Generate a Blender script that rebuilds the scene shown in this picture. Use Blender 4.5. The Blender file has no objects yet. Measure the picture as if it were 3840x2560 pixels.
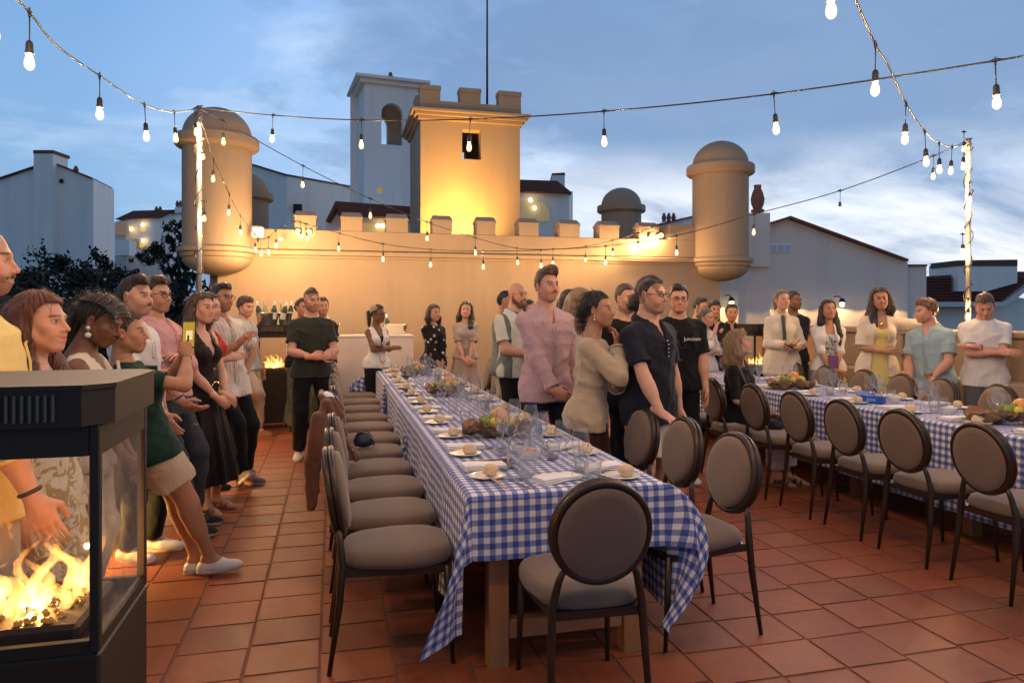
import bpy, bmesh, math, random
import numpy as np
from mathutils import Vector, Matrix
random.seed(7)
rng = np.random.default_rng(7)
scene = bpy.context.scene
col = scene.collection
PI = math.pi
rad = math.radians

# ------------------------------------------------------------------ camera
YAW = math.atan((1920 - 1250) / 2650.0)          # the tables run along world Y; the camera looks to the right of that
CAM_H = 1.53
cam_d = bpy.data.cameras.new('camera')
cam = bpy.data.objects.new('camera', cam_d); col.objects.link(cam)
cam.location = (0, 0, CAM_H)
cam.rotation_euler = (PI / 2, 0, -YAW)
cam_d.sensor_width = 36; cam_d.lens = 36 * 2650 / 3840
cam_d.shift_y = -108 / 3840
cam_d.clip_start = 0.05; cam_d.clip_end = 3000
scene.camera = cam
FWD = Vector((math.sin(YAW), math.cos(YAW), 0)); RGT = Vector((math.cos(YAW), -math.sin(YAW), 0))

def at(x, y, Z):
    """surveying helper: photo pixel (3840 wide) and distance along the view -> a point of the place"""
    return FWD * Z + RGT * ((x - 1920) / 2650 * Z) + Vector((0, 0, CAM_H - (y - 1172) * Z / 2650))
def atY(x, y, Y):
    t = (x - 1920) / 2650
    return at(x, y, Y / (FWD.y + t * RGT.y))
K = 3840 / 2352

# ------------------------------------------------------------------ world: dusk sky
wd = bpy.data.worlds.new('World'); scene.world = wd; wd.use_nodes = True
nt = wd.node_tree; nt.nodes.clear()
def N(t, typ, **kw):
    n = t.nodes.new(typ)
    for k, v in kw.items():
        setattr(n, k, v)
    return n
class G:
    """tiny node-graph helper"""
    def __init__(s, t): s.t = t
    def set(s, sock, v):
        if hasattr(v, 'is_output') or isinstance(v, bpy.types.NodeSocket): s.t.links.new(v, sock)
        else: sock.default_value = v
    def math(s, op, a, b=0.0, c=0.0, clamp=False):
        n = N(s.t, 'ShaderNodeMath', operation=op); n.use_clamp = clamp
        for i, v in enumerate((a, b, c)): s.set(n.inputs[i], v)
        return n.outputs[0]
    def mix(s, f, a, b, blend='MIX'):
        n = N(s.t, 'ShaderNodeMix', data_type='RGBA', blend_type=blend)
        s.set(n.inputs[0], f)
        for i, v in ((6, a), (7, b)):
            if isinstance(v, tuple) and len(v) == 3: v = v + (1,)
            s.set(n.inputs[i], v)
        return n.outputs[2]
    def ramp(s, f, stops, interp='LINEAR'):
        n = N(s.t, 'ShaderNodeValToRGB'); r = n.color_ramp; r.interpolation = interp
        while len(r.elements) < len(stops): r.elements.new(0.5)
        for e, (p, c) in zip(r.elements, stops):
            e.position = p
            e.color = (c, c, c, 1) if not isinstance(c, tuple) else tuple(c) + (1,)
        s.set(n.inputs[0], f); return n.outputs[0]
    def noise(s, vec, scale, detail=3, rough=.55, dist=0.0):
        n = N(s.t, 'ShaderNodeTexNoise'); n.inputs['Scale'].default_value = scale
        n.inputs['Detail'].default_value = detail; n.inputs['Roughness'].default_value = rough
        n.inputs['Distortion'].default_value = dist
        if vec is not None: s.t.links.new(vec, n.inputs['Vector'])
        return n.outputs[0]
    def mapping(s, vec, scale=(1, 1, 1), loc=(0, 0, 0), rot=(0, 0, 0)):
        n = N(s.t, 'ShaderNodeMapping'); n.inputs['Scale'].default_value = scale
        n.inputs['Location'].default_value = loc; n.inputs['Rotation'].default_value = rot
        s.t.links.new(vec, n.inputs['Vector']); return n.outputs[0]
    def sep(s, vec):
        n = N(s.t, 'ShaderNodeSeparateXYZ'); s.t.links.new(vec, n.inputs[0]); return n.outputs
    def comb(s, x, y, z):
        n = N(s.t, 'ShaderNodeCombineXYZ')
        for i, v in enumerate((x, y, z)): s.set(n.inputs[i], v)
        return n.outputs[0]
g = G(nt)
tc = N(nt, 'ShaderNodeTexCoord')
dx, dy, dz = g.sep(tc.outputs['Generated'])
elev = g.math('MAXIMUM', dz, 0.0)
# rotate into an azimuth frame whose +x is the afterglow (west, 55 deg right of the table axis)
GA = rad(47)
gx = g.math('ADD', g.math('MULTIPLY', dx, math.sin(GA)), g.math('MULTIPLY', dy, math.cos(GA)))   # cos of angle to glow
glow_az = g.math('POWER', g.math('MAXIMUM', g.math('ADD', g.math('MULTIPLY', gx, .5), .5), 0.0), 5.0)
base = g.ramp(elev, [(0.0, (.15, .30, .50)), (.06, (.17, .35, .57)), (.14, (.22, .41, .67)), (.30, (.20, .39, .70)), (.48, (.145, .325, .67)), (.75, (.06, .15, .36)), (1.0, (.03, .08, .22))])
low = g.math('POWER', g.math('SUBTRACT', 1.0, g.math('MULTIPLY', elev, 1.9), clamp=True), 2.2)
glow = g.math('MULTIPLY', low, glow_az)
base = g.mix(g.ramp(gx, [(-.0, .0), (.55, 1.0)]), g.mix(1.0, base, (.86, .81, .75), 'MULTIPLY'), base)   # dusk: the east is darker
pale = g.ramp(gx, [(.42, 0.0), (.80, 1.0)])                       # paler clear sky towards the west
clear = g.mix(g.math('MULTIPLY', pale, .80), base, (.40, .56, .83))
clear = g.mix(g.math('MULTIPLY', glow, .35, clamp=True), clear, (.70, .80, .92))
# cloud decks seen from below
den = g.math('ADD', elev, .27)
pl = g.comb(g.math('DIVIDE', dx, den), g.math('DIVIDE', dy, den), 0.0)
n1 = g.noise(g.mapping(pl, (1.05, 1.5, 1), (1.3, .2, 0), (0, 0, rad(-30))), 1.5, 9, .60, .5)
n2 = g.noise(g.mapping(pl, (.85, 1.0, 1), (7.7, 4.2, 0), (0, 0, rad(-34))), 1.05, 8, .57, .35)
n3 = g.noise(g.mapping(pl, (1.5, 1.9, 1), (2.7, 14.2, 0), (0, 0, rad(-30))), 2.2, 7, .6, .6)
cov = g.ramp(gx, [(.0, -.10), (.50, -.075), (.78, .03), (.93, .10), (1.0, .11)]) if False else g.math('MULTIPLY_ADD', g.ramp(gx, [(.45, 0.0), (.92, 1.0)]), .20, -.105)
dark = g.ramp(g.math('ADD', g.math('ADD', g.math('MULTIPLY', n2, .72), g.math('MULTIPLY', n3, .28)), cov), [(.455, 0.0), (.52, .6), (.60, 1.0)])
bright = g.ramp(g.math('ADD', n1, cov), [(.46, 0.0), (.60, .6), (.78, 1.0)])
c_dark = g.mix(g.math('MULTIPLY', glow, .5), (.115, .215, .40), (.22, .33, .52))
sk = g.mix(g.math('MULTIPLY', bright, .65), clear, (.60, .73, .92))
sk = g.mix(g.math('MULTIPLY', dark, .78), sk, c_dark)
# thin veils on the clear side
veil = g.ramp(n3, [(.50, 0.0), (.75, .35)])
sk = g.mix(veil, sk, (.20, .34, .56))
# torn bright bank low over the west horizon
bank = g.ramp(g.noise(g.mapping(pl, (.6, 1.0, 1), (2.2, 9.4, 0), (0, 0, rad(-30))), 1.7, 8, .60, .5), [(.36, 0.0), (.58, 1.0)])
lowband = g.ramp(elev, [(.0, .35), (.05, .9), (.10, 1.0), (.16, .75), (.235, 0.0)])
wband = g.ramp(gx, [(.62, 0.0), (.93, 1.0)])
sk = g.mix(g.math('MULTIPLY', g.math('MULTIPLY', bank, lowband), wband), sk, (.86, .90, .95))
nis = N(nt, 'ShaderNodeTexSky', sky_type='NISHITA'); nis.sun_disc = False
nis.sun_elevation = rad(-2.5); nis.sun_rotation = GA
tw = N(nt, 'ShaderNodeVectorMath', operation='SCALE'); nt.links.new(nis.outputs[0], tw.inputs[0]); tw.inputs['Scale'].default_value = .06
sk = g.mix(1.0, sk, tw.outputs[0], 'ADD')
bg = N(nt, 'ShaderNodeBackground'); nt.links.new(sk, bg.inputs[0]); bg.inputs[1].default_value = 1.22
out = N(nt, 'ShaderNodeOutputWorld'); nt.links.new(bg.outputs[0], out.inputs[0])

# last afterglow: one very soft, weak sun from the west
sd = bpy.data.lights.new('sun', 'SUN'); sd.energy = 0.25; sd.angle = rad(40); sd.color = (1, .93, .85)
so = bpy.data.objects.new('sun', sd); col.objects.link(so)
so.rotation_euler = (rad(68), 0, rad(180) - GA)
scene.view_settings.view_transform = 'Standard'; scene.view_settings.look = 'None'
scene.view_settings.exposure = 0; scene.view_settings.gamma = 1
scene.view_settings.use_curve_mapping = False

# ------------------------------------------------------------------ object helpers
def link(name, me, parent=None):
    o = bpy.data.objects.new(name, me); col.objects.link(o)
    if parent is not None: o.parent = parent
    return o
def tag(o, label=None, cat=None, group=None, kind=None):
    if label: o['label'] = label
    if cat: o['category'] = cat
    if group: o['group'] = group
    if kind: o['kind'] = kind
    return o
def thing(name, label, cat, loc=(0, 0, 0), rz=0.0, group=None):
    o = link(name, None); o.empty_display_size = .1
    o.location = loc; o.rotation_euler = (0, 0, rz)
    return tag(o, label, cat, group)
def copy_tree(o, parent=None, label=None, group=None, loc=None, rz=None):
    c = o.copy(); col.objects.link(c)
    if parent is not None: c.parent = parent
    if label: c['label'] = label
    if group: c['group'] = group
    if loc is not None: c.location = loc
    if rz is not None: c.rotation_euler = (0, 0, rz)
    for ch in list(o.children): copy_tree(ch, c)
    return c

def mesh_np(name, P, quads, smooth=True, colors=None, tris=None):
    me = bpy.data.meshes.new(name)
    P = np.asarray(P, np.float32); nq = len(quads)
    me.vertices.add(len(P)); me.vertices.foreach_set('co', P.ravel())
    me.loops.add(nq * 4); me.loops.foreach_set('vertex_index', np.asarray(quads, np.int32).ravel())
    me.polygons.add(nq); me.polygons.foreach_set('loop_start', np.arange(0, nq * 4, 4, dtype=np.int32))
    me.polygons.foreach_set('use_smooth', np.full(nq, smooth))
    if colors is not None:
        a = me.color_attributes.new('col', 'FLOAT_COLOR', 'POINT')
        c4 = np.ones((len(P), 4), np.float32); c4[:, :3] = colors
        a.data.foreach_set('color', c4.ravel())
    me.update(calc_edges=True); me.validate()
    return me

class MB:
    """collects shapes into one mesh"""
    def __init__(s): s.v = []; s.f = []; s.m = []; s.s = []; s.uv = None
    def add(s, v, f, mi=0, smooth=False):
        o = len(s.v); s.v += [tuple(p) for p in v]
        s.f += [tuple(i + o for i in q) for q in f]; s.m += [mi] * len(f); s.s += [smooth] * len(f)
        return s
    def box(s, x0, x1, y0, y1, z0, z1, mi=0, bev=0.0, M=None):
        if bev:
            bm = bmesh.new(); bmesh.ops.create_cube(bm, size=1)
            for v in bm.verts: v.co = Vector(((x0 + x1) / 2 + v.co.x * (x1 - x0), (y0 + y1) / 2 + v.co.y * (y1 - y0), (z0 + z1) / 2 + v.co.z * (z1 - z0)))
            bmesh.ops.bevel(bm, geom=bm.edges[:], offset=bev, segments=1, affect='EDGES')
            bm.verts.index_update()
            vs = [v.co.copy() for v in bm.verts]; fs = [[v.index for v in f.verts] for f in bm.faces]; bm.free()
        else:
            vs = [Vector(p) for p in ((x0, y0, z0), (x1, y0, z0), (x1, y1, z0), (x0, y1, z0), (x0, y0, z1), (x1, y0, z1), (x1, y1, z1), (x0, y1, z1))]
            fs = [(0, 3, 2, 1), (4, 5, 6, 7), (0, 1, 5, 4), (1, 2, 6, 5), (2, 3, 7, 6), (3, 0, 4, 7)]
        if M is not None: vs = [M @ v for v in vs]
        return s.add(vs, fs, mi)
    def prism(s, poly, y0, y1, mi=0, M=None):
        """polygon in XZ (counter-clockwise seen from -Y) extruded along Y"""
        n = len(poly)
        vs = [Vector((p[0], y0, p[1])) for p in poly] + [Vector((p[0], y1, p[1])) for p in poly]
        fs = [tuple(range(n)), tuple(range(2 * n - 1, n - 1, -1))] + [(i, i + n, (i + 1) % n + n, (i + 1) % n) for i in range(n)]
        if M is not None: vs = [M @ v for v in vs]
        return s.add(vs, fs, mi)
    def lathe(s, prof, seg=16, c=(0, 0, 0), mi=0, a0=0.0, a1=2 * PI, sx=1.0, sy=1.0, cap=True, smooth=True):
        full = abs(a1 - a0 - 2 * PI) < 1e-6; m = seg if full else seg + 1
        vs = []
        for r, z in prof:
            for i in range(m):
                a = a0 + (a1 - a0) * i / seg
                vs.append((c[0] + r * sx * math.cos(a), c[1] + r * sy * math.sin(a), c[2] + z))
        fs = []
        for j in range(len(prof) - 1):
            for i in range(seg):
                i2 = (i + 1) % m
                fs.append((j * m + i, j * m + i2, (j + 1) * m + i2, (j + 1) * m + i))
        if cap and full:
            if prof[0][0] > 1e-4: fs.append(tuple(range(m - 1, -1, -1)))
            if prof[-1][0] > 1e-4: fs.append(tuple((len(prof) - 1) * m + i for i in range(m)))
        return s.add(vs, fs, mi, smooth)
    def tube(s, pts, r, seg=8, mi=0, closed=False, cap=True):
        pts = [Vector(p) for p in pts]; n = len(pts)
        rr = r if isinstance(r, (list, tuple)) else [r] * n
        vs = []; up = None
        for i, p in enumerate(pts):
            if closed: d = pts[(i + 1) % n] - pts[i - 1]
            else: d = pts[min(i + 1, n - 1)] - pts[max(i - 1, 0)]
            if d.length < 1e-9: d = Vector((0, 0, 1))
            d.normalize()
            if up is None: up = Vector((0, 0, 1)) if abs(d.z) < .9 else Vector((1, 0, 0))
            up = (up - d * up.dot(d)).normalized(); w = d.cross(up)
            for k in range(seg):
                a = 2 * PI * k / seg
                vs.append(p + (up * math.cos(a) + w * math.sin(a)) * rr[i])
        fs = []
        for i in range(n if closed else n - 1):
            j = (i + 1) % n
            for k in range(seg):
                k2 = (k + 1) % seg
                fs.append((i * seg + k, j * seg + k, j * seg + k2, i * seg + k2))
        if cap and not closed:
            fs.append(tuple(range(seg))); fs.append(tuple((n - 1) * seg + k for k in range(seg - 1, -1, -1)))
        return s.add(vs, fs, mi, True)
    def ball(s, c, r, mi=0, seg=12, rings=8, jit=0.0, seed=0):
        rx = r if isinstance(r, (tuple, list)) else (r, r, r)
        rg = random.Random(seed); ph = [rg.uniform(0, 6.28) for _ in range(6)]
        vs = [(0, 0, -1)]
        for j in range(1, rings):
            t = PI * j / rings
            for i in range(seg):
                a = 2 * PI * i / seg
                vs.append((math.sin(t) * math.cos(a), math.sin(t) * math.sin(a), -math.cos(t)))
        vs.append((0, 0, 1)); out = []
        for x, y, z in vs:
            k = 1 + jit * (math.sin(3 * x + ph[0]) * math.sin(3.4 * y + ph[1]) + .6 * math.sin(5 * z + ph[2] + 2 * x) + .4 * math.sin(9 * y + ph[3]) * math.sin(8 * x + ph[4]))
            out.append((c[0] + x * rx[0] * k, c[1] + y * rx[1] * k, c[2] + z * rx[2] * k))
        L = len(vs) - 1
        fs = [(0, 1 + (i + 1) % seg, 1 + i) for i in range(seg)]
        for j in range(rings - 2):
            for i in range(seg):
                a = 1 + j * seg + i; b = 1 + j * seg + (i + 1) % seg
                fs.append((a, b, b + seg, a + seg))
        b0 = 1 + (rings - 2) * seg
        fs += [(b0 + i, b0 + (i + 1) % seg, L) for i in range(seg)]
        return s.add(out, fs, mi, True)
    def mesh(s, name, mats):
        me = bpy.data.meshes.new(name); me.from_pydata(s.v, [], s.f)
        for m in (mats if isinstance(mats, (list, tuple)) else [mats]): me.materials.append(m)
        me.polygons.foreach_set('material_index', s.m); me.polygons.foreach_set('use_smooth', s.s)
        me.update(); return me
    def build(s, name, mats, parent=None): return link(name, s.mesh(name, mats), parent)

def sharp(o, ang=40):
    me = o.data if hasattr(o, 'data') else o
    try: me.set_sharp_from_angle(angle=rad(ang))
    except Exception: pass
    return o

# ------------------------------------------------------------------ materials
MATS = {}
def mat(name, color, rough=.6, metal=0.0, var=0.0, vscale=3.0, bump=0.0, bscale=60.0, spec=.5, sheen=0.0, emis=None, estr=0.0, stretch=None, coord='Object', coat=0.0, sss=0.0, bdist=.01):
    if name in MATS: return MATS[name]
    m = bpy.data.materials.new(name); m.use_nodes = True; t = m.node_tree; gg = G(t)
    b = t.nodes['Principled BSDF']
    b.inputs['Base Color'].default_value = tuple(color) + (1,)
    b.inputs['Roughness'].default_value = rough; b.inputs['Metallic'].default_value = metal
    b.inputs['Specular IOR Level'].default_value = spec
    b.inputs['Sheen Weight'].default_value = sheen; b.inputs['Coat Weight'].default_value = coat
    if sss:
        b.inputs['Subsurface Weight'].default_value = sss; b.inputs['Subsurface Radius'].default_value = (.012, .005, .003)
        b.inputs['Subsurface Scale'].default_value = 1.0
    if emis: b.inputs['Emission Color'].default_value = tuple(emis) + (1,); b.inputs['Emission Strength'].default_value = estr
    if var or bump:
        tcn = N(t, 'ShaderNodeTexCoord'); vec = tcn.outputs[coord]
        if stretch: vec = gg.mapping(vec, stretch)
        if var:
            n = gg.noise(vec, vscale, 5, .6)
            f = gg.math('MULTIPLY_ADD', gg.math('SUBTRACT', n, .5), 2 * var, 1.0)
            v = N(t, 'ShaderNodeVectorMath', operation='SCALE'); v.inputs[0].default_value = color
            t.links.new(f, v.inputs['Scale']); t.links.new(v.outputs[0], b.inputs['Base Color'])
        if bump:
            n = gg.noise(vec, bscale, 4, .6)
            bn = N(t, 'ShaderNodeBump'); bn.inputs['Strength'].default_value = bump; bn.inputs['Distance'].default_value = bdist
            t.links.new(n, bn.inputs['Height']); t.links.new(bn.outputs[0], b.inputs['Normal'])
    MATS[name] = m; return m
def tree_of(m):
    t = m.node_tree; return t, G(t), t.nodes['Principled BSDF']
def emit(name, color, strength):
    if name in MATS: return MATS[name]
    m = bpy.data.materials.new(name); m.use_nodes = True; t = m.node_tree; t.nodes.clear()
    e = N(t, 'ShaderNodeEmission'); e.inputs[0].default_value = tuple(color) + (1,); e.inputs[1].default_value = strength
    o = N(t, 'ShaderNodeOutputMaterial'); t.links.new(e.outputs[0], o.inputs[0]); MATS[name] = m; return m
def thin_glass(name, tint=(1, 1, 1), refl=1.0, rough=0.02):
    """thin-walled glass: clear straight through, Fresnel reflection"""
    if name in MATS: return MATS[name]
    m = bpy.data.materials.new(name); m.use_nodes = True; t = m.node_tree; t.nodes.clear(); gg = G(t)
    tr = N(t, 'ShaderNodeBsdfTransparent'); tr.inputs[0].default_value = tuple(tint) + (1,)
    gl = N(t, 'ShaderNodeBsdfGlossy'); gl.inputs['Roughness'].default_value = rough
    lw = N(t, 'ShaderNodeLayerWeight'); lw.inputs[0].default_value = .5
    f = gg.math('MULTIPLY_ADD', gg.math('POWER', lw.outputs['Facing'], 2.1), .66 * refl, .055 * refl, clamp=True)
    t.links.new(gg.mix(gg.math('POWER', lw.outputs['Facing'], 3.0), tuple(tint), tuple(.75 * q for q in tint)), tr.inputs[0])
    mx = N(t, 'ShaderNodeMixShader'); t.links.new(f, mx.inputs[0]); t.links.new(tr.outputs[0], mx.inputs[1]); t.links.new(gl.outputs[0], mx.inputs[2])
    df = N(t, 'ShaderNodeBsdfDiffuse'); df.inputs[0].default_value = (.8, .78, .75, 1); m2 = N(t, 'ShaderNodeMixShader')
    t.links.new(gg.math('MULTIPLY_ADD', gg.math('POWER', lw.outputs['Facing'], 4.0), .22, .035 if refl > .8 else .008), m2.inputs[0]); t.links.new(mx.outputs[0], m2.inputs[1]); t.links.new(df.outputs[0], m2.inputs[2])
    o = N(t, 'ShaderNodeOutputMaterial'); t.links.new(m2.outputs[0], o.inputs[0]); MATS[name] = m; return m
# ================================================================== SETTING
# ---- materials of the place
def stucco(name, c, var=.10, bump=.25):
    m = mat(name, c, .85, var=var, vscale=1.3, bump=bump, bscale=90, bdist=.006)
    t, gg, b = tree_of(m)
    tcn = N(t, 'ShaderNodeTexCoord')
    st = gg.noise(gg.mapping(tcn.outputs['Object'], (2.6, 2.6, .22)), 1.0, 5, .65)       # rain streaks
    src = b.inputs['Base Color'].links[0].from_socket
    t.links.new(gg.mix(gg.ramp(st, [(.46, 0.0), (.80, .38)]), src, tuple(x * .62 for x in c)), b.inputs['Base Color'])
    return m
M_sand = stucco('sand_stucco', (.345, .252, .172))
M_white = stucco('white_stucco', (.88, .80, .74), .03, .12)
M_grey = stucco('grey_stucco', (.66, .60, .57), .04, .12)
M_roof = mat('roof_tiles', (.15, .052, .040), .8, var=.3, vscale=9, bump=.5, bscale=20)
M_terra = mat('terracotta_pot', (.25, .09, .06), .75, var=.2, vscale=8)
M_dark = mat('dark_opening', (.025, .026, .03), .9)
M_blackm = mat('black_metal', (.018, .017, .016), .42, metal=.2, bump=.03, bscale=200)
M_bronze = mat('bronze_metal', (.050, .031, .020), .34, metal=.45)
M_steel = mat('steel', (.62, .60, .57), .22, metal=1.0)
M_cable = mat('black_cable', (.02, .018, .017), .45)
M_polem = mat('galvanised_pole', (.50, .48, .44), .42, metal=.7, var=.12, vscale=14)
M_hill = mat('hillside_scrub', (.045, .048, .028), .95, var=.5, vscale=.9, bump=.6, bscale=3, bdist=.2)
M_earth = mat('terrace_wall', (.16, .085, .06), .9, var=.2, vscale=2)
M_wood = mat('pale_oak', (.38, .155, .052), .55, var=.25, vscale=2.0, bump=.15, bscale=30, stretch=(6, 6, .7))
WARM = (1.0, .60, .24)

def tile_mat(name, use_attr):
    m = bpy.data.materials.new(name); m.use_nodes = True; t = m.node_tree; gg = G(t); b = t.nodes['Principled BSDF']
    geo = N(t, 'ShaderNodeNewGeometry'); pos = geo.outputs['Position']
    if use_attr:
        a = N(t, 'ShaderNodeAttribute'); a.attribute_name = 'tint'; rnd = a.outputs['Fac']
    else:
        oi = N(t, 'ShaderNodeObjectInfo'); rnd = oi.outputs['Random']
    c0 = gg.ramp(rnd, [(0, (.25, .062, .024)), (.3, (.30, .078, .029)), (.55, (.27, .072, .030)), (.75, (.315, .088, .033)), (.9, (.20, .066, .035)), (1.0, (.29, .070, .026))])
    big = gg.noise(gg.comb(gg.math('ADD', gg.sep(pos)[0], gg.math('MULTIPLY', rnd, 37.0)), gg.sep(pos)[1], 0.0), 5.0, 4, .6, .8)
    c1 = gg.mix(gg.ramp(big, [(.54, 0.0), (.78, .42)]), c0, (.34, .125, .060))            # worn pale patches
    c2 = gg.mix(gg.ramp(gg.noise(pos, 2.1, 3, .5), [(.52, 0.0), (.75, .38)]), c1, (.16, .070, .045))
    fine = gg.noise(pos, 55, 4, .6)
    v = N(t, 'ShaderNodeVectorMath', operation='SCALE'); t.links.new(c2, v.inputs[0])
    t.links.new(gg.math('MULTIPLY_ADD', fine, .44, .70), v.inputs['Scale']); t.links.new(v.outputs[0], b.inputs['Base Color'])
    t.links.new(gg.math('MULTIPLY_ADD', big, .34, .36), b.inputs['Roughness'])
    bn = N(t, 'ShaderNodeBump'); bn.inputs['Strength'].default_value = .35; bn.inputs['Distance'].default_value = .004
    t.links.new(gg.math('ADD', gg.noise(pos, 14, 4, .6), gg.math('MULTIPLY', fine, .25)), bn.inputs['Height']); t.links.new(bn.outputs[0], b.inputs['Normal'])
    return m
M_tile = tile_mat('terracotta_tile', False); M_tile_s = tile_mat('terracotta_tile_far', True)
M_grout = mat('floor_grout', (.19, .075, .038), .9, var=.25, vscale=7, bump=.4, bscale=120, bdist=.004)

# ---- terrace floor: a slab of grout with every tile laid on it
fl = MB().box(-1.55, 7.3, -3.0, 12.3, -.30, 0.0).build('terrace_floor', M_grout); tag(fl, kind='structure')
TW, TL, J = .3145, .278, .0068
def tile_mesh(k):
    r = random.Random(k); bm = bmesh.new(); bmesh.ops.create_cube(bm, size=1)
    for v in bm.verts:
        v.co = Vector((v.co.x * (TW - J) + r.uniform(-.0015, .0015), v.co.y * (TL - J) + r.uniform(-.0015, .0015), v.co.z * .02))
    bmesh.ops.bevel(bm, geom=[e for e in bm.edges if all(v.co.z > 0 for v in e.verts)], offset=.005, segments=2, affect='EDGES')
    me = bpy.data.meshes.new('tile'); bm.to_mesh(me); bm.free(); me.materials.append(M_tile); return me
tmesh = [tile_mesh(k) for k in range(6)]
spots = []
for ci in range(-5, 24):
    x = -.057 + TW * (ci + .5); off = rng.uniform(-.11, .11)
    if x - TW / 2 < -1.5 or x > 6.6: continue
    for ri in range(4, 43):
        y = ri * TL + off
        p = Vector((x, y, -CAM_H)); Z = p.dot(FWD); u = p.dot(RGT)
        if Z < .9: continue
        px = 1920 + 2650 * u / Z; py = 1172 + 2650 * CAM_H / Z
        vis = -350 < px < 4190 and py < 2900
        spots.append((0 if vis else 1, Z, x, y))
spots.sort(); near, far = spots[:300], spots[300:]
for _, Z, x, y in near:
    o = link('tile', tmesh[rng.integers(6)], fl)
    o.location = (x + rng.uniform(-.002, .002), y + rng.uniform(-.002, .002), -.0062 + rng.uniform(-.0012, .0012)); o.rotation_euler = (rng.uniform(-.004, .004), rng.uniform(-.004, .004), rng.uniform(-.006, .006))
fb = MB(); tint = []
for _, Z, x, y in far:
    a, b_ = (TW - J) / 2, (TL - J) / 2; z = .0040 + rng.uniform(-.0010, .0010); i = .006
    fb.add([(x - a, y - b_, -.004), (x + a, y - b_, -.004), (x + a, y + b_, -.004), (x - a, y + b_, -.004), (x - a + i, y - b_ + i, z), (x + a - i, y - b_ + i, z), (x + a - i, y + b_ - i, z), (x - a + i, y + b_ - i, z)],
           [(4, 5, 6, 7), (0, 1, 5, 4), (1, 2, 6, 5), (2, 3, 7, 6), (3, 0, 4, 7)])
    tint += [rng.uniform()] * 8
ft = fb.build('tile', M_tile_s, fl); tag(ft, kind='stuff')
at_ = ft.data.attributes.new('tint', 'FLOAT', 'POINT'); at_.data.foreach_set('value', tint)

# ---- ground beyond the terrace
gv = []; NX, NY = 60, 50
def hill_z(x, y):
    s = max(0, min(1, (y - 11) / 22)); w = max(0, min(1, (4 - x) / 14))
    return -3.0 + 5.2 * s * s * (3 - 2 * s) * w + .5 * math.sin(x * .31 + y * .17) * s
for j in range(NY + 1):
    for i in range(NX + 1):
        x = -60 + 150 * (i / NX); y = -30 + 430 * (j / NY) ** 1.8
        gv.append((x, y, hill_z(x, y)))
gf = [(j * (NX + 1) + i, j * (NX + 1) + i + 1, (j + 1) * (NX + 1) + i + 1, (j + 1) * (NX + 1) + i) for j in range(NY) for i in range(NX)]
tag(MB().add(gv, gf, 0, True).build('hillside', M_hill), kind='structure')
tag(MB().add([(-2500, -2500, -3.8), (2500, -2500, -3.8), (2500, 2500, -3.8), (-2500, 2500, -3.8)], [(0, 1, 2, 3)]).build('ground', M_hill), kind='structure')

# ---- low walls round the terrace
lw = MB().box(-1.80, -1.55, -3, 11.96, -.3, 1.02, bev=.012).build('parapet_wall', M_sand)
tag(lw, 'low sandy parapet behind the guests lined up on the left', 'parapet')
MB().box(-1.84, -1.51, -3, 11.95, 1.021, 1.07, bev=.01).build('coping', M_sand, lw)
rw = MB().box(6.62, 6.88, -1, 10.2, -.3, 1.27, bev=.012).build('parapet_wall', M_sand)
tag(rw, 'tan parapet the guests on the right lean against, below the grey gable', 'parapet')
MB().box(6.58, 6.92, -1, 10.22, 1.271, 1.34, bev=.012).build('coping', M_sand, rw)
MB().box(6.40, 6.618, -1, 10.2, -.1, .84, bev=.02).build('bench_ledge', M_sand, rw)
for k, y in enumerate((4.6, 5.9, 7.2, 8.5, 9.8)):
    MB().box(6.585, 6.619, y - .16, y + .16, .842, 1.27, bev=.008).build('pier', M_sand, rw)

# ---- castle wall with battlements and corner turrets
WY = 12.0; XL, XR = -1.78, 7.10
cw = MB().box(XL, XR, WY, WY + .35, -.3, 2.42).build('castle_wall', M_sand)
tag(cw, 'long sandy rendered wall with battlements behind the guests', 'castle wall')
mb = MB()
mb.prism([(WY - .03, 2.42), (WY - .03, 2.455), (WY - .075, 2.465), (WY - .075, 2.53), (WY + .05, 2.56), (WY + .35, 2.56), (WY + .35, 2.42)][::-1], XL, XR, M=Matrix(((0, 1, 0, 0), (1, 0, 0, 0), (0, 0, 1, 0), (0, 0, 0, 1))))
mb.build('cornice', M_sand, cw)
MB().box(XL, XR, WY + .01, WY + .34, 2.562, 2.88, bev=.008).build('upper_wall', M_sand, cw)
mer = [(1102, 1188), (1276, 1361), (1446, 1532), (1620, 1698), (1786, 1862), (1946, 2022), (2098, 2177), (2248, 2325), (2398, 2474)]
for a, b_ in mer:
    x0 = atY(a, 800, WY).x; x1 = atY(b_, 800, WY).x
    m_ = MB().box(x0 + .012, x1 - .012, WY + .012, WY + .338, 2.882, 3.085)
    yc = WY + .175
    m_.add([(x0, WY, 3.086), (x1, WY, 3.086), (x1, WY + .35, 3.086), (x0, WY + .35, 3.086), (x0, WY, 3.115), (x1, WY, 3.115), (x1, WY + .35, 3.115), (x0, WY + .35, 3.115), (x0 + .03, yc - .04, 3.205), (x1 - .03, yc - .04, 3.205), (x1 - .03, yc + .04, 3.205), (x0 + .03, yc + .04, 3.205)],
           [(3, 2, 1, 0), (0, 1, 5, 4), (1, 2, 6, 5), (2, 3, 7, 6), (3, 0, 4, 7), (4, 5, 9, 8), (5, 6, 10, 9), (6, 7, 11, 10), (7, 4, 8, 11), (8, 9, 10, 11)])
    m_.build('merlon', M_sand, cw)
xa = atY(2512, 800, WY).x
MB().box(xa, XR - .3, WY + .012, WY + .6, 2.882, 3.17, bev=.01).build('merlon', M_sand, cw)
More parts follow.
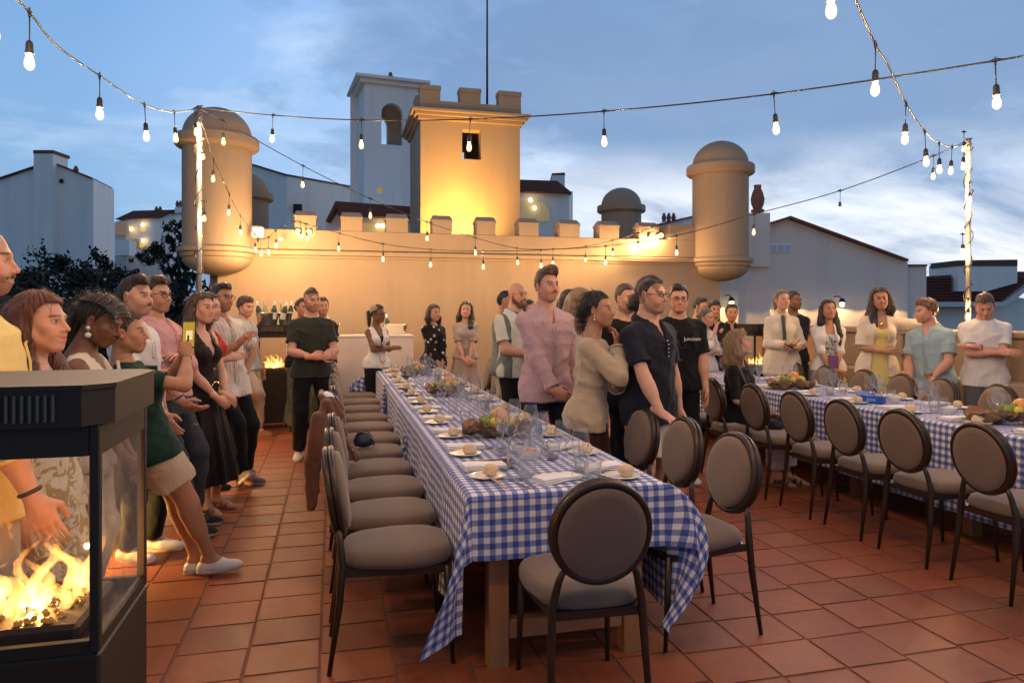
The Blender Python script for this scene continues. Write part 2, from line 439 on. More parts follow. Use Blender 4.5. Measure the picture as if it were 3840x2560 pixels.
for y in (12.9, 13.8, 14.7, 15.6):                      # battlements running back on the left
    MB().box(XL - .17, XL + .17, y - .2, y + .2, 2.882, 3.15, bev=.01).build('merlon', M_sand, cw)
MB().box(XL - .17, XL + .17, WY + .36, 17.3, -.3, 2.88).build('side_wall', M_sand, cw)
MB().box(XR - .17, XR + .17, WY + .36, 17.3, -3.5, 2.88).build('side_wall', M_sand, cw)
MB().box(XL + .18, XR - .18, WY + .36, 18, 2.2, 2.45).build('roof_deck', M_sand, cw)
def turret(x, y, label, bowl=True):
    t_ = thing('corner_turret', label, 'turret', (x, y, 0), group='round corner turrets of the castle')
    sharp(MB().lathe([(.515, 2.56), (.515, 4.12)], 40, cap=False).build('shaft', M_sand, t_))
    sharp(MB().lathe([(.515, 4.10), (.60, 4.125), (.625, 4.15), (.625, 4.27), (.61, 4.295), (.50, 4.31)], 40, cap=False).build('cap_ring', M_sand, t_), 30)
    MB().lathe([(.515 * math.cos(a), 4.305 + .46 * math.sin(a)) for a in [PI / 2 * i / 12 for i in range(13)]], 40, cap=False).build('dome', M_sand, t_)
    sharp(MB().lathe([(.50, 2.37), (.545, 2.40), (.555, 2.455), (.60, 2.475), (.60, 2.535), (.515, 2.57)], 40, cap=False).build('base_ring', M_sand, t_), 30)
    MB().lathe([(.0, 2.12)] + [(.52 * math.sin(a), 2.40 - .28 * math.cos(a)) for a in [PI / 2 * i / 10 for i in range(1, 11)]], 40, cap=False).build('bowl_corbel', M_sand, t_)
    return t_
turret(XL, WY, 'big domed turret on the left end of the castle wall, behind the light pole')
turret(XR, WY, 'big domed turret on the right end of the castle wall, beside the grey gable')
turret(-1.98, 17.4, 'far left domed turret half hidden behind the big left turret')
turret(7.25, 17.1, 'far domed turret rising behind the battlements at right')

# ---- square tower with window
def walls_with_hole(m, x0, x1, y0, y1, z0, z1, hx0, hx1, hz0, hz1):
    m.box(x0, hx0, y0, y1, z0, z1); m.box(hx1, x1, y0, y1, z0, z1)
    m.box(hx0, hx1, y0, y1, z0, hz0); m.box(hx0, hx1, y0, y1, hz1, z1)
TY = 15.0; tx0 = atY(1577, 800, TY).x; tx1 = atY(1950, 800, TY).x; tb = TY + 2.1
tw_ = thing('square_tower', 'square sandy tower with battlements, glowing from a lamp at its foot', 'tower', ((tx0 + tx1) / 2, TY + 1, 2.45))
off = Matrix.Translation(Vector((-(tx0 + tx1) / 2, -(TY + 1), -2.45)))
def tpart(m, name, mats): 
    m.v = [tuple(off @ Vector(v)) for v in m.v]; return m.build(name, mats, tw_)
wz0 = atY(1750, 597, TY).z; wz1 = atY(1750, 485, TY).z; wx0 = atY(1733, 500, TY).x; wx1 = atY(1804, 500, TY).x
m_ = MB(); walls_with_hole(m_, tx0, tx1, TY, TY + .3, 2.45, 5.72, wx0, wx1, wz0, wz1); tpart(m_, 'front_wall', M_sand)
bz0 = atY(1740, 640, tb - .3).z; bz1 = atY(1740, 562, tb - .3).z; bx0 = atY(1690, 500, tb - .3).x; bx1 = atY(1748, 500, tb - .3).x
m_ = MB(); walls_with_hole(m_, tx0, tx1, tb - .3, tb, 2.45, 5.72, bx0, bx1, bz0, bz1); tpart(m_, 'rear_wall', M_sand)
tpart(MB().box(tx0, tx0 + .25, TY + .302, tb - .302, 2.45, 5.72), 'side_wall', M_sand)
tpart(MB().box(tx1 - .25, tx1, TY + .302, tb - .302, 2.45, 5.72), 'side_wall', M_sand)
tpart(MB().box(tx0 - .06, tx1 + .06, TY - .06, tb + .06, 5.62, 5.70, bev=.01).box(tx0 - .13, tx1 + .13, TY - .13, tb + .13, 5.702, 5.77, bev=.01).box(tx0 - .20, tx1 + .20, TY - .20, tb + .20, 5.772, 5.84, bev=.01), 'cornice', M_sand)
m_ = MB(); e = .02
m_.box(tx0 - e, tx1 + e, TY - e, TY + .25, 5.842, 6.04); m_.box(tx0 - e, tx1 + e, tb - .25, tb + e, 5.842, 6.04)
m_.box(tx0 - e, tx0 + .25, TY + .252, tb - .252, 5.842, 6.04); m_.box(tx1 - .25, tx1 + e, TY + .252, tb - .252, 5.842, 6.04)
tpart(m_, 'parapet', M_sand)
for a, b_ in ((1575, 1651), (1724, 1802), (1870, 1953)):
    x0 = atY(a, 300, TY).x; x1 = atY(b_, 300, TY).x
    for y0 in (TY - e, tb - .25):
        tpart(MB().box(x0, x1, y0, y0 + .27, 6.042, 6.26, bev=.006).box(x0 - .015, x1 + .015, y0 - .015, y0 + .285, 6.262, 6.36, bev=.012), 'merlon', M_sand)
for x0 in (tx0 - e, tx1 - .25):
    tpart(MB().box(x0, x0 + .27, TY + .75, TY + 1.25, 6.042, 6.36, bev=.01), 'merlon', M_sand)
tpart(MB().box(tx0 + .3, tx0 + .55, TY + .05, TY + .06, 4.4, 4.4001), 'scar', M_sand) if False else None
p = atY(1827, 380, TY + .9)
fp = MB().tube([(p.x, p.y, 5.9), (p.x, p.y, 10.5)], [.028, .016], 8).build('flagpole', M_bronze)
tag(fp, 'thin bare flagpole rising from the square tower', 'flagpole')
# uplight at the tower's foot
def spot(name, loc, target, power, size=120, color=WARM, blend=.8, radius=.08, parent=None):
    l = bpy.data.lights.new(name, 'SPOT'); l.energy = power; l.spot_size = rad(size); l.spot_blend = blend; l.color = color; l.shadow_soft_size = radius
    o = link(name, l, parent); d = Vector(target) - Vector(loc); o.location = loc; o.rotation_euler = d.to_track_quat('-Z', 'Y').to_euler(); return o
def point(name, loc, power, color=WARM, radius=.03, parent=None):
    l = bpy.data.lights.new(name, 'POINT'); l.energy = power; l.color = color; l.shadow_soft_size = radius
    o = link(name, l, parent); o.location = loc; return o
p = atY(1745, 860, TY - 1.1)
ul = thing('floodlight', 'floodlight on the roof deck shining up the square tower', 'floodlight', (p.x, p.y, 2.45))
MB().box(-.12, .12, -.07, .07, 0, .10, bev=.01).build('lamp_body', M_blackm, ul)
MB().box(-.10, .10, -.05, .05, .101, .108).build('lamp_lens', emit('flood_lens', WARM, 30), ul)
spot('lamp_light', (0, .02, .13), (0.0, 1.0, 1.05), 1500, 110, (1, .52, .11), 1.0, .10, ul)

# ---- white bell tower behind
bt = thing('bell_tower', 'white bell tower with an arched opening and a small finial', 'tower', atY(1366, 900, 22), rad(6)); bt.location.z = 2.0
Bw = 1.72
def bz(y): return atY(1400, y, 22).z - 2.0
z_top = bz(300); a0, a1 = .52, 1.18; az0, az1 = bz(537), bz(420); zb = -5
m_ = MB()
def arch_wall(m, y0, y1, x0=0.0, x1=Bw):
    m.box(x0, a0, y0, y1, zb, z_top); m.box(a1, x1, y0, y1, zb, z_top); m.box(a0, a1, y0, y1, zb, az0)
    n = 12; r = (a1 - a0) / 2; cx_ = (a0 + a1) / 2
    for i in range(n):
        t0, t1 = PI - PI * i / n, PI - PI * (i + 1) / n
        p0 = (cx_ + r * math.cos(t0), az1 + r * math.sin(t0)); p1 = (cx_ + r * math.cos(t1), az1 + r * math.sin(t1))
        m.prism([p0, p1, (p1[0], z_top), (p0[0], z_top)], y0, y1)
arch_wall(m_, 0, .22); m_.build('front_wall', M_white, bt)
m_ = MB(); arch_wall(m_, 1.5, 1.72); o = m_.build('rear_wall', M_white, bt); o.location.x = -.20
m_ = MB().box(0, .2, .222, 1.498, zb, z_top).build('side_wall', M_white, bt)
m_ = MB().box(Bw - .2, Bw, .222, 1.498, zb, z_top).build('side_wall', M_dark, bt)  # shade inside the belfry put into this wall's dark colour
MB().box(-.28, Bw + .28, -.28, 2.0, z_top, z_top + .09, bev=.01).box(-.14, Bw + .14, -.14, 1.86, z_top - .12, z_top - .002, bev=.01).build('roof', M_white, bt)
sharp(MB().lathe([(.06, 0), (.05, .1), (.035, .2), (.10, .26), (.15, .33), (.06, .38), (.06, .46), (0, .5)], 12, (.95, .8, z_top + .09)).build('finial', M_terra, bt))
fw = MB().box(.30, .62, -.03, -.002, bz(732), bz(692)).build('window', M_white, bt)
MB().box(.38, .54, -.036, -.031, bz(722), bz(702)).build('pane', mat('lit_pane', (.2, .16, .05), .3, emis=(1, .7, .2), estr=.25), fw)

# ---- houses: outline surveyed at its own distance, real thickness behind
def house(name, label, cat, top, zbot, depth, wall, roof=None, over=.0, kids=()):
    pts = [at(x, y, Z) for x, y, Z in top]; n = len(pts); mx_ = sum(q[0] for q in top) / n; e_ = at(top[-1][0] if mx_ < 1920 else top[0][0], 1172, 1.0); back = Vector((e_.x, e_.y, 0)).normalized() * depth
    h_ = thing(name, label, cat, (pts[0].x, pts[0].y, zbot)); o0 = h_.location.copy()
    v = [p - o0 for p in pts] + [Vector((p.x, p.y, zbot)) - o0 for p in pts] + [p + back - o0 for p in pts] + [Vector((p.x, p.y, zbot)) + back - o0 for p in pts]
    f = []
    for i in range(n - 1):
        f += [(n + i, n + i + 1, i + 1, i), (2 * n + i, 2 * n + i + 1, 3 * n + i + 1, 3 * n + i), (i, i + 1, 2 * n + i + 1, 2 * n + i)]
    f += [(n, 0, 2 * n, 3 * n), (n - 1, 2 * n - 1, 4 * n - 1, 3 * n - 1)]
    MB().add(v, f).build('wall', wall, h_)
    if roof:
        u = Vector((0, 0, .028 * pts[0].dot(FWD) / 14)); fo = -FWD * .12
        vv = []
        for p in pts: q = p - o0; vv += [q + fo + Vector((0, 0, .003)), q + fo + u, q + back + u, q + back + Vector((0, 0, .003))]
        ff = []
        for i in range(n - 1):
            a, b_ = 4 * i, 4 * i + 4
            ff += [(a, b_, b_ + 1, a + 1), (a + 1, b_ + 1, b_ + 2, a + 2), (a + 3, a + 2, b_ + 2, b_ + 3), (a, a + 3, b_ + 3, b_)]
        ff += [(0, 1, 2, 3), (4 * n - 4, 4 * n - 1, 4 * n - 2, 4 * n - 3)]
        MB().add(vv, ff).build('roof', roof, h_)
    return h_
def on(h_, name, quad, Z, thick, m, proud=.03):
    """a piece fixed on a facade, outline surveyed at distance Z"""
    p = [at(x, y, Z - proud) for x, y in quad]; n = len(p); o0 = h_.location; b_ = FWD * thick
    v = [q - o0 for q in p] + [q + b_ - o0 for q in p]
    f = [tuple(range(n))[::-1], tuple(range(n, 2 * n))] + [(i, (i + 1) % n, (i + 1) % n + n, i + n) for i in range(n)]
    return MB().add(v, f).build(name, m, h_)
def pot(h_, x, ybase, Z, hgt, r, name='chimney_pot'):
    p = at(x, ybase, Z) - h_.location
    return sharp(MB().lathe([(r * .9, 0), (r, .08 * hgt), (r * .62, .12 * hgt), (r * .9, .3 * hgt), (r, .48 * hgt), (r * .8, .7 * hgt), (r * .5, .88 * hgt), (r * .56, hgt), (r * .3, hgt)], 14, p).build(name, M_terra, h_), 35)
h1 = house('white_house', 'tall white gabled house with broad flat chimney at far left', 'house', [(-420, 800, 27), (-60, 690, 27), (0, 674, 27), (126, 632, 27), (200, 612, 27), (350, 672, 27), (428, 711, 29.5)], -1.5, 9, M_white, M_roof)
on(h1, 'chimney', [(126, 1100), (198, 1100), (198, 575), (126, 575)], 27, .9, M_white, .35)
on(h1, 'chimney_cap', [(124, 575), (200, 575), (200, 563), (124, 563)], 27, 1.0, M_roof, .37)
p = at(230, 679, 26.95) - h1.location
MB().add([p + RGT * .09 * math.cos(2 * PI * i / 16) + Vector((0, 0, .09 * math.sin(2 * PI * i / 16))) for i in range(16)], [tuple(range(16))]).build('round_vent', M_dark, h1)
pot(h1, 285, 650, 27.4, .28, .1)
h2 = house('white_house', 'small white house with lit arched balconies on the hill at left', 'house', [(436, 830, 46), (520, 818, 46), (586, 815, 46), (640, 790, 46), (706, 800, 48)], 0, 6, M_white)
on(h2, 'roof', [(430, 822), (592, 816), (655, 786), (500, 790)], 46, 4.5, M_roof, .3)
pot(h2, 587, 800, 46.5, .45, .13); pot(h2, 601, 800, 46.5, .45, .13)
on(h2, 'chimney', [(655, 800), (688, 795), (688, 775), (655, 778)], 46, .8, M_white, .2)
pot(h2, 665, 776, 46, .4, .12); pot(h2, 677, 776, 46, .4, .12)
M_lit = mat('lit_loggia', (.5, .33, .14), .8, emis=(1, .60, .18), estr=.55)  # lamplight on the loggia walls is put in as emission
on(h2, 'loggia', [(476, 868), (505, 870), (505, 852), (492, 844), (476, 846)], 46, .05, M_lit, .04)
on(h2, 'loggia', [(524, 868), (546, 868), (546, 848), (540, 838), (530, 838), (524, 848)], 46, .05, M_lit, .04)
on(h2, 'loggia', [(524, 928), (548, 928), (548, 910), (541, 900), (530, 900), (524, 910)], 46, .05, M_lit, .04)
on(h2, 'loggia', [(486, 925), (522, 930), (522, 898), (505, 895), (486, 915)], 46, .05, mat('loggia_soft_glow', (.34, .25, .15), .8, emis=(1, .6, .2), estr=.10), .04)  # dimmer lamplight, also emitted by the panel itself
for q in ((492, 859), (535, 843), (536, 902)):
    MB().ball(at(q[0], q[1], 45.8) - h2.location, .10, seg=8, rings=6).build('lamp', emit('house_lamp', (1, .75, .35), 9), h2)
h2b = house('white_house', 'pale balcony wing between the two white houses at left', 'house', [(429, 832, 42), (472, 832, 42)], -1, 5, M_grey)
on(h2b, 'balcony', [(429, 958), (484, 958), (484, 900), (429, 900)], 42, .8, M_white, .9)
on(h2b, 'balcony', [(431, 880), (476, 880), (470, 834), (431, 834)], 42, .3, mat('wall_glow', (.45, .3, .2), .8, emis=(1, .55, .2), estr=.10), .32)  # lamplit wall: its glow is emitted by the material
h3 = house('white_house', 'blue grey house with a falling roof line behind the left turret', 'house', [(935, 617, 23), (1075, 660, 22), (1345, 708, 26)], -1, 5, M_white, M_roof)
on(h3, 'window', [(1099, 800), (1130, 800), (1130, 765), (1099, 765)], 22.4, .1, M_dark, .25)
h4 = house('white_house', 'low house with dark roof between the battlements and bell tower', 'house', [(1222, 828, 19.5), (1258, 755, 19.5), (1300, 770, 19.5), (1560, 790, 19.5)], 0, 3, M_white)
on(h4, 'roof', [(1268, 806), (1550, 818), (1550, 775), (1258, 754)], 19.5, .5, M_roof, .35)
on(h4, 'gable_edge', [(1220, 830), (1230, 832), (1270, 764), (1258, 754)], 19.5, .5, M_roof, .30)
on(h4, 'loggia', [(1262, 870), (1450, 870), (1440, 846), (1400, 836), (1330, 836), (1290, 845)], 19.5, .1, mat('loggia_glow', (.5, .34, .16), .8, emis=(1, .6, .2), estr=.30), .06)
for x in (1417, 1436): MB().ball(at(x, 847, 19.3) - h4.location, .06, seg=8, rings=6).build('lamp', emit('house_lamp', (1, .75, .35), 9), h4)
h5 = house('white_house', 'white house with dark roof and lit arch right of the square tower', 'house', [(1900, 690, 24), (2134, 720, 24), (2148, 716, 26)], 0, 5, M_white)
on(h5, 'roof', [(1900, 716), (2145, 722), (2090, 678), (1900, 672)], 24, 2, M_roof, .3)
on(h5, 'chimney', [(2070, 700), (2118, 715), (2118, 655), (2070, 655)], 24.5, 1, M_white, .5)
on(h5, 'chimney_cap', [(2068, 656), (2120, 656), (2118, 647), (2070, 650)], 24.5, 1, M_roof, .52)
on(h5, 'loggia', [(1952, 830), (2060, 830), (2060, 785), (2040, 760), (2000, 748), (1952, 755)], 24, .1, mat('arch_glow', (.40, .34, .22), .8, emis=(1, .72, .32), estr=.16), .05)
for x, y in ((2004, 780), (1990, 750)): MB().ball(at(x, y, 23.8) - h5.location, .07, seg=8, rings=6).build('lamp', emit('house_lamp', (1, .75, .35), 9), h5)
h8 = house('white_house', 'dark roof with three chimney pots behind the right battlements', 'house', [(2460, 850, 21), (2500, 838, 21), (2600, 815, 21)], 0, 3, M_white, M_roof)
for x in (2490, 2508, 2526): pot(h8, x, 832, 21.2, .26, .07)
h6 = house('grey_house', 'wide grey gable wall with wall lamps behind the right parapet', 'house', [(2700, 838, 16), (2770, 838, 16), (2888, 836, 16), (2889, 840, 16.2), (2965, 817, 16.2), (3404, 975, 16.2)], -3.4, 6, M_grey, None)
on(h6, 'verge', [(2886, 843), (2965, 819), (3408, 978), (3408, 971), (2965, 809), (2886, 834)], 16.2, .3, M_roof, .18)
on(h6, 'wing', [(3404, 1500), (3474, 1500), (3474, 998), (3404, 998)], 16.4, 2, M_grey, .1)
on(h6, 'wing_coping', [(3404, 998), (3478, 998), (3478, 991), (3404, 991)], 16.4, 2, M_roof, .16)
on(h6, 'chimney_block', [(2802, 1000), (2888, 1000), (2888, 798), (2802, 798)], 16, .8, M_grey, .15)
pot(h6, 2841, 796, 16.2, .62, .155)
pn = on(h6, 'vent_panel', [(2890, 946), (2966, 946), (2966, 914), (2890, 914)], 16.2, .06, mat('vent_white', (.75, .77, .85), .5), .04)
for a in (2894, 2919, 2944):
    on(h6, 'vent_opening', [(a, 943), (a + 20, 943), (a + 20, 918), (a, 918)], 16.2, .02, mat('vent_grey', (.45, .48, .60), .6), .05)
on(h6, 'return_wall', [(2700, 1400), (2768, 1400), (2768, 800), (2700, 800)], 15.6, .5, M_grey, 0)
h7 = house('tiled_house', 'house with dark red tiled roof and boxy chimney at far right', 'house', [(3476, 1050, 21), (3900, 1130, 21)], -3, 3, M_white)
rf = on(h7, 'roof', [(3460, 1130), (3770, 1130), (3860, 1055), (3900, 1018), (3770, 1018), (3470, 1036)], 20.5, .6, M_roof, 0)
for k in range(9):
    y = 1040 + k * 11
    on(h7, 'tile_row', [(3472, y + 4), (3850 - k * 11, y + 4), (3850 - k * 11, y), (3472, y)], 20.42, .1, M_roof, .02)
on(h7, 'fascia', [(3470, 1150), (3775, 1150), (3900, 1050), (3900, 1034), (3765, 1132), (3470, 1132)], 20.3, .3, M_grey, 0)
on(h7, 'chimney', [(3592, 1092), (3700, 1092), (3815, 1060), (3815, 985), (3592, 985)], 20.2, 1.4, M_white, 0)
on(h7, 'chimney_cap', [(3590, 997), (3816, 997), (3816, 973), (3590, 976)], 20.2, 1.3, mat('brown_cap', (.10, .06, .05), .8), .03)
# wall lamps
def sconce(x, y, Z, label):
    p = at(x, y, Z - .30)
    s_ = thing('wall_lamp', label, 'wall lamp', p, group='warm wall lamps on the grey gable')
    MB().tube([(FWD * .30 + Vector((-.05, 0, .16))), FWD * .12 + Vector((-.03, 0, .17)), Vector((0, 0, .10))], .012, 6).build('bracket', M_bronze, s_)
    sharp(MB().lathe([(.03, .12), (.045, .10), (.06, .06), (.075, .02), (.07, .02), (.05, .07), (.03, .10)], 16, cap=False).build('shade', M_bronze, s_))
    MB().ball((0, 0, -.01), (.05, .05, .06), seg=10, rings=8).build('bulb', emit('sconce_bulb', (1, .74, .36), 16), s_)
    spot('lamp_light', (0, 0, -.06), (0, .12, -1), 60, 162, (1, .60, .22), .2, .03, s_)
sconce(2743, 1134, 15.6, 'wall lamp in the corner beside the castle wall, above the staff')
sconce(2978, 1136, 16.2, 'wall lamp beside the woman in the cream jacket')
sconce(3158, 1138, 16.2, 'wall lamp above the woman with long black hair')
sconce(3340, 1138, 16.2, 'wall lamp half hidden behind the woman in the cream shawl')

# ---- trees
M_leaf = mat('dark_leaf', (.014, .017, .008), .6, var=.45, vscale=1.1, spec=.3)
M_leaf2 = mat('olive_leaf', (.022, .026, .013), .6, var=.4, vscale=1.5, spec=.3)
M_bark = mat('bark', (.06, .045, .032), .9, var=.3, vscale=6)
def tree(label, base, hgt, blobs, nleaf, lsize, seed, lm=M_leaf, name='tree', group='trees on the slope at left', trunk=True):
    r = np.random.default_rng(seed)
    t_ = thing(name, label, 'tree', base, group=group)
    if trunk:
        m = MB(); m.tube([(0, 0, -1), (.04, 0, hgt * .35), (-.05, .04, hgt * .75)], [.06 * hgt * .5, .035 * hgt * .5, .01 * hgt], 8)
        for (bx, by, bz_), br in blobs: m.tube([(0, 0, hgt * .3), (bx * .5, by * .5, (hgt * .3 + bz_) / 2), (bx, by, bz_)], [.02 * hgt, .013 * hgt, .004 * hgt], 6)
        m.build('trunk', M_bark, t_)
    P = []
    w = np.array([(b if np.isscalar(b) else b[0]) ** 2 for _, b in blobs], float); w /= w.sum()
    for (c, b_), k in zip(blobs, (w * nleaf).astype(int)):
        # clumps on the blob
        nc = max(6, k // 45); u = r.normal(size=(nc, 3)); u /= np.linalg.norm(u, axis=1)[:, None]
        rr = r.uniform(.45, 1.03, nc) ** .6
        bb = np.array((b_, b_, b_ * .8)) if np.isscalar(b_) else np.array(b_)
        cc = np.array(c) + u * rr[:, None] * bb
        idx = r.integers(nc, size=k)
        P.append(cc[idx] + r.normal(size=(k, 3)) * bb.mean() * .13)
    P = np.concatenate(P); n = len(P)
    d1 = r.normal(size=(n, 3)); d1 /= np.linalg.norm(d1, axis=1)[:, None]
    d2 = r.normal(size=(n, 3)); d2 -= (d2 * d1).sum(1)[:, None] * d1; d2 /= np.linalg.norm(d2, axis=1)[:, None]
    s_ = lsize * r.uniform(.6, 1.3, n)[:, None]
    V = np.stack([P - d1 * s_, P + d2 * s_ * .45, P + d1 * s_, P - d2 * s_ * .45], 1).reshape(-1, 3)
    me = mesh_np('crown', V, np.arange(4 * n).reshape(n, 4), False); me.materials.append(lm); link('crown', me, t_)
    return t_
b0 = at(290, 1200, 17); b0.z = -2
tree('broad dark tree in front of the tall white house', b0, 4.5, [((-.6, 0, 4.2), .95), ((.5, .3, 4.0), .9), ((0, -.3, 3.4), 1.3), ((-1.0, .2, 3.2), .8), ((1.0, 0, 3.2), .8), ((.1, .2, 4.7), .6)], 9000, .065, 1)
b0 = at(520, 1200, 16); b0.z = -2
tree('dark tree below the lit balconies, right of the broad tree', b0, 4.2, [((-.4, 0, 3.9), .8), ((.4, .3, 3.6), .9), ((0, -.3, 3.0), 1.2), ((1.0, .2, 3.2), .8), ((-.9, 0, 3.3), .6)], 8000, .065, 2)
b0 = at(30, 1350, 13); b0.z = -2
tree('dark bush low down behind the man in yellow', b0, 3, [((0, 0, 2.9), .85), ((.6, .3, 2.6), .8), ((-.7, 0, 2.7), .8), ((.2, 0, 1.9), 1.1), ((1.2, .2, 1.8), .8)], 7000, .06, 3)
b0 = at(760, 1200, 13.5); b0.z = -2
tree('dark shrubbery under the big left turret', b0, 3.4, [((0, 0, 3.3), .9), ((-.8, .3, 3.3), .8), ((.8, 0, 3.2), .8), ((-.2, 0, 2.2), 1.2), ((1.0, .2, 2.1), .9)], 8000, .06, 4)
b0 = at(330, 1350, 13.5); b0.z = -2
tree('dark hedge mass behind the women at left', b0, 3, [((0, 0, 2.6), .9), ((.9, .3, 2.6), .8), ((-.9, 0, 2.4), .8), ((1.8, 0, 2.5), .7)], 7000, .06, 5)
b0 = at(672, 950, 26); b0.z = .5
tree('airy olive tree beside the light pole', b0, 4.4, [((0, 0, 4.0), .55), ((-.55, .2, 3.35), .5), ((.3, .2, 3.3), .55), ((-.15, 0, 2.7), .45), ((.5, 0, 4.3), .5), ((.3, .1, 2.3), .5), ((.55, 0, 2.8), .5), ((-.8, 0, 3.2), .22)], 3600, .085, 6, M_leaf2)
for x, y, Z, lb, s in ((162, 1000, 22, 'slim dark cypress against the tall white house', 7), (609, 935, 38, 'slim dark cypress by the small white house', 8)):
    b0 = at(x, y, Z)
    b0.z -= .6; tree(lb, b0, 1.4, [((0, 0, .2 + .22 * k), (.20 - .028 * k, .20 - .028 * k, .26)) for k in range(6)], 1800, .04, s, M_leaf, 'cypress', 'cypresses', False)
b0 = at(580, 960, 40); b0.z -= .3
tree('low round bush by the small white house', b0, 1, [((0, 0, .3), (.9, .6, .45)), ((-.7, 0, .1), (.7, .5, .3))], 1500, .07, 9, M_leaf, 'shrub', 'shrubs', False)
tl = MB(); 
for x0, x1, y0, y1, Z in ((0, 150, 1015, 1200, 20),):
    a = at(x0, y1, Z); b_ = at(x1, y0, Z); tl.add([a, at(x1, y1, Z), b_, at(x0, y0, Z), a + FWD * .4, at(x1, y1, Z) + FWD * .4, b_ + FWD * .4, at(x0, y0, Z) + FWD * .4], [(0, 1, 2, 3), (3, 2, 6, 7), (1, 5, 6, 2), (0, 3, 7, 4), (4, 7, 6, 5)])
tag(tl.build('garden_wall', M_earth), 'reddish garden walls terracing the slope at left', 'garden wall')
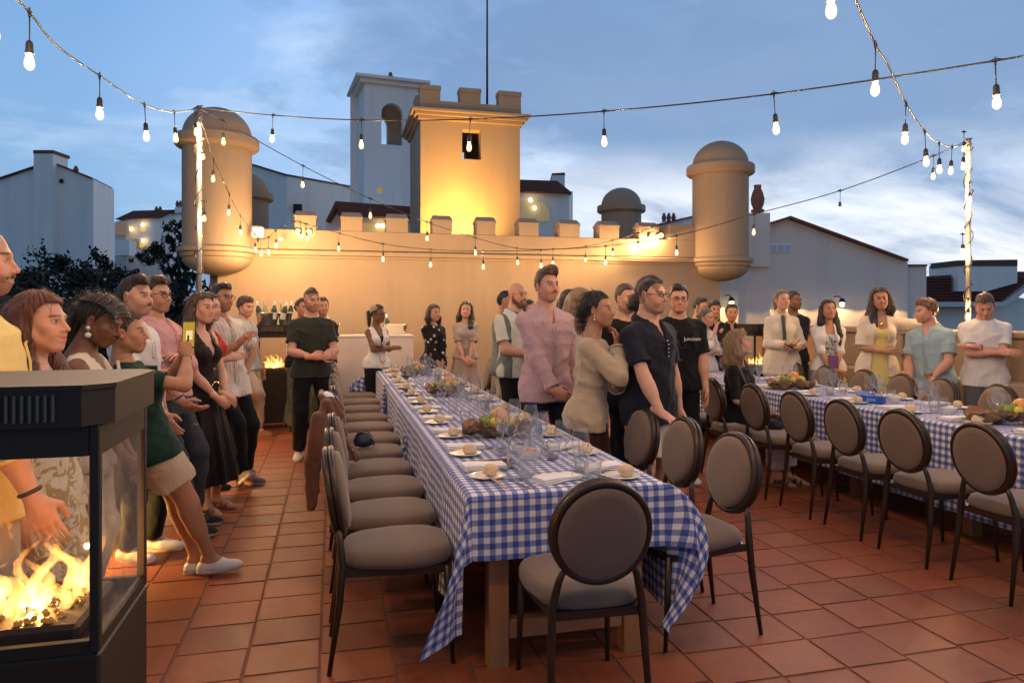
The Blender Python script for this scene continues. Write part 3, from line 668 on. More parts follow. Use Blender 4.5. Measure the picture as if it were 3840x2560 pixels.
# ================================================================== PEOPLE: signed-distance modelling, meshed with surface nets
F32 = np.float32
def smin(a, b, k):
    h = np.maximum(k - np.abs(a - b), 0) / k; return np.minimum(a, b) - h * h * k * .25
class Grid:
    def __init__(s, lo, hi, h):
        s.lo = np.array(lo, F32); s.h = F32(h); s.n = np.ceil((np.array(hi) - lo) / h).astype(int) + 1
        s.ax = [(s.lo[i] + s.h * np.arange(s.n[i])).astype(F32) for i in range(3)]; s.V = np.full(s.n, .3, F32)
    def win(s, lo, hi, pad):
        sl = []
        for i in range(3):
            a = int(max(0, math.floor((lo[i] - pad - s.lo[i]) / s.h))); b = int(min(s.n[i], math.ceil((hi[i] + pad - s.lo[i]) / s.h) + 1))
            if b <= a: return None
            sl.append(slice(a, b))
        return tuple(sl)
    def xyz(s, w): return s.ax[0][w[0]][:, None, None], s.ax[1][w[1]][None, :, None], s.ax[2][w[2]][None, None, :]
    def put(s, w, d, k, op='u'):
        if op == 'u': s.V[w] = smin(s.V[w], d.astype(F32), k)
        else: s.V[w] = -smin(-s.V[w], d.astype(F32), k)
    def rc(s, a, b, ra, rb, k=.02, op='u', cut=False, infl=0.0, warp=None, pl=None):
        a = np.asarray(a, float); b = np.asarray(b, float); ra += infl; rb += infl; R_ = max(ra, rb)
        w = s.win(np.minimum(a, b) - R_, np.maximum(a, b) + R_, k + 2.5 * s.h)
        if w is None: return s
        x, y, z = s.xyz(w); d = b - a; L = max(np.linalg.norm(d), 1e-6); u = d / L
        t = (x - a[0]) * u[0] + (y - a[1]) * u[1] + (z - a[2]) * u[2]; tc_ = np.clip(t, 0, L)
        q = np.sqrt((x - a[0] - tc_ * u[0]) ** 2 + (y - a[1] - tc_ * u[1]) ** 2 + (z - a[2] - tc_ * u[2]) ** 2) - (ra + (rb - ra) * tc_ / L)
        if cut: q = np.maximum(q, t - L)
        if warp is not None: q = q + warp(x, y, z)
        if pl is not None: q = np.maximum(q, (x - pl[0][0]) * pl[1][0] + (y - pl[0][1]) * pl[1][1] + (z - pl[0][2]) * pl[1][2])
        s.put(w, q, k, op); return s
    def ell(s, c, r, k=.02, op='u', R_=None, warp=None, pl=None):
        c = np.asarray(c, float); r = np.asarray(r, float) if not np.isscalar(r) else np.array([r, r, r], float); m = r.max() if R_ is not None else r
        w = s.win(c - m, c + m, k + 2.5 * s.h)
        if w is None: return s
        x, y, z = s.xyz(w); x = x - c[0]; y = y - c[1]; z = z - c[2]
        if R_ is not None: x, y, z = (R_[0][i] * x + R_[1][i] * y + R_[2][i] * z for i in range(3))
        k0 = np.sqrt((x / r[0]) ** 2 + (y / r[1]) ** 2 + (z / r[2]) ** 2); k1 = np.sqrt((x / r[0] ** 2) ** 2 + (y / r[1] ** 2) ** 2 + (z / r[2] ** 2) ** 2) + 1e-9
        d = k0 * (k0 - 1) / k1
        if warp is not None: d = d + warp(x, y, z)
        if pl is not None:
            X, Y, Z_ = s.xyz(w); d = np.maximum(d, (X - pl[0][0]) * pl[1][0] + (Y - pl[0][1]) * pl[1][1] + (Z_ - pl[0][2]) * pl[1][2])
        s.put(w, d, k, op); return s
    def vee(s, o, R_, zb, zt, w0, w1, y0=0.0):
        """cut a V opening in the front: half width w0 at zb growing to w1 at zt"""
        x, y, z = s.xyz((slice(None),) * 3); x = x - o[0]; y = y - o[1]; z = z - o[2]
        X, Y, Z = (R_[0][i] * x + R_[1][i] * y + R_[2][i] * z for i in range(3))
        d = np.maximum(np.maximum((np.abs(X) - (w0 + (w1 - w0) * np.clip((Z - zb) / (zt - zb), 0, 1))) * .9, zb - Z), y0 - Y); s.V[:] = np.maximum(s.V, -d.astype(F32)); return s
    def loft(s, o, R_, prof, k=.02, infl=0.0, z0=None, z1=None, warp=None, sq=2.0):
        """elliptic loft along the local z axis of frame R_ at o; prof rows: z, half width, half depth, y offset"""
        P = np.array(prof, float); zs = P[:, 0]; lo_z = zs[0] if z0 is None else z0; hi_z = zs[-1] if z1 is None else z1
        W = P[:, 1].max() + infl + .03; cs = [np.asarray(o) + R_ @ np.array((sx * W, sy * W, z)) for sx in (-1, 1) for sy in (-1, 1) for z in (lo_z, hi_z)]
        w = s.win(np.min(cs, 0), np.max(cs, 0), k + 2.5 * s.h)
        if w is None: return s
        x, y, z = s.xyz(w); x = x - o[0]; y = y - o[1]; z = z - o[2]
        X, Y, Z = (R_[0][i] * x + R_[1][i] * y + R_[2][i] * z for i in range(3))
        zi = np.clip(Z, zs[0], zs[-1]); a = np.interp(zi, zs, P[:, 1]) + infl; b = np.interp(zi, zs, P[:, 2]) + infl; yo = np.interp(zi, zs, P[:, 3])
        d = ((np.abs(X / a) ** sq + np.abs((Y - yo) / b) ** sq) ** (1 / sq) - 1) * np.minimum(a, b)
        if warp is not None: d = d + warp(X, Y, Z)
        d = np.maximum(d, np.maximum(lo_z - Z, Z - hi_z)); s.put(w, d, k); return s
    def clip(s, p, n):
        """keep the side the normal points away from"""
        x, y, z = s.xyz((slice(None),) * 3); s.V = np.maximum(s.V, ((x - p[0]) * n[0] + (y - p[1]) * n[1] + (z - p[2]) * n[2]).astype(F32)); return s
    def nets(s):
        V = s.V; V[0] = V[-1] = .1; V[:, 0] = V[:, -1] = .1; V[:, :, 0] = V[:, :, -1] = .1
        I = V < 0; nx, ny, nz = V.shape
        cnt = np.zeros((nx - 1, ny - 1, nz - 1), np.uint8)
        for a in (0, 1):
            for b in (0, 1):
                for c in (0, 1): cnt += I[a:nx - 1 + a, b:ny - 1 + b, c:nz - 1 + c]
        mix = (cnt > 0) & (cnt < 8); C = np.argwhere(mix); idx = np.full(mix.shape, -1, np.int32); idx[mix] = np.arange(len(C))
        acc = np.zeros((len(C), 3), F32); num = np.zeros(len(C), F32); ci, cj, ck = C.T
        cor = [(a, b, c) for a in (0, 1) for b in (0, 1) for c in (0, 1)]
        for p in cor:
            for ax in range(3):
                if p[ax]: continue
                q = list(p); q[ax] = 1
                va = V[ci + p[0], cj + p[1], ck + p[2]]; vb = V[ci + q[0], cj + q[1], ck + q[2]]; m = (va < 0) != (vb < 0)
                t = va[m] / (va[m] - vb[m]); pos = np.tile(np.array(p, F32), (m.sum(), 1)); pos[:, ax] += t; acc[m] += pos; num[m] += 1
        P = s.lo + s.h * (C + acc / np.maximum(num, 1)[:, None])
        Q = []
        for ax in range(3):
            sl0 = [slice(1, -1)] * 3; sl1 = [slice(1, -1)] * 3; sl0[ax] = slice(0, -1); sl1[ax] = slice(1, None)
            A = I[tuple(sl0)]; B = I[tuple(sl1)]; E = np.argwhere(A != B)
            if not len(E): continue
            g = E.copy()
            for o in range(3):
                if o != ax: g[:, o] += 1
            u, v = [(1, 2), (2, 0), (0, 1)][ax]
            def cell(du, dv):
                c = g.copy(); c[:, u] -= du; c[:, v] -= dv; return idx[c[:, 0], c[:, 1], c[:, 2]]
            q = np.stack([cell(0, 0), cell(1, 0), cell(1, 1), cell(0, 1)], 1)
            flip = A[E[:, 0], E[:, 1], E[:, 2]]; q[~flip] = q[~flip][:, ::-1]; Q.append(q)
        return P, (np.concatenate(Q) if Q else np.zeros((0, 4), int))
def Rz(a): c, s_ = math.cos(a), math.sin(a); return np.array(((c, -s_, 0), (s_, c, 0), (0, 0, 1)))
def Rx(a): c, s_ = math.cos(a), math.sin(a); return np.array(((1, 0, 0), (0, c, -s_), (0, s_, c)))
def Ry(a): c, s_ = math.cos(a), math.sin(a); return np.array(((c, 0, s_), (0, 1, 0), (-s_, 0, c)))
def nrm(v): v = np.asarray(v, float); return v / max(np.linalg.norm(v), 1e-9)
def ik(a, t, l1, l2, pole):
    a = np.asarray(a, float); t = np.asarray(t, float); d = t - a; L = np.linalg.norm(d); M_ = (l1 + l2) * .998
    if L > M_: t = a + d / L * M_; d = t - a; L = M_
    L = max(L, abs(l1 - l2) + .02); u = d / max(np.linalg.norm(d), 1e-6); c = (l1 * l1 + L * L - l2 * l2) / (2 * l1 * L); c = max(-1, min(1, c)); h_ = l1 * math.sqrt(1 - c * c)
    p = np.asarray(pole, float); p = p - u * p.dot(u); p = nrm(p); return a + u * l1 * c + p * h_, t
def folds(seed, amp, sc=1.0, zs=1.0):
    r = np.random.default_rng(seed); D = r.normal(size=(5, 3)); D /= np.linalg.norm(D, axis=1)[:, None]; D[:, 2] *= zs; W = 2 * PI / (np.array((.30, .21, .15, .11, .075)) * sc); ph = r.uniform(0, 6.28, 5); A = np.array((1.0, .9, .8, .6, .35)) * amp
    def f(x, y, z):
        o = 0
        for d, w, p, a in zip(D, W, ph, A):
            o = o + a * ((1 - np.abs(np.sin(.5 * w * (d[0] * x + d[1] * y + d[2] * z) + p + .9 * np.sin(9 * z + 6 * x + p)))) ** 2 - .35)
        return -o
    return f
# ================================================================== LIGHT POLES AND STRINGS
def pole(label, x, y, ztop, seed, z0=.9):
    t_ = thing('light_pole', label, 'pole', (x, y, 0), group='poles carrying the string lights')
    MB().tube([(0, 0, z0), (0, 0, ztop)], .027, 12).build('pole', M_polem, t_)
    pts = []; r = random.Random(seed); n = 150
    for i in range(n):
        z = z0 + (ztop - z0 - .05) * i / n; a = i * .42 + .5 * math.sin(i * .11 + seed); rr = .036 + .012 * max(0, math.sin(i * .19 + seed * 2))
        pts.append((rr * math.cos(a), rr * math.sin(a), z + .03 * math.sin(i * .5)))
    MB().tube(pts, .0055, 5).build('wound_cable', M_cable, t_)
    MB().tube([(.034 * math.cos(a), .034 * math.sin(a), ztop - .12 + .06 * a / 6) for a in [k * .5 for k in range(26)]], .006, 5).build('cable_tie', M_cable, t_)
    return t_
PL = at(747, 1000, 7.5); PR = at(3631, 1000, 7.7)
pl_top = at(753, 398, 7.5).z; pr_top = at(3634, 520, 7.7).z
pole('galvanised pole wound with bulbs at the left end of the lights', PL.x, PL.y, pl_top, 1)
pole('pale pole wound with bulbs behind the man in the white T-shirt', PR.x, PR.y, pr_top, 2)
def bulb_material(st):
    m = bpy.data.materials.new('bulb_glass'); m.use_nodes = True; t = m.node_tree; t.nodes.clear(); gg = G(t)
    lw = N(t, 'ShaderNodeLayerWeight'); lw.inputs[0].default_value = .5
    e = N(t, 'ShaderNodeEmission'); t.links.new(gg.ramp(lw.outputs['Facing'], [(0, (1.0, .76, .40)), (.55, (1.0, .66, .26)), (1.0, (1.0, .42, .07))]), e.inputs[0])
    t.links.new(gg.math('MULTIPLY', gg.ramp(lw.outputs['Facing'], [(0, 1.0), (.5, .62), (.8, .33), (1.0, .2)]), st), e.inputs[1])
    tr = N(t, 'ShaderNodeBsdfTransparent'); ad = N(t, 'ShaderNodeAddShader'); t.links.new(tr.outputs[0], ad.inputs[0]); t.links.new(e.outputs[0], ad.inputs[1])
    o = N(t, 'ShaderNodeOutputMaterial'); t.links.new(ad.outputs[0], o.inputs[0]); return m
M_bulb = bulb_material(1.6)
BL = bpy.data.lights.new('bulb_light', 'POINT'); BL.energy = 19; BL.color = (1.0, .60, .25); BL.shadow_soft_size = .011
def new_bulb(h_):
    b_ = link('bulb', BU, h_); l_ = link('bulb_light', BL, b_); l_.location = (0, 0, -.235); return b_
def bulb_meshes():
    a = MB(); a.tube([(0, 0, 0), (0, 0, -.19)], .0045, 6)
    a.tube([(-.045, 0, .0), (-.02, 0, .004), (.02, 0, .004), (.045, 0, 0)], [.006, .012, .012, .006], 8); a.tube([(0, 0, .0), (0, 0, -.035)], [.013, .006], 8)
    a.tube([(.0, -.002, .012), (.008, 0, .024), (0, 0, .032), (-.008, 0, .024), (0, 0, .012)], .003, 5)
    a.lathe([(.006, -.175), (.018, -.185), (.0225, -.20), (.0235, -.235), (.0255, -.245), (.0255, -.262), (.02, -.263)], 12)
    b = MB(); b.lathe([(.016, -.262), (.019, -.27), (.029, -.30), (.0325, -.322), (.030, -.343), (.021, -.358), (.010, -.3655), (0, -.367)], 16, cap=False)
    for q in (a, b): q.v = [(x * .72, y * .72, z * .74) for x, y, z in q.v]
    return a.mesh('lamp_holder', M_cable), b.mesh('bulb', M_bulb)
LH, BU = bulb_meshes()
def string(label, pts, bulbs, sag=0.0):
    """pts: cable points (pixel x, y, distance); bulbs: pixel x of the drops along it"""
    W_ = [at(x * K, y * K, Z) for x, y, Z in pts]
    t_ = thing('string_light', label, 'string lights', W_[0], group='strings of warm bulbs over the terrace')
    o0 = Vector(W_[0])
    # smooth the polyline (Catmull-Rom)
    C = []
    for i in range(len(W_) - 1):
        p0 = W_[max(i - 1, 0)]; p1 = W_[i]; p2 = W_[i + 1]; p3 = W_[min(i + 2, len(W_) - 1)]
        for k in range(8):
            u = k / 8; C.append(.5 * ((2 * p1) + (p2 - p0) * u + (2 * p0 - 5 * p1 + 4 * p2 - p3) * u * u + (3 * p1 - p0 - 3 * p2 + p3) * u ** 3))
    C.append(W_[-1])
    MB().tube([c - o0 for c in C], .0055, 6).build('cable', M_cable, t_)
    PXs = [1920 + 2650 * (c.dot(RGT)) / c.dot(FWD) for c in C]
    for bx in bulbs:
        ty = None
        if isinstance(bx, tuple): bx, ty = bx
        X = bx * K
        best = None
        for i in range(len(C) - 1):
            a, b_ = PXs[i], PXs[i + 1]
            if (a - X) * (b_ - X) <= 0 and abs(b_ - a) > 1e-6:
                u = (X - a) / (b_ - a); c = C[i].lerp(C[i + 1], u); d = C[i + 1] - C[i]
                yy = 1172 - 2650 * (c.z - CAM_H) / c.dot(FWD)
                if best is None or (ty is not None and abs(yy - ty * K) < best[0]): best = (abs(yy - (ty or 0) * K), c, d)
        if best is None: continue
        _, c, d = best
        h_ = link('lamp_holder', LH, t_); h_.location = c - o0
        h_.rotation_euler = (random.uniform(-.06, .06), random.uniform(-.06, .06), math.atan2(d.y, d.x))
        new_bulb(h_)
    return t_
string('string of bulbs climbing from the left pole to the upper left corner', [(-60, -90, 2.75), (60, 20, 3.3), (130, 105, 3.75), (230, 175, 4.35), (330, 240, 5.2), (400, 257, 6.2), (455, 250, 7.45)], [-20, 68, 229, 332, 400, 447])
string('long string crossing the sky in front of both towers', [(460, 248, 7.45), (626, 265, 7.0), (830, 276, 6.5), (1080, 274, 5.95), (1387, 256, 5.4), (1777, 216, 4.7), (2285, 140, 3.95), (2420, 112, 3.75)], [627, 830, 1080, 1387, 1777, 2286])
string('string coming down from the left pole to the right end of the battlements', [(462, 250, 7.45), (510, 277, 7.7), (696, 381, 8.6), (850, 456, 9.4), (981, 510, 10.1), (1091, 546, 10.8), (1187, 570, 11.4), (1270, 572, 11.8), (1345, 566, 12.2), (1407, 552, 12.5), (1466, 535, 12.8), (1535, 505, 12.95)], [510, 696, 850, 981, 1091, 1187, 1270, 1345, 1407, 1466, 1498, 1511])
string('sagging string from the left battlements to the right pole', [(668, 506, 11.2), (696, 512, 10.8), (779, 536, 10.65), (880, 560, 10.6), (990, 573, 10.7), (1110, 577, 10.5), (1242, 574, 10.3), (1391, 565, 10.0), (1554, 541, 9.6), (1733, 492, 9.1), (1930, 438, 8.5), (2145, 358, 7.9), (2222, 322, 7.75)], [690, 703, 779, 880, 990, 1110, 1242, 1391, 1554, 1733, 1930, 2145])
string('short string dropping from the left pole to the left turret foot', [(465, 285, 7.45), (472, 310, 7.6), (491, 366, 8.2), (527, 446, 9.0), (552, 495, 9.7), (585, 537, 10.3), (598, 548, 10.5), (617, 545, 10.6), (640, 525, 10.8), (690, 505, 11.1)], [491, 527, 552, 585, 598, 617, 633])
S_OUT = (('added string of bulbs out of view, warming the near table ends', [(-1.5, 2.2, 3.3), (-.4, 1.9, 3.12), (.9, 1.9, 3.05), (2.2, 1.8, 3.12), (3.6, 1.3, 3.3), (5.4, .9, 3.5)]),)
for lb_, pts_ in S_OUT:  # unseen string, added to light the near tables warmly from above
    t_ = thing('string_light', lb_, 'string lights', pts_[0], group='strings of warm bulbs over the terrace'); o0 = Vector(pts_[0])
    MB().tube([Vector(p_) - o0 for p_ in pts_], .0055, 6).build('cable', M_cable, t_)
    for a_, b_ in zip(pts_[:-1], pts_[1:]):
        for u_ in (.1, .6):
            c_ = Vector(a_).lerp(Vector(b_), u_) - o0; h_ = link('lamp_holder', LH, t_); h_.location = c_; new_bulb(h_)
string('string running from the right pole up out of the top right corner', [(2218, 330, 7.6), (2190, 337, 6.9), (2155, 328, 6.2), (2122, 300, 5.4), (2082, 240, 4.7), (2040, 150, 4.05), (2012, 105, 3.75), (1955, -20, 3.3), (1895, -110, 2.95)], [2213, 2187, 2157, 2124, 2081, 2011, 1903])
def pole_bulbs(label, spots):
    b0 = at(spots[0][0] * K, spots[0][1] * K, spots[0][2])
    t_ = thing('string_light', label, 'string lights', b0, group='strings of warm bulbs over the terrace'); pts = []
    for x, y, Z in spots:
        c = at(x * K, y * K, Z); c.z += .23
        h_ = link('lamp_holder', LH, t_); h_.location = c - b0; h_.scale = (1, 1, .8); new_bulb(h_)
pole_bulbs('bulbs wound down the left pole in front of the turret', [(450, 300, 7.42), (466, 370, 7.42), (469, 512, 7.42)])
pole_bulbs('bulbs wound down the right pole behind the white T-shirt', [(2214, 352, 7.6), (2227, 468, 7.6), (2211, 587, 7.6), (2224, 735, 7.6)])
# wall floods under the battlements
def wallflood(x, y, label, pw):
    p = atY(x, y, WY - .10)
    f_ = thing('floodlight', label, 'floodlight', p, group='warm floods on the castle wall')
    for s_ in (-1, 1):
        MB().box(s_ * .085 - .06, s_ * .085 + .06, -.03, .075, -.04, .05, bev=.008).build('lamp_body', M_blackm, f_)
        MB().box(s_ * .085 - .055, s_ * .085 + .055, .0752, .079, -.036, .046).build('lamp_lens', emit('flood_lens', WARM, 5), f_)
        MB().ball((s_ * .085, -.06, -.02), .045, seg=10, rings=8).build('bulb', emit('flood_bulb', (1, .60, .20), 6), f_)
    point('lamp_light', (0, -.10, 0), pw, (1, .50, .12), .12, f_)
wallflood(1138, 866, 'double flood lamp glowing at the left end of the battlements', 2.5)
wallflood(2457, 880, 'double flood lamp glowing at the right end of the battlements', 3)
p = atY(1030, 905, WY - .12)
wf = thing('floodlight', 'small white flood lamp beside the big left turret', 'floodlight', atY(965, 870, WY - .25))
MB().box(-.10, .10, -.05, .05, -.09, .09, bev=.03).build('lamp_body', mat('white_plastic', (.7, .7, .68), .4), wf)
MB().tube([(0, 0, -.09), (0, .1, -.14)], .015, 6).build('bracket', M_blackm, wf)
point('lamp_light', (.35, -.10, -.1), 1.2, (1, .52, .14), .1, wf)
MB().ball((.35, .05, -.1), .03, seg=10, rings=8).build('bulb', emit('flood_bulb', (1, .60, .20), 6), wf)
# recessed lamps low on the left parapet
for k, (y, lb) in enumerate(((4.75, 'low lamp on the left parapet behind the white trainers'), (6.45, 'low lamp on the left parapet behind the brown dress'), (8.4, 'low lamp on the left parapet behind the pale trousers'))):
    f_ = thing('floor_lamp', lb, 'lamp', (-1.54, y, .30), group='low lamps along the left parapet')
    MB().box(-.008, .02, -.09, .09, -.05, .05, bev=.005).build('lamp_frame', M_blackm, f_)
    MB().box(.0202, .026, -.07, .07, -.035, .03).build('lamp_lens', emit('low_lens', (1, .62, .22), 22), f_)
    spot('lamp_light', (.06, 0, 0), (.5, 0, -.35), 40, 140, (1, .55, .14), .6, .05, f_)

# ================================================================== FLAME HEATERS
def flame_grid(seed, w, d, h, n):
    """licking tongues of fire as one lacy body"""
    r = random.Random(seed); g_ = Grid((-w - .06, -d - .06, -.02), (w + .06, d + .06, h + .09), .0065)
    for k in range(n):
        x = r.uniform(-w, w); y = r.uniform(-d, d); H_ = h * r.uniform(.30, 1.10) * (1 - .5 * abs(x / w) ** 2); ph = r.uniform(0, 6.3); R_ = r.uniform(.009, .019); q = None; m = 9; sw = r.uniform(.015, .05); dr = r.uniform(-.05, .05)
        for i in range(m + 1):
            u = i / m; c = (x + dr * u + sw * u * math.sin(ph + 5.5 * u), y + .6 * sw * u * math.cos(ph + 4.5 * u), u * H_); rr = R_ * ((1 - u) ** .8 * (.7 + .9 * u)) + .0012
            if q is not None: g_.rc(q[0], c, q[1], rr, .010)
            q = (c, rr)
    for k in range(n // 4):                                    # loose flecks above
        x = r.uniform(-w, w) * .8; y = r.uniform(-d, d); z = h * r.uniform(.8, 1.15); g_.rc((x, y, z), (x + r.uniform(-.03, .03), y, z + r.uniform(.015, .045)), .006, .003, .01)
    P, Q = g_.nets(); return mesh_np('flame', P, Q)
def flame_material(name, st):
    if name in MATS: return MATS[name]
    m = bpy.data.materials.new(name); m.use_nodes = True; t = m.node_tree; t.nodes.clear(); gg = G(t)
    # burning gas: a glowing volume inside the modelled tongues, thin at their edges
    tcn = N(t, 'ShaderNodeTexCoord'); hz_ = gg.sep(tcn.outputs['Object'])[2]
    n_ = gg.noise(gg.mapping(tcn.outputs['Object'], (1, 1, .45)), 42, 3, .6, .6)
    e = N(t, 'ShaderNodeEmission'); t.links.new(gg.ramp(hz_, [(.0, (1, .50, .13)), (.08, (1, .44, .09)), (.22, (1, .30, .035))]), e.inputs[0])
    t.links.new(gg.math('MULTIPLY', gg.math('MULTIPLY', gg.ramp(hz_, [(.0, .75), (.04, 1.0), (.14, .6), (.24, .25)]), gg.ramp(n_, [(.30, .15), (.62, 1.0)])), st), e.inputs[1])
    o = N(t, 'ShaderNodeOutputMaterial'); t.links.new(e.outputs[0], o.inputs['Volume']); MATS[name] = m; return m
M_flame = flame_material('flame', 130)
M_pane = thin_glass('heater_glass', (.97, .95, .92), .55)
M_heat = mat('heater_metal', (.032, .022, .015), .55, metal=.3, bump=.05, bscale=150)
M_ember = mat('glass_embers', (.06, .03, .015), .3, var=.5, vscale=40, bump=1, bscale=70, emis=(1, .40, .06), estr=.22)
def heater(label, x, y, seed, power):
    w = .215; t_ = thing('flame_heater', label, 'heater', (x, y, 0), group='tall glass flame heaters')
    MB().box(-w, w, -w, w, .07, .745, bev=.006).build('cabinet', M_heat, t_)
    for sx in (-1, 1):
        for sy in (-1, 1):
            MB().box(sx * w - .022 * (sx > 0), sx * w + .022 * (sx < 0), sy * w - .022 * (sy > 0), sy * w + .022 * (sy < 0), .747, 1.27, bev=.003).build('post', M_heat, t_)
            MB().tube([(sx * .17 - .012, sy * .17, .035), (sx * .17 + .012, sy * .17, .035)], .034, 12).tube([(sx * .17, sy * .17, .05), (sx * .17, sy * .17, .075)], .015, 6).build('castor', M_blackm, t_)
    for a, b_, c, d in ((-w + .023, w - .023, -w + .002, -w + .02), (-w + .023, w - .023, w - .02, w - .002), (-w + .002, -w + .02, -w + .023, w - .023), (w - .02, w - .002, -w + .023, w - .023)):
        MB().box(a, b_, c, d, 1.20, 1.27).build('top_rail', M_heat, t_); MB().box(a, b_, c, d, .747, .775).build('bottom_rail', M_heat, t_)
    for a, b_, c, d in ((-w + .024, w - .024, -w + .010, -w + .010), (-w + .024, w - .024, w - .010, w - .010), (-w + .010, -w + .010, -w + .024, w - .024), (w - .010, w - .010, -w + .024, w - .024)):
        MB().add([(a, c, .776), (b_, d, .776), (b_, d, 1.199), (a, c, 1.199)], [(0, 1, 2, 3)]).build('pane', M_pane, t_)
    m = MB(); a = w + .025; c_ = .055
    po = [(-a + c_, -a), (a - c_, -a), (a, -a + c_), (a, a - c_), (a - c_, a), (-a + c_, a), (-a, a - c_), (-a, -a + c_)]
    def ring(z): return [(p[0], p[1], z) for p in po]
    m.add(ring(1.272) + ring(1.355), [tuple(range(8))[::-1], tuple(range(8, 16))] + [(i, (i + 1) % 8, (i + 1) % 8 + 8, i + 8) for i in range(8)])
    m.add([(p[0] * 1.015, p[1] * 1.015, 1.3552) for p in po] + [(p[0] * 1.015, p[1] * 1.015, 1.366) for p in po], [tuple(range(8))[::-1], tuple(range(8, 16))] + [(i, (i + 1) % 8, (i + 1) % 8 + 8, i + 8) for i in range(8)])
    m.build('top_plate', M_heat, t_)
    m = MB()
    for k in range(18):
        x_ = -.13 + .26 * k / 17; m.box(x_ - .003, x_ + .003, -a - .006, -a - .0005, 1.285, 1.345)
    m.build('vent_grille', mat('vent_bar', (.16, .13, .10), .4, metal=.6), t_)
    MB().box(-.15, .15, -.15, .15, .747, .79, bev=.01).build('burner_tray', M_heat, t_)
    bm = MB(); r = random.Random(seed)
    for k in range(90): bm.ball((r.uniform(-.125, .125), r.uniform(-.125, .125), .79 + r.uniform(0, .012)), r.uniform(.005, .010), seg=5, rings=3)
    bm.build('ember_bed', M_ember, t_)
    fm_ = flame_grid(seed, .125, .09, .20, 19); fm_.materials.append(M_flame); fm = link('flame', fm_, t_); fm.location.z = .79; point('flame_light', (0, 0, .81), power, (1, .42, .10), .008, t_)
    return t_
heater('big dark flame heater cropped by the left edge, its fire burning low', -.523 - .215, 1.814 + .215, 3, 13)
heater('flame heater with wine buckets on top, behind the man in the green T-shirt', -.78, 10.03, 5, 16)
heater('flame heater far off at right behind the seated blonde woman', 5.95, 9.0, 8, 12)

# ================================================================== FURNITURE
M_seat = mat('taupe_fabric', (.160, .102, .064), .85, var=.12, vscale=12, bump=.35, bscale=420, bdist=.002, sheen=.25)
def chair_proto():
    t_ = thing('dining_chair', 'x', 'chair')
    # faces +x; the backrest is at x = 0
    for s_ in (-1, 1):
        pts = [(-.055, s_ * .19, 0), (-.012, s_ * .180, .30), (.0, s_ * .172, .46), (-.010, s_ * .150, .555), (-.022, s_ * .128, .615)]
        MB().tube(pts, [.0095, .016, .017, .014, .012], 8).build('rear_leg', M_bronze, t_)
    for s_ in (-1, 1):
        MB().tube([(.47, s_ * .20, 0), (.445, s_ * .19, .43)], [.0095, .017], 8).build('front_leg', M_bronze, t_)
    m = MB()
    ol = [(.0, -.175), (.40, -.215), (.455, -.19), (.475, -.12), (.475, .12), (.455, .19), (.40, .215), (.0, .175)]
    m.add([(x, y, .405) for x, y in ol] + [(x, y, .437) for x, y in ol], [tuple(range(8))[::-1], tuple(range(8, 16))] + [(i, (i + 1) % 8, (i + 1) % 8 + 8, i + 8) for i in range(8)])
    m.build('seat_frame', M_bronze, t_)
    m = MB(); n = 28
    def oval(k, sc, z):
        a = 2 * PI * k / n; c, s2 = math.cos(a), math.sin(a); e = 2 / 3.4
        x = .24 + (.243 * sc) * math.copysign(abs(c) ** e, c); y = (.228 - .02 * (x < .2)) * sc * math.copysign(abs(s2) ** e, s2)
        return (x, y, z)
    rings = [(.96, .438), (1.0, .452), (1.0, .470), (.965, .490), (.85, .503), (.5, .512), (.05, .515)]
    vs = [oval(k, sc, z) for sc, z in rings for k in range(n)]
    fs = [(j * n + k, j * n + (k + 1) % n, (j + 1) * n + (k + 1) % n, (j + 1) * n + k) for j in range(len(rings) - 1) for k in range(n)]
    fs += [tuple(range(n))[::-1], tuple((len(rings) - 1) * n + k for k in range(n))]
    m.add(vs, fs, 0, True); m.build('seat', M_seat, t_)
    # oval back, leaning a little
    lean = rad(9); cz, bw, bh = .735, .180, .187
    def B(u, v, d): return (-.035 + d * math.cos(lean) - v * math.sin(lean), u, cz + v * math.cos(lean) + d * math.sin(lean))
    for d in (-.014, .012):
        MB().tube([B(bw * math.cos(2 * PI * k / 40), bh * math.sin(2 * PI * k / 40), d) for k in range(40)], .0145, 8, closed=True).build('back_rim', M_bronze, t_)
    m = MB(); n = 40; L = [(1.0, -.026), (.97, -.031), (.8, -.035), (.4, -.036), (.02, -.036)]; L2 = [(1.0, .020), (.99, .035), (.93, .046), (.75, .054), (.4, .058), (.02, .059)]
    for prof, fl in ((L, 1), (L2, 0)):
        vs = [B((bw - .012) * s_ * math.cos(2 * PI * k / n), (bh - .012) * s_ * math.sin(2 * PI * k / n), d) for s_, d in prof for k in range(n)]
        fs = [(j * n + k, j * n + (k + 1) % n, (j + 1) * n + (k + 1) % n, (j + 1) * n + k) for j in range(len(prof) - 1) for k in range(n)] + [tuple((len(prof) - 1) * n + k for k in range(n))]
        if fl: fs = [f[::-1] for f in fs]
        m.add(vs, fs, 0, True)
    m.build('back_cushion', M_seat, t_)
    return t_
chair0 = chair_proto(); chair_used = []
def put_chair(x, y, rz, label, group):
    if not chair_used: o = chair0; o['label'] = label; o['group'] = group; o.location = (x, y, 0); o.rotation_euler = (0, 0, rz)
    else: o = copy_tree(chair0, None, label, group, (x, y, 0), rz)
    chair_used.append(o); return o
ORD = ['nearest', 'second', 'third', 'fourth', 'fifth', 'sixth', 'seventh', 'eighth', 'ninth', 'tenth', 'eleventh', 'twelfth']
LY = [3.26, 3.79, 4.34, 4.89, 5.45, 6.03, 6.63, 7.24, 7.87, 8.52, 9.17]
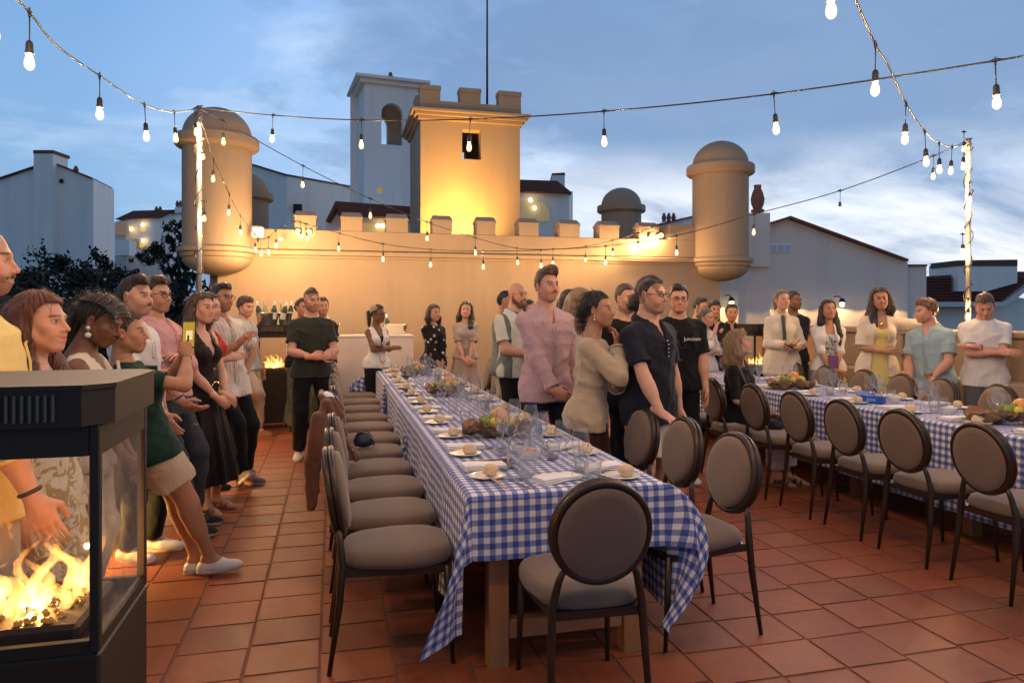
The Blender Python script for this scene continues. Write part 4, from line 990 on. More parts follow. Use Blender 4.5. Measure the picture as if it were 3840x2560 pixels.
for k, y in enumerate(LY):
    put_chair(.05 + random.uniform(-.015, .015), y, random.uniform(-.03, .03), f'taupe oval-backed chair, {ORD[k]} in the row left of the long table', 'chairs left of the long table')
put_chair(.945, 2.45, PI / 2 - .05, 'large taupe oval-backed chair at the near end of the long table', 'chairs at the table ends')
RYs = [(1.90, 3.15, .08), (1.90, 3.68, .02), (1.86, 4.14, .04), (1.92, 6.85, 0), (1.92, 7.38, .03), (1.92, 7.9, -.02), (1.92, 8.42, .02), (1.92, 8.9, 0)]
for k, (x, y, a) in enumerate(RYs):
    put_chair(x, y, PI + a, f'taupe oval-backed chair, {ORD[k]} in the row right of the long table', 'chairs right of the long table')
T2N = [3.118, 3.668, 4.196, 4.716, 5.277, 5.80, 6.36, 6.95]
T2N = [3.118, 3.668, 4.196, 4.716, 5.277, 5.86, 6.40]
for k, y in enumerate(T2N):
    put_chair(3.48 - (.05 if k > 4 else 0), y, random.uniform(-.04, .04), f'taupe oval-backed chair, {ORD[k]} on the near side of the right table', 'chairs on the near side of the right table')
T2F = [4.2, 4.76, 5.33, 5.80, 6.32, 6.92, 7.5]
for k, y in enumerate(T2F):
    put_chair(5.38, y, PI + random.uniform(-.08, .08), f'taupe oval-backed chair, {ORD[k]} on the far side of the right table', 'chairs on the far side of the right table')

# ---- tables
TZ = .757
def table(label, x0, x1, y0, y1, legs):
    t_ = thing('trestle_table', label, 'table', ((x0 + x1) / 2, (y0 + y1) / 2, 0)); ox, oy = (x0 + x1) / 2, (y0 + y1) / 2
    MB().box(x0 - ox, x1 - ox, y0 - oy, y1 - oy, TZ - .035, TZ, bev=.004).build('tabletop', M_wood, t_)
    for y in legs:
        for x in (x0 + .075, x1 - .075 - .09):
            MB().box(x - ox, x + .09 - ox, y - oy, y + .08 - oy, 0, TZ - .036, bev=.004).build('leg', M_wood, t_)
        MB().box(x0 + .166 - ox, x1 - .166 - ox, y + .01 - oy, y + .07 - oy, .12, .20, bev=.004).build('stretcher', M_wood, t_)
    for a, b_ in zip(legs[:-1], legs[1:]):
        MB().box(-.03, .03, a + .081 - oy, b_ - .001 - oy, .14, .20, bev=.004).build('stretcher', M_wood, t_)
    return t_
T1 = (.56, 1.44); T1Y = (2.93, 9.50)
table('long pale wooden trestle table under the near blue checked cloths', T1[0] + .01, T1[1] - .01, 2.945, T1Y[1] - .01, (2.955, 4.9, 7.0, 9.3))
T2 = (4.135, 4.97); T2Y = (2.2, 8.9)
table('wooden trestle table at right under blue checked cloths', T2[0] + .01, T2[1] - .01, T2Y[0] + .01, T2Y[1] - .01, (2.4, 3.9, 5.0, 6.6, 8.7))

# ---- gingham cloths
def gingham():
    m = bpy.data.materials.new('blue_gingham'); m.use_nodes = True; t = m.node_tree; gg = G(t); b = t.nodes['Principled BSDF']
    uv = N(t, 'ShaderNodeUVMap'); u, v, _ = gg.sep(uv.outputs[0])
    def stripe(c):
        f = gg.math('FRACT', gg.math('MULTIPLY', c, 1 / .050))
        return gg.math('SMOOTHSTEP', .235, .265, gg.math('ABSOLUTE', gg.math('SUBTRACT', f, .5))) if False else gg.ramp(gg.math('ABSOLUTE', gg.math('SUBTRACT', f, .5)), [(.24, 0.0), (.262, 1.0)])
    su, sv = stripe(u), stripe(v); s_ = gg.math('ADD', su, sv)
    c = gg.ramp(gg.math('MULTIPLY', s_, .5), [(0, (.78, .71, .69)), (.5, (.22, .24, .43)), (1.0, (.012, .062, .275))])
    tw = gg.noise(gg.mapping(uv.outputs[0], (500, 500, 1)), 1.0, 2, .6)
    c = gg.mix(gg.math('MULTIPLY', tw, .18), c, (.35, .35, .42)); t.links.new(c, b.inputs['Base Color'])
    b.inputs['Roughness'].default_value = .85; b.inputs['Sheen Weight'].default_value = .15; b.inputs['Specular IOR Level'].default_value = .25
    bn = N(t, 'ShaderNodeBump'); bn.inputs['Strength'].default_value = .3; bn.inputs['Distance'].default_value = .0015
    b2 = N(t, 'ShaderNodeBump'); b2.inputs['Strength'].default_value = .8; b2.inputs['Distance'].default_value = .010
    cr = gg.math('MINIMUM', gg.math('ABSOLUTE', gg.math('SUBTRACT', gg.math('FRACT', gg.math('MULTIPLY', u, 2.3)), .5)), gg.math('ABSOLUTE', gg.math('SUBTRACT', gg.math('FRACT', gg.math('MULTIPLY', v, 1.9)), .5)))
    hh_ = gg.math('ADD', gg.ramp(cr, [(0, .35), (.02, 0.0)]), gg.noise(gg.mapping(uv.outputs[0], (1, 1, 1)), 9, 4, .6, 1.0)); t.links.new(hh_, b2.inputs['Height']); t.links.new(b2.outputs[0], bn.inputs['Normal'])
    t.links.new(gg.noise(gg.mapping(uv.outputs[0], (900, 900, 1)), 1.0, 2), bn.inputs['Height']); t.links.new(bn.outputs[0], b.inputs['Normal'])
    return m
M_cloth = gingham()
def cloth(label, x0, x1, y0, y1, oL, oR, oF, oB, lift, seed, earL=((-.02, -.04), (-.17, -.05)), earR=((.17, -.06), (-.12, -.10))):
    """cloth on a table top; overhangs left/right/front/back; corners hang as ears"""
    r = np.random.default_rng(seed); d = .0155
    U = np.concatenate([np.linspace(x0 - oL, x0, int(oL / d) + 1)[:-1], np.linspace(x0, x1, int((x1 - x0) / (d * 2)) + 1), np.linspace(x1, x1 + oR, int(oR / d) + 1)[1:]])
    V = np.concatenate([np.linspace(y0 - oF, y0, max(2, int(oF / d) + 1))[:-1] if oF > 0 else [], np.linspace(y0, y1, int((y1 - y0) / (d * 1.6)) + 1), np.linspace(y1, y1 + oB, max(2, int(oB / d) + 1))[1:] if oB > 0 else []])
    uu, vv = np.meshgrid(U, V); uu = uu.ravel(); vv = vv.ravel()
    a = np.where(vv < y0, y0 - vv, np.where(vv > y1, vv - y1, 0.0)); b_ = np.where(uu < x0, x0 - uu, np.where(uu > x1, uu - x1, 0.0))
    sx = np.where(uu < x0, -1.0, 1.0); sy = np.where(vv < y0, -1.0, 1.0)
    X = np.clip(uu, x0, x1); Y = np.clip(vv, y0, y1); Zc = np.full_like(X, TZ + .004 + lift)
    rr = np.hypot(a, b_); th = np.arctan2(a, b_)                     # 0 on the side drape, pi/2 on the end drape
    bend = .022
    hang = np.where(rr < bend * 1.57, bend * np.sin(np.minimum(rr / bend, 1.57)) , bend) ; drop = np.where(rr < bend * 1.57, bend * (1 - np.cos(np.minimum(rr / bend, 1.57))), bend + rr - bend * 1.57)
    inner = rr <= 0
    # waves in the drapes grow towards the hem
    grow = np.clip(rr / .6, 0, 1)
    ph = r.uniform(0, 6.28, 6)
    wv = lambda s_, k: .5 * np.sin(s_ * 7.1 + ph[k]) + .35 * np.sin(s_ * 13.3 + ph[k + 1]) + .25 * np.sin(s_ * 22 + ph[k + 2])
    waveX = (wv(vv, 0) + .5) * .030 * grow; waveY = (wv(uu * 1.3, 3) + .5) * .025 * grow
    c2, s2 = np.cos(th), np.sin(th)
    dX = sx * c2 * (hang + waveX) ; dY = sy * s2 * (hang + waveY)
    corner = (a > 0) & (b_ > 0)
    u_ = np.clip(rr / max(math.hypot(max(oF, oB), max(oL, oR)), 1e-6), 0, 1); wgt = np.sin(2 * th) ** .8 * corner
    q1 = np.where(sx < 0, earL[0][0], earR[0][0]); q2 = np.where(sx < 0, earL[0][1], earR[0][1]); t1 = np.where(sx < 0, earL[1][0], earR[1][0]); t2 = np.where(sx < 0, earL[1][1], earR[1][1])
    fx = (q1 * np.sin(PI * np.minimum(u_ * 1.05, 1)) + t1 * u_ ** 2) * wgt; fy = (q2 * np.sin(PI * np.minimum(u_ * 1.05, 1)) + t2 * u_ ** 2) * wgt; fy = np.where(sy > 0, -fy, fy)
    pleat = np.where(corner, .06 * np.sin(4 * th) * rr + .018 * np.sin(11 * th + 4 * rr) * np.minimum(rr * 3, 1), 0)
    dX = dX + fx + pleat * .85 * sx; dY = dY + fy + pleat * .35 * sy
    dropc = np.where(corner, np.sqrt(np.maximum(drop ** 2 - .6 * (fx ** 2 + fy ** 2), drop ** 2 * .3)), drop)
    X = X + np.where(inner, 0, dX); Y = Y + np.where(inner, 0, dY); Zc = Zc - np.where(inner, 0, dropc)
    Zc = Zc + np.where(inner, .0012 * np.sin(uu * 31 + ph[0]) * np.sin(vv * 17 + ph[1]) + .0014, 0)
    Zc = np.maximum(Zc, .012)
    nu, nv = len(U), len(V); i = np.arange(nu * nv).reshape(nv, nu)
    q = np.stack([i[:-1, :-1], i[:-1, 1:], i[1:, 1:], i[1:, :-1]], -1).reshape(-1, 4)
    me = mesh_np('tablecloth', np.stack([X, Y, Zc], 1), q, True); me.materials.append(M_cloth)
    uvl = me.uv_layers.new(name='UVMap'); li = np.zeros(len(me.loops), np.int32); me.loops.foreach_get('vertex_index', li)
    uvs = np.stack([uu[li], vv[li]], 1).astype(np.float32); uvl.data.foreach_set('uv', uvs.ravel())
    return tag(link('tablecloth', me), label, 'tablecloth', 'blue checked tablecloths')
cloth('checked cloth on the near end of the long table, corner hanging to the floor', T1[0], T1[1], T1Y[0], 5.35, .60, .60, .29, 0, .0045, 1)
cloth('blue and white checked cloth on the middle of the long table', T1[0], T1[1], 5.2, 7.7, .55, .55, 0, 0, .0, 2)
cloth('blue and white checked cloth on the far end of the long table', T1[0], T1[1], 7.6, T1Y[1], .55, .55, 0, .4, .0045, 3, ((-.25, .1), (-.30, .0)))
cloth('blue and white checked cloth on the near half of the right table', T2[0], T2[1], T2Y[0], 4.55, .60, .5, .25, 0, .0, 4)
cloth('blue and white checked cloth on the middle of the right table', T2[0], T2[1], 4.45, 6.75, .58, .5, 0, 0, .0045, 5)
cloth('blue and white checked cloth on the far end of the right table', T2[0], T2[1], 6.65, T2Y[1], .55, .5, 0, .3, .0, 6)
# loose gathered corner hanging between cloths
def gather(label, x, y, z, w, h_, seed, dx=0.0):
    r = np.random.default_rng(seed); n, k = 26, 26; P = []; UV = []
    for j in range(k):
        t = j / (k - 1)
        for i in range(n):
            s_ = i / (n - 1) - .5; ww = w * (.12 + .88 * t)
            P.append((x - .03 - dx * t - .035 * math.sin(s_ * 14 + seed) * (.3 + t) - .02 * t, y + s_ * ww, z - h_ * t * (1 - .25 * abs(s_) * 2 * t))); UV.append((x + s_ * w * 1.2 + t * .2, y + t * h_))
    i = np.arange(n * k).reshape(k, n); q = np.stack([i[:-1, :-1], i[:-1, 1:], i[1:, 1:], i[1:, :-1]], -1).reshape(-1, 4)
    me = mesh_np('tablecloth', P, q); me.materials.append(M_cloth); u = me.uv_layers.new(name='UVMap')
    li = np.zeros(len(me.loops), np.int32); me.loops.foreach_get('vertex_index', li); u.data.foreach_set('uv', np.array(UV, np.float32)[li].ravel())
    return me
for (lb, *a) in (('gathered cloth corner tied at the second joint of the long table', .545, 7.45, .775, .34, .50, 1), ('loose cloth corner hanging at the first table joint of the long table', .545, 5.25, .62, .20, .42, 2)):
    tag(link('cloth_corner', gather(lb, *a)), lb, 'tablecloth')

# ================================================================== TABLEWARE
M_china = mat('white_china', (.72, .70, .66), .18, coat=.3)
M_bread = mat('bread_crust', (.66, .48, .30), .9, var=.30, vscale=34, bump=.9, bscale=45, bdist=.008)
M_linen = mat('white_linen', (.74, .71, .69), .9, var=.04, vscale=20, bump=.3, bscale=300, bdist=.002)
M_glass = thin_glass('clear_glass', (.985, .985, .985), 1.0, .04)
M_tumb = thin_glass('tumbler_glass', (.97, .97, .965), .9, .06)
M_white_w = thin_glass('white_wine', (.98, .72, .25), .5); M_red_w = mat('red_wine', (.05, .004, .006), .05, spec=.6); M_amber = thin_glass('amber_wine', (.95, .50, .12), .5)
M_cut = mat('cutlery_steel', (.55, .53, .50), .16, metal=1.0)
def proto(fn):
    return fn()
def mk_plate():
    return sharp(MB().lathe([(.0, .004), (.045, .004), (.055, .006), (.082, .013), (.084, .015), (.081, .0165), (.055, .009), (.04, .007), (0, .007)], 32, cap=False).mesh('plate', M_china), 50)
def mk_bread(seed):
    m = MB().ball((0, 0, .025), (.039, .035, .029), seg=18, rings=14, jit=.095, seed=seed); return m.mesh('bread_roll', M_bread)
def mk_napkin(seed):
    m = MB(); n = 16; r = random.Random(seed)
    for L in range(3):
        z0 = .001 + L * .0075; vs = []; w, l = .052 - .002 * L, .105
        for i in range(n + 1):
            x = -l + 2 * l * i / n
            for y, z in ((-w, z0), (-w - .004, z0 + .0035), (-w, z0 + .007), (w, z0 + .007), (w + .003, z0 + .0035), (w, z0)):
                vs.append((x, y + .003 * math.sin(x * 30 + L), z + .0025 * math.sin(x * 25 + L + seed)))
        fs = [(i * 6 + k, i * 6 + (k + 1) % 6, (i + 1) * 6 + (k + 1) % 6, (i + 1) * 6 + k) for i in range(n) for k in range(6)] + [tuple(range(6))[::-1], tuple(n * 6 + k for k in range(6))]
        m.add(vs, fs, 0, True)
    return sharp(m.mesh('napkin', M_linen), 60)
def strip(m, pts, ws, t=.0018):
    vs = []
    for (x, y, z), w in zip(pts, ws): vs += [(x, y - w, z), (x, y + w, z), (x, y + w, z + t), (x, y - w, z + t)]
    n = len(pts); fs = [(0, 1, 2, 3), (4 * n - 1, 4 * n - 2, 4 * n - 3, 4 * n - 4)]
    for i in range(n - 1):
        for k in range(4): fs.append((4 * i + k, 4 * i + 4 + k, 4 * i + 4 + (k + 1) % 4, 4 * i + (k + 1) % 4))
    m.add(vs, fs)
def mk_knife():
    m = MB(); strip(m, [(-.11, 0, .001), (-.10, 0, .001), (-.02, 0, .001), (-.01, 0, .001), (.0, 0, .001), (.06, .001, .001), (.10, .002, .001), (.112, .003, .001)], [.006, .0075, .006, .004, .008, .0095, .008, .001], .0035); return m.mesh('knife', M_cut)
def mk_fork():
    m = MB(); strip(m, [(-.10, 0, .001), (-.09, 0, .001), (0, 0, .002), (.03, 0, .006), (.045, 0, .006), (.06, 0, .003)], [.006, .008, .003, .004, .0105, .012])
    for k in range(4): strip(m, [(.059, -.0095 + k * .0063, .003), (.09, -.0095 + k * .0063, .003), (.105, -.0095 + k * .0063, .008)], [.002, .002, .0008])
    return m.mesh('fork', M_cut)
def mk_spoon():
    m = MB(); strip(m, [(-.10, 0, .001), (-.09, 0, .001), (0, 0, .002), (.045, 0, .006)], [.006, .008, .003, .004])
    m.ball((.07, 0, .006), (.028, .018, .005), seg=12, rings=6); return m.mesh('spoon', M_cut)
def mk_tumbler():
    m = MB(); n = 48; prof = [(.028, .002), (.030, .006), (.0335, .04), (.0345, .055), (.039, .062), (.041, .09), (.0425, .095)]; vs = []
    for j, (r_, z) in enumerate(prof):
        for i in range(n):
            k = 1 + (.035 * math.cos(i * PI * 2 * 12 / n) if 1 <= j <= 3 else 0); a = 2 * PI * i / n; vs.append((r_ * k * math.cos(a), r_ * k * math.sin(a), z))
    m.add(vs, [(j * n + i, j * n + (i + 1) % n, (j + 1) * n + (i + 1) % n, (j + 1) * n + i) for j in range(len(prof) - 1) for i in range(n)] + [tuple(range(n))[::-1]], 0, True)
    m.lathe([(0, .012), (.029, .012), (.032, .04), (.036, .060), (.0395, .094), (.0425, .095)], 24, cap=False)
    return m.mesh('tumbler', M_tumb)
def mk_wine(s_=1.0, liquid=None):
    m = MB()
    prof = [(.034, .001), (.034, .003), (.012, .007), (.0042, .014), (.0036, .05), (.0040, .088), (.012, .098), (.030, .115), (.040, .145), (.042, .165), (.038, .20), (.0335, .222)]
    m.lathe([(r_ * s_, z * s_) for r_, z in prof], 28, cap=False)
    m.tube([(.0335 * s_ * math.cos(2 * PI * k / 28), .0335 * s_ * math.sin(2 * PI * k / 28), .222 * s_) for k in range(28)], .0008, 4, closed=True)
    return m.mesh('bowl', M_glass)
def mk_liquid(h_, m_):
    m = MB(); prof = [(.0, .0985), (.010, .100), (.0285, .116), (.0385, .145)]
    prof = [p for p in prof if p[1] <= h_] + [(.036 if h_ > .13 else .028, h_), (0, h_)]
    return m.lathe(prof, 24, cap=False).mesh('wine', m_)
PLATE = mk_plate(); BREAD = [mk_bread(k) for k in range(6)]; NAP = [mk_napkin(k) for k in range(3)]; KNIFE = mk_knife(); FORK = mk_fork(); SPOON = mk_spoon(); TUMB = mk_tumbler(); WINE = mk_wine(); WINE_S = mk_wine(.86)
LIQ = {'white': mk_liquid(.135, M_white_w), 'red': mk_liquid(.145, M_red_w), 'amber': mk_liquid(.128, M_amber)}
ZC = TZ + .0105
def item(name, me, x, y, rz, label, cat, group, z=ZC, tilt=(0, 0)):
    o = link(name, me); o.location = (x, y, z); o.rotation_euler = (tilt[0], tilt[1], rz); return tag(o, label, cat, group)
def wineglass(x, y, label, liq=None, me=WINE, z=ZC, group='stemmed wine glasses', rot=(0, 0, 0)):
    t_ = thing('wine_glass', label, 'wine glass', (x, y, z), group=group); t_.rotation_euler = rot
    link('glass', me, t_)
    if liq: link('wine', LIQ[liq], t_)
    return t_
def setting(x, y, side, lab, near, left=True):
    """place setting; side = +1 when the guest sits at -x. lab: words locating it"""
    r = random.Random(int(x * 100 + y * 1000)); a = 0 if side > 0 else PI
    j = lambda s_=.012: r.uniform(-s_, s_)
    gx = x + side * .115
    item('plate', PLATE, gx + j(), y - .06 + j(), 0, f'white side plate {lab}', 'plate', 'side plates')
    item('bread_roll', BREAD[r.randrange(6)], gx + .01 + j(), y - .055 + j(), r.uniform(0, 6), f'round bread roll {lab}', 'bread roll', 'bread rolls', ZC + .008)
    item('napkin', NAP[r.randrange(3)], gx + side * .03 + j(), y + .14 + j(), a + j(.08), f'folded white napkin {lab}', 'napkin', 'folded napkins')
    item('knife', KNIFE, gx + side * .03 + j(), y + .062 + j(), a + j(.06), f'knife {lab}', 'knife', 'table knives')
    item('fork', FORK, gx + side * .04 + j(), y + .225 + j(), a + j(.06), f'fork {lab}', 'fork', 'table forks')
    if near: item('spoon', SPOON, x + side * .28 + j(), y + .05 + j(), a + PI / 2 + j(.3), f'spoon {lab}', 'spoon', 'table spoons')
    item('tumbler', TUMB, x + side * (.29 + j(.02)), y - .10 + j(.03), r.uniform(0, 6), f'ribbed water tumbler {lab}', 'tumbler', 'water tumblers')
    wineglass(x + side * (.315 + j(.02)), y + .01 + j(.02), f'tall empty wine glass {lab}')
    wineglass(x + side * (.36 + j(.02)), y - .05 + j(.02), f'smaller empty wine glass {lab}', None, WINE_S)
for k, y in enumerate(LY):
    setting(T1[0] + .02, y, 1, f'at the {ORD[k]} place along the left side of the long table', k < 3)
for k, y in enumerate([3.10, 3.66, 4.25, 4.85, 5.45, 6.05, 6.68, 7.3, 7.9, 8.5, 9.1]):
    setting(T1[1] - .02, y, -1, f'at the {ORD[k]} place along the right side of the long table', k < 3)
T2S = [2.85, 3.40, 3.97, 4.55, 5.12, 5.7, 6.3, 6.9, 7.5]
for k, y in enumerate(T2S):
    setting(T2[0] + .02, y, 1, f'at the {ORD[k]} place on the near side of the right table', k < 2)
    setting(T2[1] - .02, y + .1, -1, f'at the {ORD[k]} place on the far side of the right table', False)
# things on the near end
item('napkin', NAP[1], .985, 3.07, .35, 'folded white napkin alone in the middle of the near table end', 'napkin', 'folded napkins')
item('fork', FORK, .80, 3.05, PI / 2 + .25, 'left of two forks lying by the bread plate at the near end', 'fork', 'table forks')
item('fork', FORK, .835, 3.055, PI / 2 + .15, 'right of two forks lying by the bread plate at the near end', 'fork', 'table forks')
item('knife', KNIFE, 1.13, 3.06, -PI / 2 + .45, 'knife at the near table end right of the lone napkin', 'knife', 'table knives')
item('knife', KNIFE, 1.215, 3.05, -PI / 2 + .1, 'butter knife at the near table end right of the longer knife', 'knife', 'table knives')
item('knife', KNIFE, .70, 3.02, PI / 2 + .1, 'butter knife resting on the nearest bread plate', 'knife', 'table knives', ZC + .016)
fan = MB().box(-.13, .13, -.011, .011, 0, .018, bev=.004).build('folding_fan', mat('dark_wood', (.16, .08, .04), .4, var=.3, vscale=8, stretch=(1, 12, 12)))
fan.location = (.755, 3.50, ZC); fan.rotation_euler = (0, 0, .12); tag(fan, 'folded wooden hand fan lying by the nearest napkin', 'fan')
bowlm = MB().lathe([(.0, .0), (.032, .0), (.036, .004), (.047, .038), (.050, .050), (.0475, .050), (.044, .038), (.034, .010), (0, .008)], 28, cap=False)
BOWL = sharp(bowlm.mesh('bowl', M_china), 45)
M_olive = mat('olives', (.12, .07, .05), .3, var=.3, vscale=30)
def small_bowl(x, y, lb, fill=None):
    t_ = thing('small_bowl', lb, 'bowl', (x, y, ZC), group='small white bowls'); link('bowl', BOWL, t_)
    if fill:
        m = MB(); r = random.Random(int(x * 99))
        for k in range(9): m.ball((r.uniform(-.028, .028), r.uniform(-.028, .028), .040 + r.uniform(0, .008)), .011, seg=8, rings=6)
        m.build('olives', fill, t_)
small_bowl(.985, 3.72, 'small white bowl of olives in front of the fruit basket', M_olive)
small_bowl(1.00, 3.55, 'small white bowl of orange paste behind the nearest tumbler', mat('orange_paste', (.6, .22, .06), .5))
small_bowl(4.50, 4.35, 'small white bowl on the near part of the right table', None)
small_bowl(4.47, 5.62, 'small white bowl by the fruit basket on the right table', None)
small_bowl(4.62, 5.02, 'small white bowl beside the blue boxes', None)
for x, y, lq, me, lb in ((1.12, 3.98, 'amber', WINE, 'wine glass with a little amber wine beside the beige sweater'), (.70, 7.05, 'red', WINE, 'wine glass of red wine on the middle of the long table'), (.66, 7.9, 'amber', WINE, 'wine glass of amber wine by the far bread rolls'), (.62, 9.30, 'white', WINE, 'wine glass of white wine on the far left table corner'), (1.15, 8.9, 'white', WINE, 'wine glass of white wine below the black patterned top'), (4.3, 6.9, 'red', WINE, 'wine glass of red wine at the far end of the right table'),
                         (.98, 3.42, None, WINE, 'big empty wine glass in the middle of the near table end'), (1.11, 3.36, None, WINE, 'big empty wine glass nearest the sweater woman'), (1.06, 3.60, None, WINE, 'big empty wine glass behind the nearest two'), (.92, 3.85, None, WINE, 'big empty wine glass in front of the fruit basket')):
    wineglass(x, y, lb, lq, me)
item('tumbler', TUMB, .86, 3.36, 0, 'ribbed tumbler of water at the middle of the near table end', 'tumbler', 'water tumblers')
item('tumbler', TUMB, 1.16, 3.22, 0, 'ribbed tumbler of water at the right of the near table end', 'tumbler', 'water tumblers')
M_choc = mat('choc_wrap', (.10, .03, .035), .35)
for x, y, a, lb in ((.93, 3.86, .3, 'dark red wrapped sweet by the fourth spoon'), (.86, 3.47, .2, 'dark red wrapped sweet under the nearest spoon'), (1.10, 3.50, .8, 'dark red wrapped sweet by the glass stems')):
    o = MB().box(-.028, .028, -.02, .02, 0, .006, bev=.002).build('wrapped_sweet', M_choc); o.location = (x, y, ZC); o.rotation_euler = (0, 0, a); tag(o, lb, 'sweet', 'wrapped sweets')

# ---- cork bark baskets of fruit
M_cork = mat('cork_bark', (.20, .125, .075), .95, var=.55, vscale=22, bump=1.0, bscale=34, bdist=.02)
M_corkin = mat('cork_inside', (.36, .17, .09), .9, var=.3, vscale=30, bump=.6, bscale=50)
M_orange = mat('orange_skin', (.72, .27, .07), .45, var=.12, vscale=10, bump=.3, bscale=120, bdist=.002)
M_lemon = mat('lemon_skin', (.58, .44, .06), .45, var=.12, vscale=8, bump=.3, bscale=120, bdist=.002)
M_lime = mat('green_fig', (.20, .24, .045), .5, var=.25, vscale=8, bump=.2, bscale=90, bdist=.002)
def basket(x, y, rz, L, lb, fr, seed):
    t_ = thing('bark_basket', lb, 'basket', (x, y, ZC), rz, 'cork bark baskets'); r = np.random.default_rng(seed); m = MB(); n, k = 26, 18; vi = []; vo = []
    for i in range(n):
        u = i / (n - 1) * 2 - 1; R_ = (.085 + .02 * math.sin(u * 5 + seed)) * (1 - .35 * u ** 4)
        for j in range(k):
            a = PI * (1.02 + .96 * j / (k - 1)) ; nz = 1 + .10 * math.sin(7 * u + 5 * a + seed) + .07 * math.sin(17 * u - 9 * a) + .08 * r.normal()
            top = .02 * math.sin(9 * u + (0 if j < k / 2 else 2)) + .012 * r.normal() if j in (0, k - 1) else 0
            vo.append((u * L, R_ * 1.25 * nz * math.cos(a), .088 + R_ * nz * math.sin(a) + top)); vi.append((u * L * .97, R_ * 1.02 * math.cos(a), .092 + R_ * .80 * math.sin(a) + top))
    f = [(i * k + j, i * k + j + 1, (i + 1) * k + j + 1, (i + 1) * k + j) for i in range(n - 1) for j in range(k - 1)]
    m.add(vo, f, 0, True); m.add(vi, [q[::-1] for q in f], 1, True); o1, o2 = 0, n * k
    e = [(i * k, (i + 1) * k, o2 + (i + 1) * k, o2 + i * k) for i in range(n - 1)] + [((i + 1) * k + k - 1, i * k + k - 1, o2 + i * k + k - 1, o2 + (i + 1) * k + k - 1) for i in range(n - 1)] + [(j + 1, j, o2 + j, o2 + j + 1) for j in range(k - 1)] + [((n - 1) * k + j, (n - 1) * k + j + 1, o2 + (n - 1) * k + j + 1, o2 + (n - 1) * k + j) for j in range(k - 1)]
    m.add([m.v[i] for i in range(len(m.v))], e, 0, False); m.build('bark', [M_cork, M_corkin], t_)
    c_, s_ = math.cos(rz), math.sin(rz)
    for q, (fx, fy, fz, rr, mt, nm, fl) in enumerate(fr):
        o = MB().ball((0, 0, 0), (rr * 1.05, rr, rr * .95), seg=16, rings=12, jit=.02, seed=q + seed).build(nm, mt)
        o.location = (x + fx * c_ - fy * s_, y + fx * s_ + fy * c_, ZC + fz); tag(o, fl, nm, 'fruit in the bark baskets')
def fruit(w): return [(.03, .0, .125, .052, M_orange, 'orange', f'big round orange on top of {w}'), (-.05, -.03, .095, .033, M_lime, 'fig', f'green fig left of the orange in {w}'), (.0, -.055, .095, .034, M_lemon, 'lemon', f'yellow lemon low in front in {w}'), (.085, -.045, .10, .036, M_lemon, 'lemon', f'yellow lemon at the right in {w}'), (-.07, .03, .10, .03, M_lime, 'fig', f'small green fig at the back of {w}'), (-.015, -.02, .12, .028, M_lime, 'fig', f'green fig between the others in {w}')]
basket(.965, 4.25, -.15, .20, 'cork bark basket of oranges, lemons and figs near the middle of the long table', fruit('the nearest basket on the long table'), 1)
basket(1.0, 6.5, .3, .17, 'cork bark basket of fruit halfway down the long table', fruit('the middle basket'), 2)
basket(.95, 8.6, .5, .17, 'cork bark basket of fruit at the far end of the long table', fruit('the farthest basket'), 3)
basket(4.42, 6.15, -.2, .22, 'cork bark basket of fruit beside the seated blonde woman', fruit('the basket by the blonde'), 4)
basket(4.55, 3.86, -.55, .30, 'big rough cork bark basket at the right edge of the picture', fruit('the big basket at right'), 5)
# blue boxes
M_bluebox = mat('blue_carton', (.02, .075, .36), .35)
for k, (x, y, z, a, tl, lb) in enumerate(((4.44, 5.03, .035, .2, 0, 'blue paper box lying flat on the right table'), (4.47, 5.18, .05, .5, .35, 'blue paper box leaning on the other blue box'))):
    t_ = thing('paper_box', lb, 'box', (4.42 + .02 * k, 5.02 + .13 * k, ZC + .032 + k * .012), a - 1.2, 'blue paper boxes'); t_.rotation_euler.x = tl
    MB().box(-.075, .075, -.045, .045, -.03, .03, bev=.002).build('carton', M_bluebox, t_)
    MB().box(-.05, .02, -.0455, -.0452, -.012, .012).build('printed_label', mat('pale_blue_print', (.12, .25, .6), .4), t_)
# sunglasses on the table
sg = MB()
for s_ in (-1, 1): sg.tube([(s_ * .034 + .026 * math.cos(2 * PI * k / 16), 0, .022 + .021 * math.sin(2 * PI * k / 16)) for k in range(16)], .0032, 5, closed=True).add([(s_ * .034 + .025 * math.cos(2 * PI * k / 16), 0, .022 + .020 * math.sin(2 * PI * k / 16)) for k in range(16)], [tuple(range(16))]).tube([(s_ * .06, 0, .03), (s_ * .064, .12, .012)], .003, 5)
sg.tube([(-.01, 0, .026), (.01, 0, .026)], .003, 5); o = sg.build('sunglasses', mat('black_plastic', (.012, .012, .014), .15)); o.location = (.66, 6.72, ZC); o.rotation_euler = (0, 0, -1.2); tag(o, 'black sunglasses lying by a bread roll on the long table', 'sunglasses')

